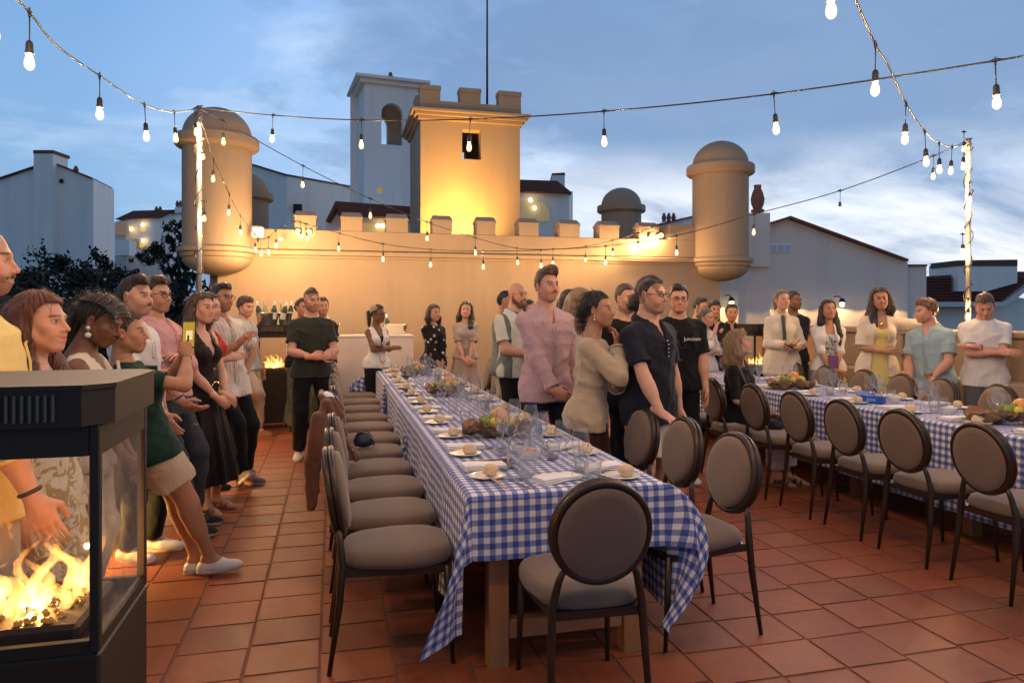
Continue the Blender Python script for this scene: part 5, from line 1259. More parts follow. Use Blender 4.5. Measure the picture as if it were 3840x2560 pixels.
# ================================================================== BAR AND WINE BUCKETS
M_bar = mat('bar_white', (.62, .56, .52), .55, var=.03, vscale=2)
bar = thing('bar_counter', 'plain white bar counter against the castle wall', 'bar', (.25, 11.1, 0))
MB().box(-.92, .93, -.30, .30, .0, 1.16, bev=.006).build('front', M_bar, bar); MB().box(-.93, .94, -.31, .31, 1.161, 1.19, bev=.004).build('worktop', M_bar, bar)
MB().box(-.60, -.594, -.3015, -.3005, .08, 1.12).build('panel_joint', M_dark, bar)
MB().box(-.90, .91, -.304, -.3005, .0, .08).build('plinth', M_grey, bar)
def bucket(x, y, z, w, lb, bottles, seed, m_=M_steel):
    t_ = thing('wine_bucket', lb, 'bucket', (x, y, z), group='steel buckets of wine bottles'); sharp(MB().lathe([(.0, .004), (.8 * w, .0), (.84 * w, .01), (w, .15), (1.04 * w, .155), (1.0 * w, .158), (.97 * w, .15), (.8 * w, .02), (0, .02)], 28, cap=False, sy=.7).build('tub', m_, t_)); r = random.Random(seed)
    for k in range(bottles):
        bx = (-.7 + 1.4 * k / max(1, bottles - 1)) * w * .75; tx = r.uniform(-.28, .28); ty = r.uniform(-.2, .2)
        b_ = thing('wine_bottle', f'{["first", "second", "third", "fourth", "fifth", "sixth"][k]} bottle from left in {lb}', 'bottle', (x + bx, y + r.uniform(-.04, .04), z + .03), group='wine bottles in ice'); b_.rotation_euler = (ty, tx, 0)
        M_btl = mat(['bottle_green', 'bottle_straw'][k % 2], [(.05, .09, .03), (.42, .40, .20)][k % 2], .08, spec=.8)
        MB().lathe([(0, 0), (.036, .0), (.038, .01), (.038, .16), (.030, .195), (.015, .225), (.0135, .285), (0, .286)], 14, cap=False).build('glass', M_btl, b_)
        MB().lathe([(.0155, .235), (.0155, .292), (0, .293)], 12, cap=False).build('foil', mat(['foil_white', 'foil_gold'][k % 2], [(.75, .75, .72), (.5, .42, .25)][k % 2], .35), b_)
        MB().lathe([(.0385, .05), (.0385, .14)], 14, cap=False).build('paper_label', mat('label_paper', (.7, .67, .6), .7), b_)
bucket(-.86, 10.02, 1.367, .145, 'the wider wine bucket on the flame heater', 3, 1); bucket(-.63, 10.06, 1.367, .095, 'the narrower wine bucket on the flame heater', 3, 2)
bucket(.93, 11.05, 1.191, .19, 'the wine bucket at the right bar end', 1, 3)
for k in range(6):
    wineglass(-.35 + .085 * k, 11.0 + .03 * (k % 2), f'upturned coupe glass, {ORD[k]} from the left in the row on the bar' if k else 'upturned glass at the left end of the row on the bar', None, WINE_S, 1.192 + (.0 if k < 5 else 0), 'glasses on the bar')
# ---- jackets and bags on the chairs
# --- skin with colour from the modelled head
def skin_material():
    m = bpy.data.materials.new('skin'); m.use_nodes = True; t = m.node_tree; gg = G(t); b = t.nodes['Principled BSDF']
    a = N(t, 'ShaderNodeAttribute'); a.attribute_name = 'col'; tcn = N(t, 'ShaderNodeTexCoord')
    mot = gg.noise(tcn.outputs['Object'], 26, 4, .6); v = N(t, 'ShaderNodeVectorMath', operation='SCALE'); t.links.new(a.outputs['Color'], v.inputs[0]); t.links.new(gg.math('MULTIPLY_ADD', mot, .34, .83), v.inputs['Scale'])
    t.links.new(v.outputs[0], b.inputs['Base Color']); b.inputs['Roughness'].default_value = .56; b.inputs['Specular IOR Level'].default_value = .36
    b.inputs['Subsurface Weight'].default_value = .12; b.inputs['Subsurface Radius'].default_value = (.010, .004, .002); b.inputs['Subsurface Scale'].default_value = 1
    bn = N(t, 'ShaderNodeBump'); bn.inputs['Strength'].default_value = .22; bn.inputs['Distance'].default_value = .0015
    t.links.new(gg.noise(tcn.outputs['Object'], 420, 3), bn.inputs['Height']); t.links.new(bn.outputs[0], b.inputs['Normal']); return m
M_skin = skin_material()
def hair_material(name, c, hi):
    if name in MATS: return MATS[name]
    m = bpy.data.materials.new(name); m.use_nodes = True; t = m.node_tree; gg = G(t); b = t.nodes['Principled BSDF']; a = N(t, 'ShaderNodeAttribute'); a.attribute_name = 'col'
    st = gg.noise(gg.mapping(a.outputs['Vector'], (95, 95, 7)), 1.0, 5, .62, .6)
    t.links.new(gg.mix(gg.ramp(st, [(.38, 0.0), (.66, 1.0)]), c, hi), b.inputs['Base Color']); b.inputs['Roughness'].default_value = .42; b.inputs['Specular IOR Level'].default_value = .35
    b.inputs['Sheen Weight'].default_value = .15
    bn = N(t, 'ShaderNodeBump'); bn.inputs['Strength'].default_value = .9; bn.inputs['Distance'].default_value = .005; t.links.new(st, bn.inputs['Height']); t.links.new(bn.outputs[0], b.inputs['Normal']); MATS[name] = m; return m
HAIR = {'black': ((.010, .008, .007), (.030, .022, .018)), 'dark': ((.018, .011, .008), (.060, .034, .022)), 'brown': ((.035, .018, .010), (.11, .058, .030)), 'auburn': ((.045, .014, .008), (.15, .045, .022)), 'blonde': ((.13, .080, .042), (.36, .24, .13)), 'ginger': ((.07, .030, .014), (.20, .095, .042)), 'ash': ((.10, .075, .050), (.24, .18, .12)), 'greyish': ((.06, .052, .045), (.16, .14, .12))}
def fabric(name, c, rough=.85, var=.06, bump=.35, bscale=380, pattern=None, sheen=.05, c2=None, sc=1.0):
    if name in MATS: return MATS[name]
    m = mat(name, c, rough, var=var, vscale=7, bump=bump, bscale=bscale, bdist=.0025, sheen=sheen, spec=.25)
    t, gg, b = tree_of(m); tcn = N(t, 'ShaderNodeTexCoord'); o_ = b.inputs['Normal'].links[0].from_node
    bn2 = N(t, 'ShaderNodeBump'); bn2.inputs['Strength'].default_value = .55; bn2.inputs['Distance'].default_value = .016
    n1 = gg.noise(gg.mapping(tcn.outputs['Object'], (1, 1, .55)), 11, 3, .55, 1.6); t.links.new(gg.math('ABSOLUTE', gg.math('SUBTRACT', n1, .5)), bn2.inputs['Height']); t.links.new(bn2.outputs[0], o_.inputs['Normal'])
    if pattern:
        t, gg, b = tree_of(m); tcn = N(t, 'ShaderNodeTexCoord'); x, y, z = gg.sep(tcn.outputs['Object']); src = b.inputs['Base Color'].links[0].from_socket if b.inputs['Base Color'].links else c
        fr = lambda v, p: gg.math('ABSOLUTE', gg.math('SUBTRACT', gg.math('FRACT', gg.math('MULTIPLY', v, 1 / p)), .5))
        if pattern == 'check':
            f = gg.math('MULTIPLY', gg.math('ADD', gg.ramp(fr(gg.math('ADD', x, gg.math('MULTIPLY', y, .7)), .012 * sc), [(.2, 0.0), (.3, 1.0)]), gg.ramp(fr(z, .012 * sc), [(.2, 0.0), (.3, 1.0)])), .5)
        elif pattern == 'stripe': f = gg.ramp(fr(gg.math('ADD', x, gg.math('MULTIPLY', y, .25)), .03 * sc), [(.30, 0.0), (.36, 1.0)])
        elif pattern == 'wide':
            ax = gg.math('ABSOLUTE', x); f = gg.math('MAXIMUM', gg.ramp(ax, [(.035, 0.0), (.037, 1.0), (.0, 0.0), (.083, 1.0), (.085, 0.0)][0:2] + [(.085, 1.0), (.087, 0.0)]), gg.ramp(ax, [(.175, 0.0), (.178, 1.0), (.225, 1.0), (.228, 0.0)]))
        elif pattern == 'floral':
            n = gg.noise(tcn.outputs['Object'], 26 / sc, 3, .6, 1.5); f = gg.ramp(n, [(.50, 0.0), (.54, 1.0)])
        elif pattern == 'spots':
            v = N(t, 'ShaderNodeTexVoronoi'); v.inputs['Scale'].default_value = 13 / sc; t.links.new(tcn.outputs['Object'], v.inputs['Vector']); f = gg.ramp(v.outputs['Distance'], [(.10, 0.0), (.13, 1.0), (.24, 1.0), (.27, 0.0)])
        elif pattern == 'motif':
            v = N(t, 'ShaderNodeTexVoronoi'); v.inputs['Scale'].default_value = 7 / sc; t.links.new(tcn.outputs['Object'], v.inputs['Vector']); n = gg.noise(tcn.outputs['Object'], 60, 2)
            f = gg.ramp(gg.math('ADD', v.outputs['Distance'], gg.math('MULTIPLY', n, .15)), [(.22, 1.0), (.26, 0.0)])
            c2 = gg.mix(.75, c2, v.outputs['Color'])
        elif pattern == 'heather': f = gg.ramp(gg.noise(tcn.outputs['Object'], 240, 2, .7), [(.4, 0.0), (.6, 1.0)])
        elif pattern == 'rib': f = gg.ramp(fr(gg.math('ADD', x, y), .008), [(.2, 0.0), (.4, 1.0)])
        t.links.new(gg.mix(f, src, c2), b.inputs['Base Color'])
    return m

# ------------------------------------------------------------------ head (local frame: x right, y forward, z up; origin between the ears)
def make_head(h, sex, col, hairc, opts):
    fem = sex == 'f'; seed = opts.get('seed', 1); r = np.random.default_rng(seed); v = r.normal(size=12) * .0022
    g = Grid((-.105, -.13, -.25), (.105, .135, .135), h)
    jw = .9 if fem else 1.0
    g.ell((0, -.014, .028), (.074, .094, .086), .01)
    g.ell((0, .022, -.028), (.060 * jw, .064, .086), .03)
    for s_ in (-1, 1):
        g.rc((s_ * .054 * jw, -.004, -.055), (s_ * .018, .058, -.098 + v[0]), .022, .017, .035)
        g.ell((s_ * .043, .052, -.022), (.020, .018, .016), .03)                       # cheekbone
        g.ell((s_ * .028, .062, -.052), (.022, .018, .020), .03)                       # cheek
        g.ell((s_ * .033, .090, .000), (.0215, .017, .0135), .016, 's')                  # socket
    g.ell((0, .068, -.1 + v[1]), (.017 * jw, .015, .013), .025)
    if not fem: g.rc((-.034, .080, .019), (.034, .080, .019), .009, .009, .018)
    else: g.rc((-.03, .078, .020), (.03, .078, .020), .008, .008, .02)
    nt_ = .1055 + (0 if fem else .003) + v[2]
    g.rc((0, .083, .006), (0, nt_, -.034), .0075, .0105 + v[3] * .3, .012)
    for s_ in (-1, 1): g.ell((s_ * .0125, .093, -.0375), (.0078, .0095, .0072), .006)
    g.rc((0, .078, -.045), (0, .082, -.075), .016, .014, .02)                            # muzzle
    sm = opts.get('smile', .3); lw_ = .021 + .004 * sm
    for s_ in (-1, 1):
        g.rc((0, .0955, -.0610), (s_ * lw_, .081 - .003 * sm, -.0655 + .005 * sm), .0052 if fem else .0044, .0025, .005)
        g.rc((0, .0930, -.0725), (s_ * lw_ * .85, .081, -.0680 + .005 * sm), .0066 if fem else .0056, .0025, .006)
        g.rc((s_ * (lw_ + .003), .086, -.0655 + .006 * sm), (s_ * (lw_ + .004), .082, -.0655 + .006 * sm), .0022, .0022, .006, 's')
    g.rc((-lw_ * .95, .091, -.0672 + .004 * sm), (0, .1035, -.0672), .0009, .0009, .004, 's').rc((lw_ * .95, .091, -.0672 + .004 * sm), (0, .1035, -.0672), .0009, .0009, .004, 's')
    op = opts.get('eyes', 1.0)
    for s_ in (-1, 1):
        g.ell((s_ * .0315, .0705, .000), .0142, .006)                                    # lids
        g.ell((s_ * .0315, .0885, -.0008 - (1 - op) * .003), (.0138, .014, .0056 * op + .0004), .0015, 's')
        g.ell((s_ * .0315, .0705, .000), .0122, .0008)
        er = Rz(s_ * rad(18)); 
        g.ell((s_ * .0775, -.012, -.008), (.010, .019, .032), .010, R_=Rz(s_ * rad(-18))); g.ell((s_ * .0865, -.008, -.006), (.006, .010, .019), .004, 's')
    nw = .048 if fem else .058
    g.rc((0, -.022, -.05), (0, -.045, -.25), nw, nw * 1.05, .03)
    if not fem: g.ell((0, .015, -.155), (.012, .014, .016), .02)
    P, Q = g.nets(); x, y, z = P.T; ax = np.abs(x)
    C = np.tile(np.array(col, F32), (len(P), 1))
    def blend(mask, c, f=1.0):
        w = (np.clip(mask, 0, 1) * f)[:, None]; C[:] = C * (1 - w) + np.array(c, F32) * w
    red = np.array(col) * np.array((1.12, .74, .70)); gs = lambda cx_, cy_, cz_, s_: np.exp(-((ax - cx_) ** 2 + (y - cy_) ** 2 + (z - cz_) ** 2) / (2 * s_ * s_))
    blend(gs(.040, .07, -.035, .018), red, .55); blend(gs(0, .108, -.036, .010), red, .5); blend(gs(.083, -.01, -.01, .02), red, .5)
    blend(gs(.031, .075, .000, .012), np.array(col) * .72, .5)
    if opts.get('stubble', 0):
        bm_ = np.clip((-.045 - z) / .015, 0, 1) * np.clip((y + .02) / .02, 0, 1) * np.clip((z + .135) / .02, 0, 1) * (1 - np.clip(1 - np.hypot((ax) / .024, (z + .067) / .010), 0, 1) ** .3)
        ms = np.exp(-((ax / .026) ** 2 + ((z + .052) / .007) ** 2)) * (y > .07); side = np.clip((ax - .050) / .014, 0, 1) * np.clip((.012 - z) / .03, 0, 1) * np.clip((z + .09) / .02, 0, 1) * np.clip((y + .012) / .012, 0, 1) * np.clip((.045 - y) / .02, 0, 1)
        nz = .75 + .25 * np.sin(x * 900) * np.sin(z * 870 + 3 * np.sin(y * 500)); blend(np.maximum(np.maximum(bm_, ms), side) * nz, np.array(HAIR[hairc][0]) * 1.8, opts['stubble'])
    if opts.get('scalp', 0):
        sc_ = np.clip((z - .055 + .9 * np.clip(y - .02, 0, 1)) / .02, 0, 1) * (y < .075) + np.clip((.005 - y) / .015, 0, 1) * (z > -.06); blend(np.clip(sc_, 0, 1), np.array(HAIR[hairc][0]) * 2.2, opts['scalp'])
    lip = np.exp(-((ax / (lw_ * .85)) ** 4 + ((z + .0668 - .004 * sm * (ax / lw_) ** 2) / .0095) ** 4)) * (y > .078); blend(lip, np.array(col) * (np.array((1.0, .50, .48)) if fem else np.array((.92, .66, .62))), .85)
    blend(np.exp(-((ax / (lw_)) ** 6 + ((z + .0672 - .004 * sm * (ax / lw_) ** 2) / .0022) ** 4)) * (y > .078), np.array(col) * .28, .8)
    bz_ = .0215 + (.001 if fem else 0) - .25 * np.maximum(ax - .036, 0) + .05 * (ax - .03); bw = .0034 if fem else .0046
    blend(np.exp(-(((z - bz_) / bw) ** 4)) * np.clip((ax - .010) / .004, 0, 1) * np.clip((.053 - ax) / .006, 0, 1) * (y > .045), HAIR[hairc][0] if hairc not in ('blonde',) else HAIR['brown'][1], .85)
    gz = opts.get('gaze', (0, 0))
    for s_ in (-1, 1):
        d = P - np.array((s_ * .0315, .0705, 0)); rd = np.linalg.norm(d, axis=1); ey = (np.abs(rd - .0122) < .0016) & (d[:, 1] > .003) & (np.abs(d[:, 2]) < .0064 * op + .001)
        lid = (rd > .0125) & (rd < .017) & (d[:, 1] > 0) & (d[:, 2] > -.001) & (d[:, 2] < .0085) & (d[:, 1] > .006); blend(lid.astype(F32) * np.clip(1 - np.abs(d[:, 2] - .0062 * op) / .003, 0, 1), (.015, .01, .008), .75 if fem else .5)
        blend(ey.astype(F32), (.50, .46, .43)); ir = np.hypot(d[:, 0] - gz[0] * .006, d[:, 2] - gz[1] * .006); blend(ey * np.clip((.0076 - ir) / .0012, 0, 1), opts.get('iris', (.05, .03, .02)))
    return P, Q, C
def hair_sdf(h, style, seed, opts):
    """hair volume round the head in head space"""
    lowz = {'long': -.42, 'verylong': -.50, 'mid': -.30}.get(style, -.20)
    g = Grid((-.17, -.22, lowz), (.17, .16, .19), h)
    r = np.random.default_rng(seed); ph = r.uniform(0, 6.28, 8)
    def strand(x, y, z):
        a = np.arctan2(x, -y + 1e-6); return .0030 * np.sin(26 * a + ph[0] + 2.0 * np.sin(18 * z + ph[1])) + .0022 * np.sin(47 * a + ph[2] + 3 * np.sin(11 * z)) + .0015 * np.sin(60 * z + 9 * a)
    def lump(x, y, z): return .007 * np.sin(70 * x + ph[0]) * np.sin(66 * y + ph[1]) * np.sin(74 * z + ph[2]) + .004 * np.sin(120 * x + ph[3] + 40 * z) * np.sin(115 * y + ph[4])
    def front(x, y, z): return .004 * np.sin(60 * x + 25 * y + ph[0]) + .003 * np.sin(110 * x + ph[1] + 30 * y)
    def cap(top, side, back, warp): g.ell((0, -.014, .030), (.074 + side, .094 + back, .086 + top), .01, warp=warp)
    def face_cut(hl=.066, nape=-.075, side=-.022, recede=0.0):
        x, y, z = g.xyz((slice(None),) * 3); ph_ = np.degrees(np.arctan2(np.abs(x), y + .012))
        zh = np.interp(ph_, (0, 22, 40, 55, 68, 78, 92, 108, 125, 180), (hl, hl + .003 + recede, hl - .002 + recede, hl - .018, hl - .046, side, side, nape * .45, nape, nape)) + .0022 * np.sin(ph_ * .9) + .0015 * np.sin(ph_ * 2.3)
        g.V[:] = np.maximum(g.V, ((zh - z) * .8).astype(F32))
    if style == 'short':
        cap(opts.get('top', .014), opts.get('side', .006), .010, front); q = opts.get('quiff', .0)
        if q: g.ell((opts.get('part', .01), .040, .098 + q * .3), (.052, .050, .022 + q), .03, warp=front)
        face_cut(opts.get('hl', .073), recede=opts.get('rec', .004))
    elif style == 'curly':
        cap(.026, .014, .018, lump); g.ell((0, .035, .100), (.062, .052, .034), .03, warp=lump); face_cut(.066)
    elif style in ('bun', 'updo', 'braids', 'pony', 'plait'):
        cap(.012, .008, .010, strand); face_cut(.074, nape=-.085, side=-.008)
        if style == 'bun': g.ell((0, -.118, .0), (.045, .038, .042), .012, warp=lump)
        if style == 'updo': g.ell((0, -.105, .045), (.055, .045, .048), .02, warp=lump); g.ell((.01, -.12, -.01), (.05, .035, .04), .02, warp=lump)
        if style == 'braids':
            for k in range(11):
                a = -1.25 + 2.5 * k / 10
                for j in range(13):
                    t = j / 12; e = 1.25 - 2.25 * t; rr = np.array((.084 * math.sin(a) * (1 if t < .8 else .9), -.014 + .106 * math.sin(e) , .032 + .094 * math.cos(e) * math.cos(a * .75)))
                    g.ell(rr, .0088 + .0016 * (j % 2), .004)
            g.ell((0, -.12, -.005), (.055, .042, .055), .01, warp=lump)
            for k in range(7): g.rc((-.05 + .016 * k, -.115, -.02), (-.06 + .02 * k, -.105 + .01 * math.sin(k * 2), -.16), .010, .007, .004)
        if style == 'pony':
            g.rc((0, -.108, .03), (0, -.15, .0), .024, .035, .015, warp=strand).rc((0, -.15, .0), (.02, -.13, -.17), .035, .018, .02, warp=strand)
        if style == 'plait':
            g.ell((0, -.108, -.01), (.050, .035, .045), .02, warp=strand)
            for k in range(9): g.ell((-.012 * (1 if k % 2 else -1), -.118 + .0012 * k * k, -.035 - .0175 * k), (.026 - .001 * k, .022, .019), .004, warp=strand)
    elif style in ('long', 'verylong', 'mid'):
        L = {'long': -.33, 'verylong': -.44, 'mid': -.24}[style]; L = opts.get('len', L); w = opts.get('vol', 1.0)
        cap(.016 * w, .014 * w, .016 * w, strand)
        part = opts.get('part', 0.0)
        face_cut(.076, nape=-.2, side=-.06); bl = opts.get('blow', (0, 0))
        g.rc((0, -.070, .0), (bl[0], -.100 + bl[1], L * .55), .082 * w, .082 * w, .02, warp=strand).rc((bl[0], -.100 + bl[1], L * .55), (bl[0] * 1.5, -.115 + bl[1] * 1.4, L), .080 * w, .045 * w, .02, warp=strand)
        for s_ in (-1, 1):
            g.rc((s_ * .066, -.030, .03), (s_ * .088, -.030, L * .35), .034 * w, .046 * w, .02, warp=strand)
            if opts.get('front', 3) & (1 if s_ < 0 else 2):
                g.rc((s_ * .088, -.030, L * .35), (s_ * .090, .055, L * .72), .044 * w, .034 * w, .02, warp=strand).rc((s_ * .090, .055, L * .72), (s_ * .080, .075, L), .034 * w, .014 * w, .02, warp=strand)
            else: g.rc((s_ * .088, -.030, L * .35), (s_ * .085 + bl[0], -.075, L * .95), .046 * w, .026 * w, .02, warp=strand)
    if opts.get('scarf'): pass
    return g.nets()

def add_strands(P, Q, style, seed, n):
    """fine locks and flyaways laid on the hair body"""
    r = np.random.default_rng(seed + 5); A, B, C_, D_ = (P[Q[:, i]] for i in range(4)); fn = np.cross(C_ - A, D_ - B); fn /= np.linalg.norm(fn, axis=1)[:, None] + 1e-9
    i = r.integers(len(Q), size=n); c = (A[i] + B[i] + C_[i] + D_[i]) / 4; nn = fn[i]
    if style in ('long', 'verylong', 'mid'): flow = np.stack([c[:, 0] * 1.5, -.5 * np.ones(n), -1.0 * np.ones(n)], 1); L = r.uniform(.05, .13, n); st = 6
    elif style == 'curly': flow = r.normal(size=(n, 3)); L = r.uniform(.012, .03, n); st = 4
    elif style == 'short': flow = np.stack([c[:, 0] * 2, -np.ones(n), np.where(c[:, 1] > .02, .5, -.5)], 1); L = r.uniform(.015, .04, n); st = 4
    else: flow = np.stack([c[:, 0] * .5, -np.ones(n), .1 - c[:, 2]], 1); L = r.uniform(.03, .07, n); st = 5
    flow += r.normal(size=(n, 3)) * .28; flow -= nn * (flow * nn).sum(1)[:, None]; flow /= np.linalg.norm(flow, axis=1)[:, None] + 1e-9
    sd = np.cross(flow, nn); w = r.uniform(.0007, .0016, n)[:, None]; tight = style in ('bun', 'updo', 'braids', 'pony', 'plait'); lift = r.uniform(-.30, .05 if tight else .16, n) + (r.uniform(size=n) > .95) * (.12 if tight else .30); bend = r.normal(size=(n, 1)) * .25; V = []
    for k in range(st + 1):
        u = k / st; p = c + nn * (.0008 + (L * lift * u * (1.1 - .8 * u))[:, None]) + flow * (L * u)[:, None] + sd * bend * (L * u * u)[:, None]; ww = w * (1 - .75 * u); V += [p - sd * ww, p + sd * ww]
    V = np.stack(V, 1).reshape(-1, 3); m = 2 * (st + 1); base = np.arange(n)[:, None] * m; q = np.concatenate([np.stack([base[:, 0] + 2 * k, base[:, 0] + 2 * k + 1, base[:, 0] + 2 * k + 3, base[:, 0] + 2 * k + 2], 1) for k in range(st)]) + len(P)
    cc = np.repeat(c + r.normal(size=(n, 3)) * .02, m, 0); return np.concatenate([P, V]), np.concatenate([Q, q]), np.concatenate([P, cc])

# ------------------------------------------------------------------ hand (wrist at 0, fingers along d, palm normal n)
def make_hand(w, d, n, right, curl, spread, h, thumb=.5, s=1.0):
    d = nrm(d); n = np.asarray(n, float); n = nrm(n - d * n.dot(d)); sd = np.cross(d, n) * (1 if right else -1)   # towards the thumb
    w = np.asarray(w, float); L = .21 * s; g = Grid(w - L, w + L, h)
    B_ = np.stack([sd, n, d], 1)
    g.ell(w + d * .052 * s, np.array((.039, .0155, .052)) * s, .012, R_=B_); g.rc(w - d * .05, w + d * .02 * s, .0265 * s, .024 * s, .02)
    g.rc(w - d * .02, w + d * .05 * s, .021 * s, .022 * s, .02)
    ln = np.array((.044, .027, .021)); FL = (.93, 1.05, .98, .80)
    for k in range(4):
        off = (.029 - .0195 * k); p = w + d * (.090 - .004 * abs(k - 1.2)) * s + sd * off * s; a = curl * (.55 + .09 * k) if np.isscalar(curl) else curl[k]; dd = nrm(d + sd * (1.5 - k) * spread * .12); r0 = (.0088 - (.0012 if k == 3 else 0)) * s
        g.rc(p - dd * .04 * s, p, r0 * 1.15, r0 * 1.05, .008)
        for j in range(3):
            dd = nrm(dd * math.cos(a * (.9, 1.15, .75)[j]) + n * math.sin(a * (.9, 1.15, .75)[j])); nn = nrm(n - dd * n.dot(dd))
            q = p + dd * ln[j] * FL[k] * s; g.rc(p, q, r0 * (1 - .08 * j), r0 * (.92 - .08 * j), .0035); p = q
    p = w + d * .022 * s + sd * .026 * s; dd = nrm(d * .75 + sd * .75 + n * (.25 + .5 * thumb)); q = p + dd * .042 * s; g.rc(p, q, .0135 * s, .0105 * s, .014)
    dd = nrm(d * .95 + sd * (.35 - .6 * thumb) + n * (.2 + .45 * thumb)); p = q; q = p + dd * .031 * s; g.rc(p, q, .0102 * s, .009 * s, .004); dd = nrm(dd + d * .3 - sd * .25 * thumb); g.rc(q, q + dd * .024 * s, .009 * s, .0072 * s, .004)
    return g.nets()

M_lace = mat('grey_lace', (.22, .21, .20), .8)
M_button = mat('shirt_button', (.5, .46, .42), .3)
PROF = {'m': [(-.13, .150, .110, -.005), (-.05, .168, .118, -.008), (.06, .160, .112, .0), (.16, .150, .106, .004), (.27, .160, .114, .004), (.37, .176, .118, .0), (.44, .172, .105, -.008), (.49, .130, .082, -.018), (.525, .075, .062, -.024), (.56, .060, .058, -.024)],
        'f': [(-.14, .160, .112, -.01), (-.06, .172, .118, -.012), (.05, .146, .100, .0), (.15, .124, .088, .004), (.26, .134, .094, .002), (.36, .148, .100, -.002), (.43, .144, .088, -.01), (.48, .104, .068, -.018), (.515, .058, .050, -.022), (.55, .048, .047, -.022)]}
ALLP = []
def person(label, xy, face, H=1.75, sex='m', skin=(.50, .28, .19), hair='dark', style='short', hopt={}, head=(0, 0, 0), lean=(0, 0), twist=0.0, build=1.0, belly=0.0,
           arms=('hang', 'hang'), feet=None, pel=(0, 0, 0), near=1, opt={}, top=None, bottom=None, shoes=None, extras=(), group=None, sit=None, hands=((.35, .3), (.35, .3)), z0=0.0):
    """xy: where the person stands; face: heading of the body in degrees (0 = +Y away from the camera, 90 = +X right, 180 = towards the camera)"""
    s = H / 1.75; fem = sex == 'f'; hv = {0: .0165, 1: .0125, 2: .0095}[near]; hh = {0: .0062, 1: .0042, 2: .0030}[near]; hd = {0: .0062, 1: .0046, 2: .0036}[near]
    root = thing('person', label, 'person', (xy[0], xy[1], z0), -rad(face), group or 'guests at the terrace dinner')
    hz = sum(map(ord, label)) % 9973
    pc = np.array((pel[0], pel[1], .95 * s + pel[2])); Rt = Ry(rad(lean[1])) @ Rx(-rad(lean[0])); Rc = Rt @ Rz(-rad(twist))
    bw = build * s
    prof = [(z * s, w * bw, d * bw * (1 + belly * (.5 if .0 < z < .25 else .15)), (yo + belly * .035 * math.exp(-((z - .10) / .12) ** 2)) * s) for z, w, d, yo in PROF[sex]]
    tp = lambda p: pc + Rt @ (np.array(p, float) * s)
    sh = [pc + Rt @ np.array((0, 0, .42 * s)) + Rc @ np.array((sx * (.140 if fem else .160) * bw, -.012 * s, (.012 if fem else .010) * s)) for sx in (-1, 1)]
    ua, fa = .285 * s, .250 * s
    PRE = {'hang': ((.275, .02, -.115), (.3, -1, 0)), 'clasp': ((.045, .245, .115), (1, -.6, -.6)), 'clasp_low': ((.035, .215, -.075), (1, -.7, -.1)), 'cross': ((-.10, .205, .245), (.8, .1, -1)), 'cross2': ((-.07, .25, .205), (.8, .1, -1)),
           'back': ((.06, -.19, -.02), (1, -.6, .1)), 'pocket': ((.205, .07, -.03), (.6, -1, 0)), 'akimbo': ((.20, .03, .03), (1, -.35, .1)), 'chin': ((.02, .20, .50), (.4, .3, -1)), 'under': ((-.10, .215, .20), (.8, .2, -1)), 'hold': ((.12, .32, .16), (.7, -.6, -.7)), 'phone': ((.10, .36, .36), (.7, -.2, -1)), 'lap': ((.08, .27, .10), (1, -.3, -.4))}
    A = []
    for i, sx in enumerate((-1, 1)):
        a = arms[i]; el = None
        if isinstance(a, str): t, pole = PRE[a]; t = tp((t[0] * sx, t[1], t[2]))
        elif len(a) == 2: t = tp((a[0][0] * sx, a[0][1], a[0][2])); pole = a[1]
        else: t = tp((a[0] * sx, a[1], a[2])); pole = (.8, -.5, -.6)
        pole = Rt @ np.array((pole[0] * sx, pole[1], pole[2])); e, w = ik(sh[i], t, ua, fa, pole); A.append((sh[i], e, w))
    hips = [pc + Rt @ (np.array((sx * .085, 0, -.035)) * np.array((bw, s, s))) for sx in (-1, 1)]
    if feet is None: feet = ((.11, .0, 0, 12), (.11, .02, 0, 12))
    Lg = []
    for i, sx in enumerate((-1, 1)):
        f = feet[i]; an = np.array((sx * f[0], f[1] - .045, f[2] + .085 * s)); kp = f[4] if len(f) > 4 else (.25, 1, 0)
        k_, an = ik(hips[i], an, .42 * s, .425 * s, np.array((kp[0] * sx, kp[1], kp[2]))); Lg.append((hips[i], k_, an, rad(f[3]) * sx, f[5] if len(f) > 5 else 0))
    # head placement
    nb = pc + Rt @ np.array((0, -.02 * s, .525 * s)); Rh = Rz(-rad(head[0])) @ Rx(-rad(head[1])) @ Ry(rad(head[2])); hs = s ** .35 * opt.get('hs', 1.0)
    hp = nb + Rt @ np.array((0, .018 * s, 0)) * 1 + (Rt @ np.array((0, 0, .075 * s))) + Rh @ np.array((0, .018, .093)) * hs
    col = np.array(skin, F32)
    # ---------------- body: one mesh
    allp = np.array([p for a in A for p in a] + [p for l in Lg for p in l[:3]] + [hp, pc]); lo = allp.min(0) - .24; hi = allp.max(0) + .2; lo[2] = max(lo[2], -.03)
    g = Grid(lo, hi, hv); infl = -.007
    g.loft(pc, Rt, prof, .02, infl)
    if fem:
        for sx in (-1, 1): g.ell(pc + Rt @ (np.array((sx * .070, .078, .325)) * s), np.array((.058, .052, .055)) * bw, .04)
    for sx in (-1, 1): g.ell(pc + Rt @ (np.array((sx * .068, -.055, -.05)) * s), np.array((.076, .06, .085)) * bw, .05)
    nr = (.047 if fem else .056) * s * (1 if fem else min(build, 1.1))
    g.rc(nb + Rt @ np.array((0, -.012, -.05 * s)), hp + Rh @ np.array((0, -.03, -.075)), nr * 1.08, nr * .96, .045)
    ar = (.86 if fem else 1.0) * bw
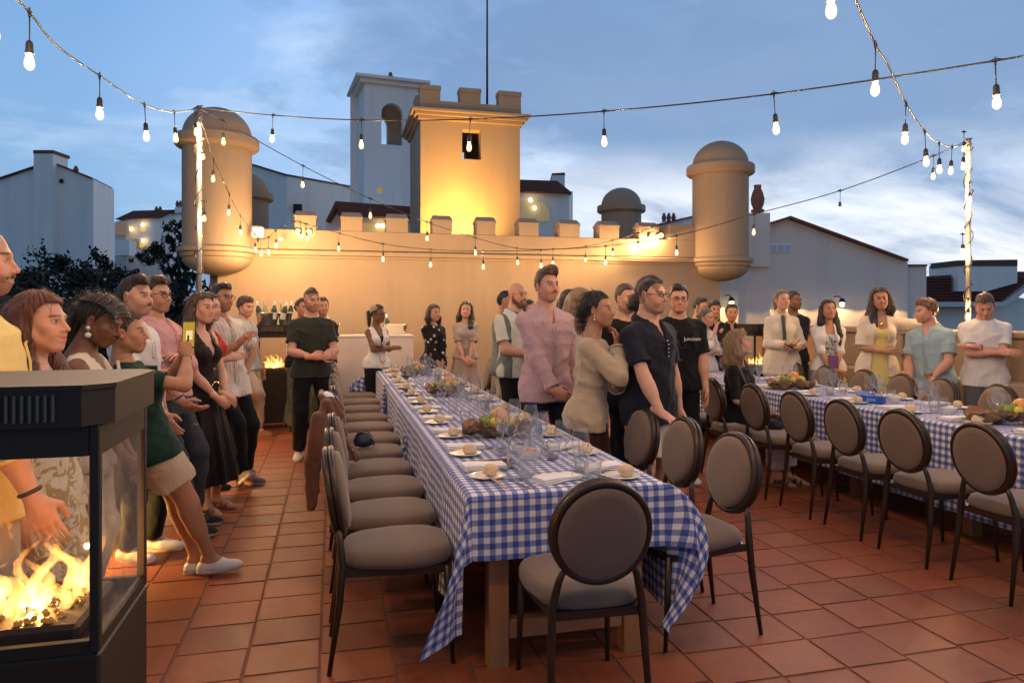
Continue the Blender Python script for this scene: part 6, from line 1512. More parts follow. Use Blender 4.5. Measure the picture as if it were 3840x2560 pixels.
    for i in (0, 1):
        S, E_, W = A[i]; cn = nb + Rt @ np.array((0, -.01, -.055 * s))
        g.rc(cn, S, .042 * ar, .050 * ar, .05); g.rc(S, E_, .050 * ar, .038 * ar, .03); g.rc(E_, W, .039 * ar, .0262 * ar, .02); u = nrm(W - E_); g.ell(E_ + u * .075 * s, np.array((.040, .040, .075)) * ar, .03, R_=np.stack([nrm(np.cross(u, (0.1, .3, 1))), nrm(np.cross(u, np.cross(u, (0.1, .3, 1)))), u], 1))
        h_, k_, an, fy, _ = Lg[i]; th = (1.03 if fem else 1.0) * bw
        g.rc(h_, k_, .086 * th, .053 * th, .04); g.rc(k_, an, .050 * th, .036 * s, .03); u = nrm(an - k_); bk = nrm(np.cross(np.cross(u, (0, 1, 0)), u)) * -1
        bk = Rz(0) @ np.array((0, -1, 0)); g.rc(k_ + u * .07 * s + bk * .016 * s, k_ + u * .20 * s + bk * .010 * s, .047 * th, .036 * th, .04)
        fd = np.array((math.sin(fy), math.cos(fy), 0)); g.rc(an, an + fd * .11 * s - np.array((0, 0, .05 * s)), .034 * s, .026 * s, .03); g.rc(an - fd * .03, an - fd * .035 * s - np.array((0, 0, .045 * s)), .03 * s, .028 * s, .02); g.rc(an + fd * .10 * s - np.array((0, 0, .055 * s)), an + fd * .165 * s - np.array((0, 0, .062 * s)), .030 * s, .018 * s, .02)
    parts = [g.nets()]; cols = [np.tile(col, (len(parts[0][0]), 1))]
    hP, hQ, hC = make_head(hh, sex, skin, hair, dict(opt, seed=hz)); parts.append(((hP * hs) @ Rh.T + hp, hQ)); cols.append(hC)
    for i, sx in enumerate((-1, 1)):
        S, E_, W = A[i]; fd = nrm(W - E_); hc = hands[i]; d = Rt @ np.array((hc[2][0] * sx, hc[2][1], hc[2][2])) if len(hc) > 2 else fd; n = Rt @ np.array((hc[3][0] * sx, hc[3][1], hc[3][2])) if len(hc) > 3 else np.array((-sx * 1.0, .15, -.2))
        q = make_hand(W, d, n, sx > 0, hc[0] * 1.1, hc[1], hd, hc[4] if len(hc) > 4 else .5, s * (.92 if fem else 1.0)); parts.append(q); cols.append(np.tile(col * np.array((1.0, .93, .92)), (len(q[0]), 1)))
    off = 0; PP = []; QQ = []
    for P, Q in parts: PP.append(P); QQ.append(Q + off); off += len(P)
    me = mesh_np('body', np.concatenate(PP), np.concatenate(QQ), True, np.concatenate(cols)); me.materials.append(M_skin); link('body', me, root)
    # ---------------- hair
    def put_head(name, P, Q, m, cc=True, parent=root):
        me = mesh_np(name, (P * hs) @ Rh.T + hp, Q, True, (P if cc is True else cc) + .5 if cc is not False else None); me.materials.append(m); return link(name, me, parent)
    if style not in (None, 'bald'):
        P, Q = hair_sdf(max(hh, .0034) * 1.12, style, hz, hopt); C0 = P
        if near: P, Q, C0 = add_strands(P, Q, style, hz, 1500 if near == 2 else 500)
        put_head('hair', P, Q, hair_material('hair_' + hair, *HAIR[hair]), C0)
    # ---------------- clothes
    def cgrid(): return Grid(lo - .03, hi + .03, hv)
    def emit_mesh(g, name, m, label_=None):
        P, Q = g.nets()
        if len(Q) == 0: return None
        me = mesh_np(name, P, Q, True); me.materials.append(m); return link(name, me, root)
    if bottom:
        kind = bottom[0]; m = bottom[1]; bo = bottom[2] if len(bottom) > 2 else {}
        g = cgrid(); fo = folds(hz + 3, bo.get('fold', .005) * 1.4, .8, .6); wz = bo.get('waist', .035 if top and top[2:] and top[2].get('hem', -.09) < -.06 or (top and not top[2:]) else .10) * s
        if kind in ('trousers', 'shorts'):
            loose = bo.get('loose', .012)
            g.loft(pc, Rt, prof, .03, .003, z0=-.14 * s, z1=wz, warp=fo)
            for sx in (-1, 1): g.ell(pc + Rt @ (np.array((sx * .070, -.058, -.05)) * s), np.array((.078, .063, .090)) * bw, .05)
            for i in (0, 1):
                h_, k_, an, fy, _ = Lg[i]; th = (1.03 if fem else 1.0) * bw
                if kind == 'trousers':
                    g.rc(h_, k_, .083 * th, .058 * th, .04, infl=loose, warp=fo); hem = k_ + (an - k_) * bo.get('hem', 1.0); g.rc(k_, hem, .058 * th, bo.get('cuff', .046) * s, .035, infl=loose, cut=True, warp=fo)
                    if bo.get('calf', 1): u = nrm(an - k_); g.rc(k_ + u * .07 * s - np.array((0, .016, 0)), k_ + u * .2 * s - np.array((0, .01, 0)), .05 * th, .042 * th, .04, infl=loose * .6, warp=fo)
                else:
                    e = h_ + (k_ - h_) * bo.get('hem', .72); g.rc(h_, e, .083 * th, bo.get('cuff', .092) * th, .03, infl=loose, cut=True, warp=fo)
            bl = emit_mesh(g, kind, m)
            if bo.get('belt'):
                g2 = Grid(lo, hi, hv * .8); g2.loft(pc, Rt, prof, .005, .019, z0=.055 * s, z1=.09 * s); emit_mesh(g2, 'belt', bo['belt'])
        elif kind == 'skirt':
            hemz = bo.get('hem', .35); nl = bo.get('pleats', 9); flare_ = bo.get('flare', .30)
            ph = hz % 7
            def pl(X, Y, Z): return (.016 * np.sin(nl * np.arctan2(X, Y) + ph + 2 * Z) + .010 * np.sin(2.3 * nl * np.arctan2(X, Y) + 3 * ph)) * np.clip((-.02 - Z) / .4, 0, 1)
            mid = (Lg[0][2] + Lg[1][2]) / 2; ax_ = nrm(pc - np.array((mid[0], mid[1], 0.0))); R2 = np.eye(3); R2[:, 2] = ax_; R2[:, 0] = nrm(np.cross((0, 1, 0), ax_)); R2[:, 1] = np.cross(ax_, R2[:, 0])
            zb = hemz - pc[2]; zb = zb / max(ax_[2], .5)
            w0, d0 = prof[1][1], prof[1][2]; sp = [(zb, flare_ * s, flare_ * s * .82, 0), (zb * .5, (flare_ + .19 * 1) / 2 * s, (flare_ * .8 + .14) / 2 * s, 0), (-.06 * s, w0 + .016, d0 + .018, -.006), (.03 * s, prof[2][1] + .012, prof[2][2] + .012, 0), (.16 * s, prof[3][1] + .008, prof[3][2] + .008, 0)]
            g.loft(pc, R2, sp, .02, 0, z1=wz, warp=pl); emit_mesh(g, 'skirt', m)
    if top:
        kind = top[0]; m = top[1]; to = top[2] if len(top) > 2 else {}
        sl = to.get('sleeve', .6); hem = to.get('hem', -.09) * s; inf = to.get('infl', .015) * .8; neck = to.get('neck', 'crew'); fo = folds(hz + 11, to.get('fold', .0052) * 1.6, .85, to.get('fz', .8))
        def tw(X, Y, Z): return fo(X, Y, Z)
        g = cgrid(); ex = to.get('drape', .0)
        pr2 = [(z, w + (ex * max(0, .3 - z / s)), d + ex * max(0, .3 - z / s), yo) for z, w, d, yo in prof]; pr2 = [(hem - .001, pr2[0][1] + to.get('flare', 0), pr2[0][2] + to.get('flare', 0), pr2[0][3])] + [p for p in pr2 if p[0] > hem + .005] if hem < pr2[0][0] else pr2
        g.loft(pc, Rt, [(z, w + .010 * max(0, 1 - (z - hem) / (.16 * s)), d + .010 * max(0, 1 - (z - hem) / (.16 * s)), yo) for z, w, d, yo in pr2], .03, inf, z0=hem, z1=.53 * s, warp=tw)
        if hem < .0:
            hi_ = max(inf, (bottom[2].get('loose', .012) if bottom and bottom[2:] else .012) * .9 + .009)
            hp_ = (pc + Rt @ np.array((0, 0, hem)), -(Rt @ np.array((0, 0, 1.0))))
            for i, sx in enumerate((-1, 1)):
                g.ell(pc + Rt @ (np.array((sx * .070, -.058, -.05)) * s), np.array((.084, .072, .10)) * bw + hi_ * .8, .05, pl=hp_)
                g.rc(hips[i], Lg[i][1], .088 * bw, .078 * bw, .05, infl=hi_, warp=fo, pl=hp_)
        if fem:
            for sx in (-1, 1): g.ell(pc + Rt @ (np.array((sx * .068, .078, .325)) * s), np.array((.068, .060, .062)) * bw, .06)
        for i in (0, 1):
            S, E_, W = A[i]; cn = nb + Rt @ np.array((0, -.01, -.055 * s)); li = to.get('sinfl', .012) * .8
            if sl > 0 or to.get('strap', 1): g.rc(cn, S, .040 * ar, .048 * ar, .04, infl=inf * .6)
            if sl <= 0: continue
            if sl <= 1: g.rc(S, S + (E_ - S) * sl, .050 * ar, (.046 + to.get('sflare', .006)) * ar, .014, infl=li, cut=True, warp=fo)
            else:
                e2 = E_ + (W - E_) * (sl - 1); g.rc(S, E_, .050 * ar, .042 * ar, .014, infl=li, warp=fo); g.rc(E_, e2, .043 * ar, (.034 + to.get('sflare', 0)) * ar, .03, infl=li, cut=True, warp=fo)
        # sewn edges
        for i in (0, 1):
            S, E_, W = A[i]; li = to.get('sinfl', .012) * .8
            if .2 < sl <= 1: c_ = S + (E_ - S) * (sl - .03); r_ = (.046 + to.get('sflare', .006)) * ar + li; u = nrm(E_ - S)
            elif sl > 1: c_ = E_ + (W - E_) * (sl - 1.03); r_ = (.034 + to.get('sflare', 0)) * ar + li; u = nrm(W - E_)
            else: continue
            a_ = nrm(np.cross(u, (.1, .2, 1))); b_ = np.cross(u, a_); MB().tube([c_ + (a_ * math.cos(q) + b_ * math.sin(q)) * r_ for q in [2 * PI * k / 20 for k in range(20)]], .0042 if sl <= 1 else .007, 6, closed=True).build('sleeve_hem', m, root)
        if near and neck in ('collar', 'polo'):
            zs_ = np.linspace(.40 if neck == 'polo' else .41, .30 if neck == 'polo' else hem / s + .02, 9) * s; PX = [p[0] for p in prof]
            L_ = [pc + Rt @ np.array((.010, np.interp(z, PX, [p[2] + p[3] for p in prof]) + inf + .002, z)) for z in zs_]
            mb_ = MB(); mb_.tube(L_, .0045, 5); mb_.tube([q - Rt @ np.array((.026, 0, 0)) for q in L_], .003, 5); mb_.build('placket', m, root)
            for q in L_[::2]: MB().ball(q - Rt @ np.array((.012, -.004, 0)), (.0055, .003, .0055), seg=8, rings=5).build('button', M_button, root)
        # neckline
        nbz = nb + Rt @ np.array((0, 0, 0)); up = Rt @ np.array((0, 0, 1.0)); fw = Rt @ np.array((0, 1.0, 0)); rt = Rt @ np.array((1.0, 0, 0))
        if neck in ('crew', 'polo', 'collar', 'v', 'wide', 'deepv', 'strap'):
            dep = {'crew': .0, 'polo': .005, 'collar': .01, 'v': .01, 'wide': -.03, 'deepv': .0, 'strap': -.02}[neck]
            c0 = nbz - up * (.028 - dep) * s + fw * .012; g.ell(c0 + up * .04, (np.array((.078, .075, .062)) if neck != 'wide' else np.array((.135, .085, .075))) * s * (.92 if fem else 1), .008, 's')
            vd = {'polo': .075, 'collar': .065, 'v': .13, 'deepv': .22, 'strap': .09}.get(neck, 0) + to.get('vee', 0)
            if vd: g.vee(pc, Rt, (.475 - vd) * s, .52 * s, .003, {'polo': .030, 'collar': .034}.get(neck, .075) * s, .02)
        if to.get('open'):            # jacket or cardigan worn open
            a_ = pc + Rt @ np.array((0, .17, .46 * s)); b_ = pc + Rt @ np.array((0, .20, hem - .05))
            g.vee(pc, Rt, hem - .1, .52 * s, to['open'] * 1.7, to['open'] * .9, .02)
        tob = emit_mesh(g, kind, m)
        if neck in ('polo', 'collar'):
            g2 = Grid(nb - .16, nb + .16, .0062 if near else .008); nr2 = nr + .014
            for q in range(-8, 9):
                a0 = PI * 1.5 + q * .335; a1 = a0 + .335
                def cp(a, z, r_): return nb + rt * math.cos(a) * r_ + fw * (math.sin(a) * r_ * .95 - .01) + up * (z - .028 * math.sin(a) - .012) * s
                if q == 8: continue
                g2.rc(cp(a0, .032, nr2), cp(a1, .032, nr2), .0095, .0095, .008); g2.rc(cp(a0, .018, nr2 + .012), cp(a1, .018, nr2 + .012), .0105, .0105, .008); g2.rc(cp(a0, .004, nr2 + .020), cp(a1, .004, nr2 + .020), .0105, .0105, .008)
            for sx in (-1, 1):      # collar points
                b0 = nb + rt * sx * (nr2 + .004) * .75 + fw * (nr2 * .55) + up * -.005; g2.rc(b0, b0 + fw * .045 - up * .055 + rt * sx * .012, .013, .008, .012); g2.rc(b0 + rt * sx * .02 - fw * .02, b0 + fw * .03 - up * .04 + rt * sx * .028, .013, .009, .012)
            emit_mesh(g2, 'collar', to.get('collar', m))
        if to.get('under'):
            g3 = cgrid(); g3.loft(pc, Rt, prof, .03, -.001, z0=max(hem + .03, .12 * s), z1=to.get('uz', .40) * s)
            if fem:
                for sx in (-1, 1): g3.ell(pc + Rt @ (np.array((sx * .068, .078, .325)) * s), np.array((.062, .055, .058)) * bw, .05)
            emit_mesh(g3, 'undershirt', to['under'])
    if shoes:
        sm, so_ = shoes[0], shoes[1]; kind = shoes[2] if len(shoes) > 2 else 'shoe'
        for i in (0, 1):
            h_, k_, an, fy, tpitch = Lg[i]; fd = np.array((math.sin(fy) * math.cos(tpitch), math.cos(fy) * math.cos(tpitch), math.sin(tpitch))); dn = np.array((-math.sin(fy) * math.sin(tpitch), -math.cos(fy) * math.sin(tpitch), math.cos(tpitch))); sd = np.cross(fd, dn); o = an - dn * .085 * s
            Rf = np.stack([sd, fd, dn], 1); q = lambda x, y, z: o + Rf @ (np.array((x, y, z)) * s); hg = max(.0065, hv * .62)
            gl = Grid(o - .24, o + .27, hg)
            if kind != 'sandal':
                gl.rc(q(0, -.045, .035), q(0, .06, .038), .036 * s, .040 * s, .03).rc(q(0, .06, .036), q(.003, .155, .026), .041 * s, .030 * s, .03).ell(q(0, .13, .03), np.array((.043, .07, .030)) * s, .02, R_=Rf)
                gl.rc(q(0, -.03, .05), q(0, .0, .075 if kind != 'boot' else .11), .034 * s, .034 * s, .03)
            gl.loft(q(0, 0, 0), Rf @ np.array(((1, 0, 0), (0, 1, 0), (0, 0, 1.0))), [(0, .040 * s, .13 * s, .045 * s), (.022 * s, .042 * s, .132 * s, .045 * s)], .004, 0, sq=2.4)
            gl.clip(q(0, 0, .0005), -dn); P, Q = gl.nets()
            if not len(Q): continue
            me = mesh_np('shoe', P, Q, True); me.materials.append(sm); me.materials.append(so_); zz = (P - o) @ dn; mi = (zz[Q].mean(1) < .026 * s).astype(np.int32); me.polygons.foreach_set('material_index', mi); link('shoe' if kind != 'sandal' else 'sandal', me, root)
            if near and kind == 'shoe' and 'leather' in sm.name and so_ is M_sole:
                mb_ = MB()
                for k in range(4): y_ = .045 + .022 * k; mb_.tube([q(x_, y_ + .012 * abs(x_) / .02, .072 - .006 * k - 12 * x_ * x_) for x_ in (-.022, -.011, 0, .011, .022)], .0028, 5)
                mb_.build('lace', M_lace, root)
                MB().tube([q(.043 * math.cos(a) * (1 if abs(math.sin(a)) < .9 else .9), .045 + .135 * math.sin(a), .026) for a in np.linspace(0, 2 * PI, 24)[:-1]], .0025, 5, closed=True).build('sole_seam', M_lace, root)
            if kind == 'sandal':
                mb_ = MB()
                for y0 in (.11, .06, -.01): mb_.tube([q(sx_ * .042 * math.cos(a), y0, .022 + .05 * math.sin(a) * (1.0 if y0 < .1 else .7)) for sx_ in (1,) for a in np.linspace(0, PI, 9)], .008, 6)
                mb_.build('strap', sm, root)
    info = dict(root=root, A=A, Lg=Lg, hp=hp, Rh=Rh, hs=hs, pc=pc, Rt=Rt, s=s, tp=tp, put_head=put_head, near=near, hv=hv, lo=lo, hi=hi, nb=nb, prof=prof, g=emit_mesh)
    for e in extras: e(info)
    ALLP.append((label, info)); return info
def world(info, p): return info['root'].matrix_basis @ Vector(p)
# --- worn things
M_frame = mat('spectacle_frame', (.012, .011, .012), .25); M_gold = mat('gold', (.62, .40, .14), .25, metal=1.0); M_strap = mat('watch_strap', (.02, .02, .02), .5)
def spectacles(info, m=None, w=.0245, hgt=.018):
    mb_ = MB(); H_ = lambda p: Vector(info['hp'] + info['Rh'] @ (np.array(p) * info['hs']))
    for s_ in (-1, 1):
        mb_.tube([H_((s_ * .034 + w * math.copysign(abs(math.cos(a)) ** .8, math.cos(a)), .100 - .004 * abs(math.cos(a)), -.003 + hgt * math.copysign(abs(math.sin(a)) ** .8, math.sin(a)))) for a in [2 * PI * k / 20 for k in range(20)]], .0020, 5, closed=True)
        mb_.tube([H_((s_ * .058, .096, .004)), H_((s_ * .072, .06, .004)), H_((s_ * .081, -.01, .006))], .0019, 5)
    mb_.tube([H_((-.010, .101, .0)), H_((0, .104, .003)), H_((.010, .101, .0))], .0018, 5); return mb_.build('spectacles', m or M_frame, info['root'])
def earrings(info, m=None, big=.006, drop=.0, side=(-1, 1)):
    for s_ in side:
        mb_ = MB(); c = info['hp'] + info['Rh'] @ (np.array((s_ * .083, -.006, -.042)) * info['hs']); mb_.ball(c, big, seg=8, rings=6)
        if drop: mb_.tube([c, c - np.array((0, 0, drop))], .0012, 4).ball(c - np.array((0, 0, drop)), big * 1.3, seg=10, rings=8)
        mb_.build('earring', m or M_gold, info['root'])
def watch(info, i, strap=None, dial=None):
    S, E_, W = info['A'][i]; u = nrm(W - E_); c = W - u * .03; a = nrm(np.cross(u, (0.1, .2, 1))); b = np.cross(u, a); r_ = .030 * info['s']; mb_ = MB()
    mb_.tube([c + a * r_ * math.cos(t) + b * r_ * math.sin(t) + u * 0 for t in [2 * PI * k / 18 for k in range(18)]], .007, 6, closed=True).build('watch', strap or M_strap, info['root'])
    if dial:
        mb_ = MB(); up = np.array((0, 0, 1.0)); o_ = nrm(up - u * up.dot(u)); mb_.tube([c + o_ * (r_ + .002), c + o_ * (r_ + .010)], .017, 14).build('watch_dial', dial, info['root'])
def bracelet(info, i, m=None):
    S, E_, W = info['A'][i]; u = nrm(W - E_); c = W - u * .02; a = nrm(np.cross(u, (0.1, .2, 1))); b = np.cross(u, a); r_ = .029 * info['s']
    MB().tube([c + a * r_ * math.cos(t) + b * r_ * math.sin(t) for t in [2 * PI * k / 18 for k in range(18)]], .0028, 5, closed=True).build('bracelet', m or M_gold, info['root'])
def facial(info, kind, hairc):
    g = Grid((-.08, -.02, -.16), (.08, .13, .02), .0042 if info['near'] else .0055); r = np.random.default_rng(5); wp = lambda x, y, z: .0022 * np.sin(240 * x) * np.sin(220 * z + 60 * y)
    if kind in ('moustache', 'beard'):
        for s_ in (-1, 1): g.rc((s_ * .003, .0965, -.0535), (s_ * .026, .083, -.0625), .0072, .0045, .006, warp=wp)
    if kind == 'beard':
        for s_ in (-1, 1):
            g.rc((s_ * .066, .0, -.02), (s_ * .058, .012, -.065), .011, .020, .015, warp=wp).rc((s_ * .058, .012, -.065), (s_ * .022, .068, -.108), .022, .026, .02, warp=wp).rc((s_ * .03, .078, -.066), (s_ * .02, .076, -.1), .009, .018, .015, warp=wp)
        g.ell((0, .076, -.112), (.036, .026, .030), .02, warp=wp); g.ell((0, .098, -.0675), (.018, .012, .0095), .004, 's')
    P, Q = g.nets(); info['put_head'](kind, P, Q, hair_material('hair_' + hairc, *HAIR[hairc]))
def headscarf(info, m):
    g = Grid((-.12, -.16, -.1), (.12, .13, .16), .006); g.ell((0, -.018, .034), (.090, .108, .098), .01, warp=lambda x, y, z: .003 * np.sin(60 * x + 50 * z)); x, y, z = g.xyz((slice(None),) * 3)
    g.V[:] = np.maximum(g.V, (.58 * y - z + .045).astype(F32)); g.V[:] = np.maximum(g.V, (y * .8 + z - .105).astype(F32)); P, Q = g.nets(); info['put_head']('headscarf', P, Q, m, False)
# ------------------------------------------------------------------ wardrobe
M_sole = mat('white_sole', (.62, .59, .55), .7); M_sole_d = mat('dark_sole', (.03, .028, .026), .7); M_sole_t = mat('tan_sole', (.25, .12, .06), .7)
sneaker_w = (mat('white_leather', (.62, .60, .58), .5, var=.05, vscale=20), M_sole); slip_on = (mat('black_canvas', (.016, .016, .018), .85), M_sole); loafer = (mat('tan_suede', (.22, .10, .045), .8), M_sole_t, 'shoe')
black_shoe = (mat('black_leather', (.015, .014, .014), .4), M_sole_d); grey_run = (mat('grey_mesh_shoe', (.13, .13, .15), .7, var=.3, vscale=60), M_sole); sandal = (mat('tan_strap', (.25, .12, .06), .6), M_sole_t, 'sandal'); bl_sandal = (mat('black_strap', (.02, .018, .018), .5), M_sole_t, 'sandal')
f_white = fabric('white_cotton', (.66, .62, .58)); f_yellow = fabric('yellow_linen', (.74, .56, .20)); f_pink = fabric('pink_oxford', (.58, .27, .25), c2=(.64, .36, .34), pattern='heather')
f_green = fabric('bottle_green_jersey', (.006, .030, .020)); f_brown = fabric('dark_brown_crepe', (.012, .006, .0065), .7); f_stripe = fabric('white_stripe_linen', (.66, .60, .52), pattern='stripe', c2=(.55, .44, .33))
f_olive = fabric('olive_jersey', (.028, .031, .022)); f_grey = fabric('pale_grey_cotton', (.36, .37, .38)); f_khaki = fabric('khaki_twill', (.42, .33, .23)); f_beige = fabric('beige_twill', (.46, .35, .25))
f_black = fabric('black_cotton', (.006, .006, .0065)); f_navy = fabric('navy_pique', (.011, .012, .023)); f_dkgrey = fabric('charcoal_trouser', (.034, .037, .047)); f_jet = fabric('black_trouser', (.005, .005, .0065))
f_check = fabric('red_microcheck', (.56, .40, .40), pattern='heather', c2=(.40, .22, .24)); f_sweat = fabric('oatmeal_knit', (.46, .34, .22), .95, var=.10, bump=.8, bscale=160, sheen=.3); f_cream = fabric('cream_denim', (.66, .56, .42)); f_linen = fabric('oat_linen', (.40, .31, .25), var=.1)
f_floral = fabric('blue_floral', (.55, .55, .52), pattern='floral', c2=(.07, .10, .17)); f_spots = fabric('black_with_rings', (.006, .006, .0065), pattern='spots', c2=(.55, .47, .38)); f_motif = fabric('yellow_print', (.68, .54, .20), pattern='motif', c2=(.45, .10, .10)); f_lblue = fabric('sky_blue_linen', (.30, .40, .44), var=.1)
f_sagew = fabric('sage_stripe_knit', (.55, .53, .47), pattern='wide', c2=(.11, .14, .115)); f_sage = fabric('sage_cotton', (.20, .20, .16)); f_skirt = fabric('maroon_print', (.040, .012, .010), .6, pattern='motif', c2=(.50, .40, .30), sc=1.0); f_red = fabric('red_ribbed', (.50, .02, .02)); f_shawl = fabric('cream_knit', (.68, .56, .42), .95, bump=.6, bscale=150); f_scarfp = fabric('patterned_scarf', (.45, .38, .25), pattern='check', c2=(.10, .10, .06), sc=1.6); f_print = fabric('beige_print_blouse', (.60, .52, .40), pattern='floral', c2=(.38, .26, .12), sc=1.6)
f_staff = fabric('staff_navy', (.006, .008, .016)); f_ltwist = fabric('grey_chino', (.10, .10, .105)); f_woven = fabric('woven_belt', (.4, .38, .36), pattern='check', c2=(.03, .03, .05), sc=1.2); f_plaid = fabric('plaid_wide_trouser', (.06, .065, .05), pattern='check', c2=(.12, .12, .10), sc=3)
LIGHT = (.58, .315, .215); ROSY = (.58, .295, .205); TAN = (.42, .208, .122); OLIV = (.47, .25, .158); BROWN = (.17, .077, .043); DARK = (.105, .046, .027)
def gp(xd, Z): p = at(xd * K, 1172, Z); return (p.x, p.y)
def bag_strap(*pts, r=.006, name='strap', m=None):
    def e(info): MB().tube([info['tp'](p) for p in pts], r, 6).build(name, m or M_strap, info['root'])
    return e
def buttons(n, y0, z0, z1, m, r=.010):
    def e(info):
        for k in range(n):
            z = z0 + (z1 - z0) * k / max(1, n - 1); zz = z * info['s']
            P = info['prof']; d = np.interp(zz, [p[0] for p in P], [p[2] + p[3] for p in P]) if zz > P[0][0] else P[0][2] + .0
            d = max(d + y0, .0)
            c = info['pc'] + info['Rt'] @ np.array((0, d, zz)); MB().ball(c, (r, r * .5, r), seg=8, rings=6).build('button', m, info['root'])
    return e

# ================= left group, backs to the parapet
p1 = person('bald bearded man in a yellow shirt at the far left edge, behind the heater', gp(-46, 2.42), 72, 1.83, 'm', LIGHT, 'dark', 'bald', {}, (4, 2, 0), (-2, 0), 0, 1.05, near=2,
    arms=('hang', (.23, .16, -.10)), opt={'stubble': .75, 'scalp': .25, 'smile': .5}, top=('shirt', f_yellow, {'sleeve': 1.45, 'hem': -.14, 'infl': .03, 'neck': 'collar', 'sinfl': .02}), bottom=('trousers', f_khaki), shoes=sneaker_w, extras=(lambda i: watch(i, 1), lambda i: facial(i, 'moustache', 'dark')))
p2 = person('woman with long auburn hair and pale print blouse beside the yellow shirt', gp(104, 2.78), 92, 1.585, 'f', LIGHT, 'auburn', 'long', {'len': -.38, 'vol': 1.0, 'front': 3}, (10, -2, 0), (-3, 0), near=2,
    arms=('hang', 'hang'), opt={'smile': .15}, top=('blouse', f_print, {'sleeve': 1.5, 'hem': -.12, 'infl': .022, 'neck': 'v', 'sinfl': .025}), bottom=('skirt', f_print, {'hem': .35, 'flare': .26}), shoes=sandal)
p3 = person('woman with braided black hair and big earrings looking down', gp(198, 3.45), 92, 1.60, 'f', BROWN, 'black', 'braids', {}, (8, 24, 0), (2, 0), near=2,
    arms=('clasp_low', 'clasp_low'), opt={'smile': .1, 'eyes': .45, 'gaze': (0, -.6)}, top=('sweater', fabric('cream_rib', (.60, .50, .38), pattern='rib', c2=(.66, .57, .46)), {'sleeve': 0, 'neck': 'strap', 'strap': 1, 'vee': .05}), bottom=('trousers', f_cream), shoes=sandal,
    extras=(lambda i: earrings(i, mat('shell', (.65, .6, .52), .35), .011, .035), bag_strap((-.15, .09, .46), (-.10, .14, .30), r=.008, m=f_cream)))
p4 = person('woman in dark green T-shirt and beige shorts filming with her phone', gp(348, 3.95), 68, 1.56, 'f', TAN, 'dark', 'bun', {}, (14, -2, 0), (-15, 0), 0, 1.16, near=2,
    arms=(((-.02, .33, .49), (.9, -.1, -1)), ((.075, .32, .46), (1.0, .2, -1))), hands=((.9, .3, (.2, .25, 1), (1.0, .3, 0)), (.75, .3, (-.35, .25, 1), (-1, .4, 0))), feet=((.09, .30, 0, 10), (.02, .36, 0, 14)), pel=(0, 0, -.03), opt={'smile': .35, 'gaze': (.3, .2)},
    top=('T_shirt', f_green, {'sleeve': .62, 'hem': -.09, 'infl': .018}), bottom=('shorts', f_beige, {'hem': .62, 'cuff': .105, 'waist': .02}), shoes=(sneaker_w[0], M_sole), extras=(lambda i: bracelet(i, 1), lambda i: earrings(i)))
p5 = person('man with dark quiff and white polo between the two women and the pink shirt', gp(312, 4.45), 110, 1.74, 'm', LIGHT, 'dark', 'short', {'top': .016, 'side': .002, 'quiff': .016}, (6, 0, 0), (-1, 0), near=2,
    arms=('hang', 'clasp_low'), opt={'stubble': .45, 'scalp': .5, 'smile': .45}, top=('polo_shirt', f_white, {'sleeve': .62, 'neck': 'polo', 'hem': -.12}), bottom=('trousers', f_jet), feet=((.1, .10, 0, 10), (.1, .06, 0, 10)), shoes=sneaker_w, extras=(lambda i: facial(i, 'moustache', 'dark'),))
p6 = person('man in pink shirt and glasses holding a wine glass low', gp(372, 5.0), 112, 1.80, 'm', OLIV, 'dark', 'short', {'top': .026, 'side': .010, 'quiff': .014}, (8, 0, 0), (-5, 0), 0, 1.14, .25, near=2,
    arms=('cross', (.13, .26, -.10)), hands=((.5, .3), (.75, .3, (-.25, .6, -.5), (-.7, .5, 0))), opt={'stubble': .35, 'smile': .6}, top=('shirt', f_pink, {'sleeve': 1.15, 'neck': 'collar', 'hem': -.02, 'infl': .02}), bottom=('trousers', f_dkgrey, {'belt': f_woven, 'hem': .93, 'loose': .012, 'cuff': .05}), feet=((.11, .22, 0, 10), (.08, .34, 0, 14)), pel=(0, .0, -.03), shoes=slip_on, extras=(spectacles, lambda i: watch(i, 1)))
p7 = person('smiling woman in a long dark brown button dress, hands joined', gp(462, 5.45), 120, 1.665, 'f', LIGHT, 'brown', 'long', {'len': -.30, 'vol': .85, 'front': 0}, (4, -1, -4), (-1, 0), near=2,
    arms=(((.06, .19, -.02), (1, -.5, -.2)), ((.05, .20, -.03), (1, -.6, -.2))), hands=((.6, .2, (.75, .3, -.6), (0, -1, .2)), (.6, .2, (-.75, .3, -.6), (0, -1, .2))), opt={'smile': 1.3}, top=('dress_bodice', f_brown, {'sleeve': 0, 'neck': 'deepv', 'hem': -.10, 'infl': .012, 'strap': 1}), bottom=('skirt', f_brown, {'hem': .22, 'flare': .25, 'pleats': 8}), feet=((.09, .10, 0, 10), (.09, .16, 0, 10)), shoes=sandal,
    extras=(lambda i: earrings(i), buttons(6, .034, .20, -.75, M_gold, .013), lambda i: MB().tube([i['tp']((.045 * math.cos(a), .140, .055 + .045 * math.sin(a))) for a in [2 * PI * k / 18 for k in range(14)]], .006, 6).build('buckle', M_gold, i['root'])))
p7b = person('woman in a red top hidden behind the brown dress', gp(476, 5.95), 105, 1.68, 'f', LIGHT, 'dark', 'pony', {}, (8, 0, 0), near=1, arms=('hang', (.12, .25, .25)), opt={'smile': .5}, top=('top', f_red, {'sleeve': 0, 'neck': 'strap'}), bottom=('trousers', f_black), shoes=black_shoe)
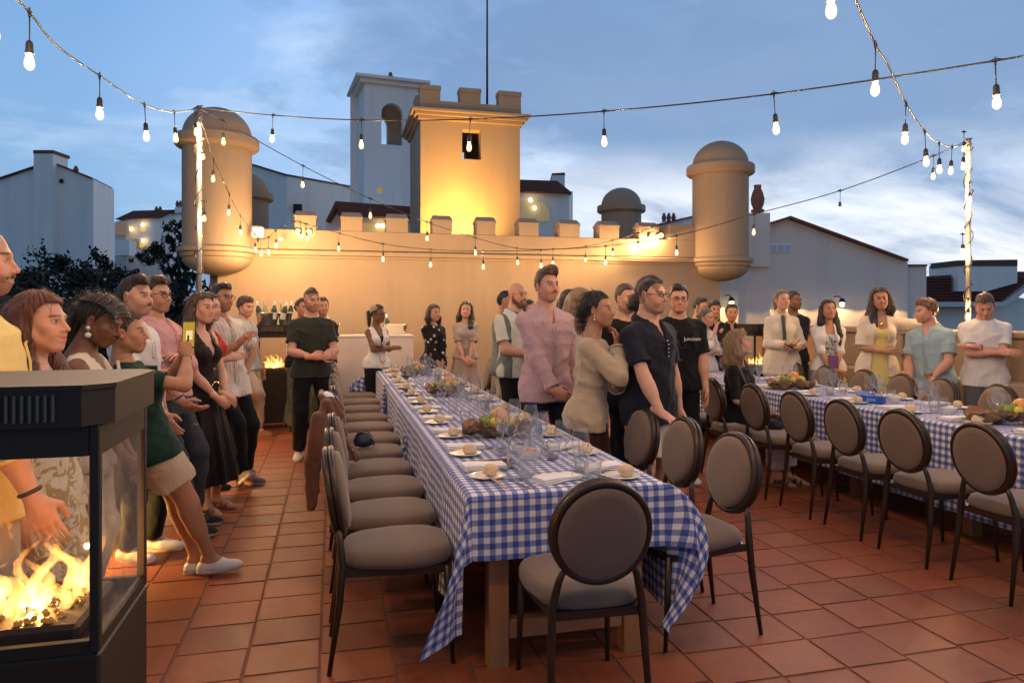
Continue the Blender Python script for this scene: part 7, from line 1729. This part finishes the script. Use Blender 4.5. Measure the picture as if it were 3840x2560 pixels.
p8 = person('man in white striped short-sleeved shirt and glasses, elbow out, holding wine', gp(518, 6.3), 132, 1.81, 'm', TAN, 'dark', 'short', {'top': .014, 'side': .003, 'quiff': .01}, (-4, 0, -4), (-4, 2), 0, 1.05, near=1,
    arms=(('akimbo'), (.06, .26, .28)), hands=((.5, .3), (.7, .3, (-.3, .5, .6), (-.8, .4, 0))), opt={'stubble': .5, 'smile': .7, 'scalp': .3}, top=('shirt', f_stripe, {'sleeve': .75, 'neck': 'collar', 'hem': -.16, 'infl': .026, 'sinfl': .022, 'sflare': .016}), bottom=('trousers', f_jet, {'loose': .012}), feet=((.10, .18, 0, 12), (.06, .32, .05, 14, (.25, 1, 0), .5)), pel=(0, 0, -.03), shoes=grey_run, extras=(spectacles,))
p9 = person('man in pale grey shirt and khaki trousers with one knee raised against the wall', gp(566, 8.7), 118, 1.71, 'm', ROSY, 'brown', 'curly', {}, (12, 6, 0), (-3, 0), near=1,
    arms=('hang', (.2, .05, -.12)), opt={'smile': .1, 'stubble': .15}, top=('shirt', f_grey, {'sleeve': .7, 'neck': 'collar', 'hem': -.1, 'infl': .022}), bottom=('trousers', f_khaki, {'hem': .95, 'loose': .016}), feet=((.08, .16, 0, 12), (.10, -.12, .42, 12, (.1, 1, .1))), shoes=loafer, extras=(lambda i: watch(i, 1),))
# ================= centre left, in front of the wall
p10 = person('man in olive green T-shirt and black trousers with hands clasped', gp(716, 7.45), 168, 1.775, 'm', ROSY, 'dark', 'short', {'top': .010, 'side': .001}, (-12, 4, 3), (0, 0), 0, 1.03, near=2,
    arms=('clasp', 'clasp'), hands=((.9, .1, (.9, .35, .1), (0, -1, -.3)), (.9, .1, (-.9, .35, .1), (0, -1, -.3))), opt={'stubble': .45, 'scalp': .6, 'smile': .35}, top=('T_shirt', f_olive, {'sleeve': .7, 'hem': -.10, 'infl': .022, 'sinfl': .02}), bottom=('trousers', f_jet, {'loose': .018, 'hem': .97, 'cuff': .052}), feet=((.13, .0, 0, 16), (.13, .04, 0, 16)), shoes=sneaker_w, extras=(lambda i: bracelet(i, 0, M_strap), lambda i: bracelet(i, 1, M_strap)))
p10b = person('dark-haired guest peeking out left of the olive T-shirt', gp(694, 9.2), 150, 1.70, 'f', TAN, 'black', 'updo', {}, (0, 0, 0), near=0, arms=('clasp', 'clasp'), top=('blouse', f_black, {'sleeve': .6}), bottom=('trousers', f_plaid, {'loose': .05, 'cuff': .085, 'hem': .93}), shoes=black_shoe)
p10c = person('person in dark polo peeking out right of the olive T-shirt', gp(741, 9.6), 170, 1.72, 'm', TAN, 'black', 'short', {'top': .02}, (0, 0, 0), near=0, arms=('back', 'back'), top=('polo_shirt', f_staff, {'sleeve': .6, 'neck': 'polo', 'collar': f_white}), bottom=('trousers', f_jet), shoes=black_shoe)
p11 = person('woman in headscarf and sleeveless white top with arms crossed', gp(866, 9.4), 150, 1.61, 'f', BROWN, 'black', 'pony', {}, (-20, 2, 0), near=1, arms=('cross', 'cross2'), hands=((.4, .2), (.4, .2)), opt={'smile': -.1},
    top=('waistcoat', f_white, {'sleeve': 0, 'neck': 'deepv', 'hem': -.07, 'flare': .02, 'under': f_black, 'uz': .36}), bottom=('trousers', f_jet, {'loose': .03, 'cuff': .075}), shoes=black_shoe, extras=(spectacles, lambda i: headscarf(i, f_scarfp), lambda i: watch(i, 0)))
p12 = person('woman in black jacket with silver ring pattern', gp(996, 10.1), 160, 1.625, 'f', OLIV, 'dark', 'mid', {'blow': (-.05, .0), 'vol': 1.0, 'front': 0}, (-6, 0, 0), near=1, arms=('clasp_low', 'clasp_low'), opt={'smile': .4}, top=('jacket', f_spots, {'sleeve': 1.9, 'infl': .035, 'sinfl': .03, 'hem': -.12}), bottom=('trousers', f_jet), shoes=black_shoe, extras=(lambda i: earrings(i),))
p13 = person('woman in oat linen belted dress with dark wavy hair', gp(1069, 10.2), 186, 1.675, 'f', LIGHT, 'dark', 'long', {'len': -.34, 'front': 1, 'vol': .95}, (6, 0, -6), near=1, arms=('clasp_low', 'clasp_low'), hands=((.7, .1, (.7, .3, -.5), (0, -1, 0)), (.7, .1, (-.7, .3, -.5), (0, -1, 0))), opt={'smile': 1.0}, top=('dress_bodice', f_linen, {'sleeve': .85, 'infl': .02, 'sinfl': .03, 'hem': -.03}), bottom=('skirt', f_linen, {'hem': .3, 'flare': .27, 'pleats': 7}), shoes=sandal,
    extras=(lambda i: [None for g2 in [Grid(i['lo'], i['hi'], .012)] for _ in [g2.loft(i['pc'], i['Rt'], i['prof'], .005, .024, z0=.10 * i['s'], z1=.135 * i['s'])] for _ in [i['g'](g2, 'belt', f_linen)]],))
# ================= behind the right side of the long table
p14 = person('bald man with ginger beard and glasses in a sage and white striped shirt', gp(1186, 7.25), 150, 1.83, 'm', ROSY, 'ginger', 'bald', {}, (-2, 0, 0), (0, 0), 0, 1.16, .6, near=1, arms=('clasp', 'clasp'), opt={'scalp': .15, 'smile': 0}, top=('shirt', f_sagew, {'sleeve': .75, 'neck': 'collar', 'hem': -.10, 'infl': .024, 'sinfl': .022}), bottom=('trousers', f_jet), shoes=sneaker_w, extras=(lambda i: spectacles(i, M_gold), lambda i: facial(i, 'beard', 'ginger')))
p14b = person('person in sage T-shirt mostly hidden behind the bald bearded man', gp(1160, 8.0), 120, 1.76, 'm', TAN, 'black', 'short', {}, (0, 0, 0), (0, 0), 0, 1.1, near=0, arms=('clasp', 'clasp'), top=('T_shirt', f_sage, {'sleeve': .7, 'hem': -.1, 'infl': .03}), bottom=('shorts', f_khaki, {'hem': .9}), shoes=sneaker_w)
p14c = person('guest whose face shows between the bearded man and the pink checked shirt', gp(1213, 8.6), 150, 1.66, 'f', LIGHT, 'brown', 'mid', {}, (0, 0, 0), near=0, arms=('hang', 'hang'), top=('blouse', f_sage, {'sleeve': .6}), bottom=('trousers', f_jet), shoes=black_shoe)
p15 = person('man with moustache in a pink micro-checked shirt, hands folded low', gp(1254, 5.4), 170, 1.855, 'm', ROSY, 'brown', 'short', {'top': .020, 'side': .008, 'quiff': .022, 'part': -.015}, (-10, -2, 0), (0, 0), 0, 1.03, near=2,
    arms=('hang', 'clasp_low'), hands=((.6, .2), (.8, .1, (-.8, .2, -.4), (0, -1, 0))), opt={'smile': .25, 'stubble': .2}, top=('shirt', f_check, {'sleeve': 1.92, 'neck': 'collar', 'hem': -.13, 'infl': .026, 'sinfl': .022}), bottom=('trousers', f_navy), shoes=black_shoe, extras=(lambda i: facial(i, 'moustache', 'brown'), buttons(5, .045, .36, .0, mat('pearl_button', (.6, .5, .5), .3), .005)))
p15b = person('guest with black hair right behind the pink checked shirt', gp(1309, 6.2), 175, 1.71, 'f', TAN, 'black', 'mid', {}, (-20, 0, 0), near=0, arms=('hang', 'hang'), top=('blouse', f_black, {'sleeve': .6}), bottom=('trousers', f_jet), shoes=black_shoe)
p15c = person('guest with blonde hair between the pink shirt and the beige sweater', gp(1330, 5.75), 165, 1.71, 'f', LIGHT, 'blonde', 'mid', {}, (-20, 4, 0), near=0, arms=('hang', 'hang'), top=('blouse', f_cream, {'sleeve': .6}), bottom=('trousers', f_cream), shoes=black_shoe)
p16 = person('woman in oatmeal knit sweater and maroon print skirt, hand at her chin', gp(1352, 4.72), 122, 1.65, 'f', TAN, 'black', 'plait', {}, (2, -2, 0), (5, 0), 0, .98, near=2,
    arms=(((-.03, .20, .185), (.8, .2, -1)), ((-.005, .165, .455), (.75, .45, -1))), hands=((.5, .25, (.9, .3, .0), (0, -1, 0)), (1.05, .1, (-.25, -.1, 1), (.1, -1, -.1), .4)), opt={'smile': .9}, top=('sweater', f_sweat, {'sleeve': 1.88, 'neck': 'wide', 'hem': -.13, 'infl': .036, 'sinfl': .030, 'sflare': .012, 'fold': .008}), bottom=('skirt', f_skirt, {'hem': .2, 'flare': .26, 'pleats': 6}), shoes=sandal,
    extras=(lambda i: earrings(i, mat('pearl', (.75, .68, .6), .2), .005, .025),))
p17 = person('man in navy polo and cream shorts leaning his hand on a chair back', gp(1492, 4.72), 156, 1.755, 'm', LIGHT, 'dark', 'short', {'top': .010, 'side': .001}, (-6, 0, 0), (2, 2), 0, 1.08, .2, near=2,
    arms=((.235, .06, -.10), ((.20, .26, -.03), (1, -.6, .1))), hands=((.45, .3), (.55, .5, (-.1, .9, -.35), (0, -.3, -1))), opt={'stubble': .40, 'scalp': .65, 'smile': .1}, top=('polo_shirt', f_navy, {'sleeve': .72, 'neck': 'polo', 'hem': -.14, 'infl': .026, 'sinfl': .022}), bottom=('shorts', fabric('stone_twill', (.52, .44, .34)), {'hem': .8, 'cuff': .10, 'loose': .018}), shoes=sneaker_w, extras=(lambda i: spectacles(i, M_frame, .026, .0135), lambda i: bracelet(i, 1, M_steel) if False else None))
p18 = person('dark-haired woman in black bending forward between the sweater and the navy polo', gp(1424, 5.35), 112, 1.68, 'f', LIGHT, 'black', 'updo', {}, (6, 22, 0), (16, 0), near=2, arms=(((.08, .3, .1), (1, -.4, -.6)), ((.10, .3, .12), (1, -.4, -.6))), opt={'smile': .1, 'eyes': .5, 'gaze': (0, -.6)}, top=('top', f_black, {'sleeve': 0, 'neck': 'crew'}), bottom=('trousers', f_jet), shoes=black_shoe, extras=(lambda i: earrings(i, M_gold, .006, .03),))
p19 = person('man in black T-shirt with white chest print, lanyard and glasses', gp(1556, 6.35), 190, 1.765, 'm', ROSY, 'dark', 'short', {'top': .024, 'side': .010, 'quiff': .012}, (10, 3, 0), (3, 0), 0, 1.1, near=1, arms=((.22, .12, -.12), ((.27, .20, -.04), (1, -.6, 0))), opt={'smile': .7}, top=('T_shirt', f_black, {'sleeve': .8, 'infl': .03, 'sinfl': .03, 'hem': -.1}), bottom=('trousers', f_jet), shoes=sneaker_w, extras=(lambda i: spectacles(i), bag_strap((-.075, .06, .50), (-.05, .135, .40), (-.02, .150, .27), (.03, .150, .27), (.05, .135, .40), (.075, .06, .50), r=.006, name='lanyard')))
fc = bpy.data.curves.new('printed_word', 'FONT'); fc.body = 'Junction'; fc.size = .045; fc.extrude = .0006; fc.align_x = 'CENTER'; fc.materials.append(mat('white_print', (.7, .7, .7), .7))
ft_ = bpy.data.objects.new('tmp_text', fc); col.objects.link(ft_); bpy.context.view_layer.update()
tm_ = bpy.data.meshes.new_from_object(ft_.evaluated_get(bpy.context.evaluated_depsgraph_get())); bpy.data.objects.remove(ft_)
fo_ = link('printed_word', tm_, p19['root']); pp = p19['pc'] + p19['Rt'] @ (np.array((-.075, .166, .335)) * p19['s']); fo_.location = pp; fo_.rotation_euler = (rad(84), 0, rad(180) - .06)
p19b = person('guest in dark jacket whose hair shows above the bent woman', gp(1436, 6.1), 165, 1.76, 'm', LIGHT, 'brown', 'short', {'top': .02}, (0, 0, 0), near=0, arms=('hang', 'hang'), top=('jacket', f_black, {'sleeve': 1.9}), bottom=('trousers', f_jet), shoes=black_shoe)
# ================= staff near the wall
p20 = person('man in black T-shirt and glasses leaning at the right end of the castle wall', gp(1606, 9.9), 150, 1.72, 'm', OLIV, 'black', 'short', {'top': .02, 'quiff': .01}, (0, 5, 0), near=0, arms=('cross', 'cross2'), opt={'stubble': .5}, top=('T_shirt', f_black, {'sleeve': .7}), bottom=('trousers', f_jet), shoes=sneaker_w, extras=(spectacles,))
p20b = person('person resting chin on hand in front of the black T-shirt by the wall', gp(1622, 9.3), 165, 1.57, 'f', LIGHT, 'greyish', 'bun', {}, (-10, 6, 14), near=0, arms=('under', 'chin'), top=('shirt', f_white, {'sleeve': 1.5}), bottom=('trousers', f_jet), shoes=black_shoe)
p20c = person('waiter with thick dark hair in navy polo with a gold name badge', gp(1641, 10.3), 195, 1.68, 'm', TAN, 'black', 'curly', {}, (0, 2, 0), near=1, arms=('back', 'back'), top=('polo_shirt', f_staff, {'sleeve': .65, 'neck': 'polo'}), bottom=('trousers', f_jet), shoes=black_shoe,
    extras=(lambda i: MB().box(-.115, -.055, .150, .155, .300, .318).build('name_badge', M_gold, i['root']).__setattr__('location', Vector((0, 0, i['pc'][2]))),))
p20d = person('waitress with tied-back hair in navy polo, hands joined', gp(1680, 9.6), 200, 1.625, 'f', TAN, 'black', 'bun', {}, (0, 2, 0), near=1, arms=('clasp', 'clasp'), top=('polo_shirt', f_staff, {'sleeve': .65, 'neck': 'polo'}), bottom=('trousers', f_jet), shoes=black_shoe)
# ================= seated woman with camera
cx_, cy_ = 3.62, 5.86
p22 = person('blonde woman in black off-shoulder top sitting sideways with a camera', (cx_, cy_), 148, 1.68, 'f', LIGHT, 'blonde', 'mid', {'len': -.30, 'vol': .95, 'front': 0}, (-34, -10, 0), (4, 0), -12, 1.0, near=2, pel=(0, 0, .585 - .95 * .96), arms=(((.02, .26, .12), (1, -.4, -.5)), ((.04, .27, .10), (1, -.4, -.5))), opt={'smile': .6},
    feet=((.08, .52, 0, 8, (.1, 1, .5)), (.02, .46, 0, 8, (.1, 1, .5))), top=('top', f_black, {'sleeve': 1.0, 'neck': 'wide', 'hem': -.04, 'infl': .018}), bottom=('trousers', f_white, {'hem': .82, 'loose': .028, 'cuff': .062}), shoes=bl_sandal, extras=(bag_strap((-.09, .03, .50), (-.10, .12, .36), (-.02, .20, .12), r=.011, m=mat('grey_strap', (.08, .085, .09), .7)), bag_strap((.09, .03, .50), (.10, .12, .36), (.02, .20, .12), r=.011, m=mat('grey_strap', (.08, .085, .09), .7))))
# ================= right side by the parapet
p23 = person('woman with grey-blonde hair in cream jacket and trousers holding a phone', gp(1796, 8.7), 196, 1.80, 'f', LIGHT, 'ash', 'pony', {}, (-10, -2, 0), near=1, arms=('clasp', (.02, .26, .16)), hands=((.5, .2, (.8, .5, .2), (0, 0, 1)), (.6, .2, (-.8, .5, .2), (0, 0, 1))), opt={'smile': .1}, top=('jacket', f_cream, {'sleeve': 1.85, 'neck': 'collar', 'hem': -.19, 'infl': .036, 'sinfl': .028, 'drape': .06}), bottom=('trousers', f_cream, {'loose': .03, 'cuff': .065}), shoes=sneaker_w, extras=(bag_strap((.02, .09, .50), (.03, .175, .30), (.03, .185, .10), r=.020, name='scarf', m=fabric('teal_scarf', (.035, .06, .065))),))
p23b = person('man in black T-shirt standing hidden behind the cream jacket', gp(1822, 9.4), 200, 1.80, 'm', BROWN, 'black', 'short', {}, (-30, 0, 0), near=0, arms=('back', 'hang'), top=('T_shirt', f_black, {'sleeve': .75}), bottom=('trousers', f_jet), shoes=black_shoe)
p24 = person('woman with long black hair, white cardigan and blue floral dress', gp(1903, 8.45), 205, 1.665, 'f', TAN, 'black', 'verylong', {'vol': .95, 'front': 1, 'blow': (.0, 0)}, (-8, -8, 0), near=1, arms=('clasp_low', 'clasp_low'), hands=((.6, .2, (.7, .3, -.4), (0, -1, 0)), (.6, .2, (-.7, .3, -.4), (0, -1, 0))), opt={'smile': 1.2}, top=('cardigan', f_white, {'sleeve': 1.05, 'infl': .032, 'sinfl': .03, 'hem': -.06, 'open': .050, 'under': f_floral, 'uz': .38}), bottom=('skirt', f_floral, {'hem': .3, 'flare': .28, 'waist': .14}), shoes=sandal)
p25 = person('tall woman in cream shawl and yellow printed dress, elbow on parapet', gp(2016, 7.75), 212, 1.80, 'f', TAN, 'dark', 'long', {'len': -.36, 'vol': 1.15, 'front': 2, 'blow': (.06, .0)}, (4, 2, 4), (0, -3), near=1, arms=(((.30, -.02, .20), (1, -.2, -.4)), (.0, .24, .14)), hands=((.4, .2), (.6, .2, (-.9, .3, 0), (0, -1, 0))), opt={'smile': .2}, top=('shawl', f_shawl, {'sleeve': .98, 'infl': .034, 'sinfl': .036, 'hem': -.12, 'open': .055, 'under': f_motif, 'uz': .34, 'drape': .05}), bottom=('skirt', f_motif, {'hem': .25, 'flare': .25, 'waist': .16}), shoes=sandal, extras=(lambda i: MB().ball(i['tp']((0, .100, .415)), (.02, .008, .02), seg=12, rings=8).build('pendant', M_gold, i['root']), lambda i: earrings(i)))
p26 = person('man with curly ginger hair and pale blue shirt half sitting on the ledge', gp(2140, 7.35), 250, 1.76, 'm', ROSY, 'ginger', 'curly', {}, (36, 4, 0), (4, 4), 0, 1.08, .3, near=1, arms=(((.10, .27, .02), (1, -.5, -.5)), ((.12, .24, -.02), (1, -.6, -.2))), hands=((.8, .2, (.5, .7, -.3), (.3, -1, 0)), (.6, .2)), opt={'stubble': .3, 'smile': .4}, top=('shirt', f_lblue, {'sleeve': .75, 'neck': 'collar', 'hem': -.10, 'infl': .024, 'sinfl': .022}), bottom=('trousers', fabric('cream_chino', (.55, .44, .30)), {'loose': .022}), feet=((.12, .22, 0, 12), (.12, .26, 0, 12)), pel=(0, -.05, -.10), shoes=sneaker_w, extras=(lambda i: watch(i, 0, mat('grey_strap2', (.45, .42, .40), .5), mat('black_dial', (.01, .01, .01), .15)),))
p27 = person('man in white T-shirt and grey trousers looking down with arms crossed', gp(2262, 7.1), 218, 1.735, 'm', ROSY, 'brown', 'short', {'top': .014, 'side': .003}, (4, 34, 4), (0, 0), 0, 1.05, near=1, arms=('cross', 'cross2'), hands=((.3, .2), (.3, .2)), opt={'eyes': .4, 'smile': .2, 'scalp': .4}, top=('T_shirt', f_white, {'sleeve': .72, 'infl': .026, 'sinfl': .024, 'hem': -.14}), bottom=('trousers', f_ltwist, {'loose': .018}), feet=((.12, .16, 0, 12), (.12, .2, 0, 12)), shoes=sneaker_w, extras=(lambda i: watch(i, 0, loafer[0], M_steel),))

# ------------------------------------------------------------------ things people hold
def hand_of(info, i):
    W = info['A'][i][2]; E_ = info['A'][i][1]; return W, nrm(W - E_)
i = p4; a, ua_ = hand_of(i, 0); b_, ub_ = hand_of(i, 1)
c = world(i, (a + b_) / 2 + np.array((0, .015, .105)))
ph = thing('mobile_phone', 'phone held up by the woman in green, its screen showing the yellow tower', 'phone', c, rad(-28)); ph.rotation_euler = (rad(-8), 0, rad(-8))
MB().box(-.037, .037, -.004, .004, -.078, .078, bev=.003).build('phone_case', M_blackm, ph)
MB().box(-.0318, .0318, -.0050, -.0042, -.070, .070).build('screen', emit('phone_screen', (.80, .48, .06), .62), ph)
MB().box(-.015, .022, -.0054, -.0051, -.03, .022).build('screen_picture', emit('phone_picture', (1, .8, .35), .9), ph)
MB().box(-.006, .004, -.0056, -.00545, -.04, -.005).build('screen_dark_bar', M_dark, ph)  # dark bar belonging to the displayed picture
i = p6; w, u = hand_of(i, 1); c = world(i, w + np.array((-.01, .085, -.16))); wineglass(c.x, c.y, 'wine glass held low by the man in the pink shirt', 'white', WINE_S, c.z, 'glasses in hands', (.05, -.08, 0))
i = p8; w, u = hand_of(i, 1); c = world(i, w + np.array((-.03, .06, -.07))); wineglass(c.x, c.y, 'wine glass held at his chest by the man in the striped shirt', 'white', WINE_S, c.z, 'glasses in hands', (.1, .1, 0))
i = p26; w, u = hand_of(i, 0); c = world(i, w + np.array((.03, .07, -.08))); wineglass(c.x, c.y, 'wine glass held by the curly man in the pale blue shirt', 'white', WINE_S, c.z, 'glasses in hands', (.1, .15, 0))
i = p23; w, u = hand_of(i, 0); c = world(i, w + np.array((.05, .07, .03))); ph = thing('mobile_phone', 'dark phone held flat by the woman in the cream jacket', 'phone', c, 1.0); MB().box(-.038, .038, -.075, .075, -.004, .004, bev=.003).build('phone_case', M_blackm, ph); ph.rotation_euler = (.5, .1, .5)
i = p24; w, u = hand_of(i, 0); c = world(i, w + np.array((.05, .075, .10))); bk = MB().box(-.055, .055, -.006, .006, -.075, .075, bev=.002).build('booklet', mat('purple_cover', (.12, .03, .16), .5)); bk.location = c; bk.rotation_euler = (-.15, 0, rad(-25)); tag(bk, 'purple booklet held by the woman in the floral dress', 'booklet')
i = p24; c = world(i, i['tp']((.10, .24, -.13))); bg_ = MB().ball((0, 0, 0), (.11, .05, .075), seg=18, rings=12, jit=.04).build('shoulder_bag', mat('tan_leather', (.22, .085, .035), .45)); bg_.location = c; bg_.rotation_euler = (0, .35, rad(-30)); tag(bg_, 'tan leather bag under the hands of the woman in the floral dress', 'bag')
i = p22; c = world(i, i['tp']((.0, .26, .02))); cm = thing('camera', 'black camera in the lap of the seated blonde woman', 'camera', c, rad(40))
MB().box(-.07, .07, -.035, .035, -.045, .045, bev=.010).box(-.025, .025, -.03, .03, .0455, .075, bev=.008).build('camera_body', M_strap, cm); sharp(MB().lathe([(.036, 0), (.038, .05), (.035, .10), (.03, .101), (0, .09)], 18).build('lens', M_blackm, cm)).rotation_euler = (PI / 2 + PI, 0, 0)
# ------------------------------------------------------------------ jacket and bag on the left chairs
def jacket():
    g = Grid((-.30, -.32, .15), (.36, .32, 1.06), .0105); fo = folds(5, .011, .9, .5)
    for k in range(9):
        y = -.20 + .05 * k; w = .012 * math.sin(k * 1.9)
        g.rc((-.075, y * .85, .945), (-.125 + w, y * 1.1, .62), .026, .030, .03, warp=fo).rc((-.125 + w, y * 1.1, .62), (-.14 - w, y * 1.15, .30 + .03 * math.sin(k)), .030, .022, .03, cut=True, warp=fo)
        g.rc((-.055, y * .85, .945), (.03 + w, y, .74), .024, .028, .03, warp=fo)
        if k < 5: g.rc((.03 + w, y, .74), (.13 - w, y * .9, .56), .028, .022, .03, warp=fo)
    g.rc((-.12, -.21, .86), (-.165, -.225, .58), .045, .040, .03, warp=fo).rc((-.165, -.225, .58), (-.155, -.21, .27), .040, .036, .015, cut=True, warp=fo)
    g.rc((-.10, -.13, .985), (-.10, .13, .985), .018, .018, .03).rc((-.03, -.13, .97), (.03, -.16, .86), .014, .024, .02).rc((-.03, .13, .97), (.03, .16, .86), .014, .024, .02)
    return g.nets()
M_suede = mat('rust_suede', (.13, .043, .017), .85, var=.25, vscale=9, bump=.4, bscale=150, sheen=.3)
jk = thing('jacket', 'rust brown suede jacket hung over chairs left of the long table', 'jacket', (LY[4] * 0 + .02, LY[3] + .02, 0)); P, Q = jacket(); me = mesh_np('jacket_shell', P, Q); me.materials.append(M_suede); link('jacket_shell', me, jk)
g_ = Grid((-.2, -.12, .80), (.15, .12, 1.05), .009); g_.ell((-.06, 0, .955), (.05, .085, .045), .02, warp=folds(3, .008)); P, Q = g_.nets(); me = mesh_np('white_lining', P, Q); me.materials.append(M_linen); link('white_lining', me, jk)
for k, (x, y, z) in enumerate(((.02, -.235, .80), (.055, -.235, .72), (.10, -.225, .64))): MB().ball((x, y, z), .010, seg=8, rings=6).build('snap_button', M_gold, jk)
hb_s = .62
hb = thing('handbag', 'dark leather handbag slumped on a chair of the left row', 'bag', (.22, LY[4] - .02, .515)); g_ = Grid((-.20, -.14, -.02), (.22, .14, .30), .009); g_.ell((0, 0, .075), (.135, .075, .075), .02, warp=folds(9, .010)).ell((-.02, .01, .14), (.085, .055, .06), .03, warp=folds(4, .010)); P, Q = g_.nets(); me = mesh_np('bag_body', P, Q); me.materials.append(mat('navy_leather', (.022, .028, .045), .5)); link('bag_body', me, hb)
MB().tube([(-.06, -.03, .17), (-.02, -.07, .205), (.05, -.085, .18), (.10, -.085, .10), (.125, -.07, .03)], .0075, 6).tube([(-.05, .03, .17), (.0, .05, .20), (.06, .03, .185), (.11, .0, .12)], .0075, 6).build('bag_strap', mat('navy_leather', (.022, .028, .045), .5), hb)
hb.scale = (hb_s, hb_s, hb_s)
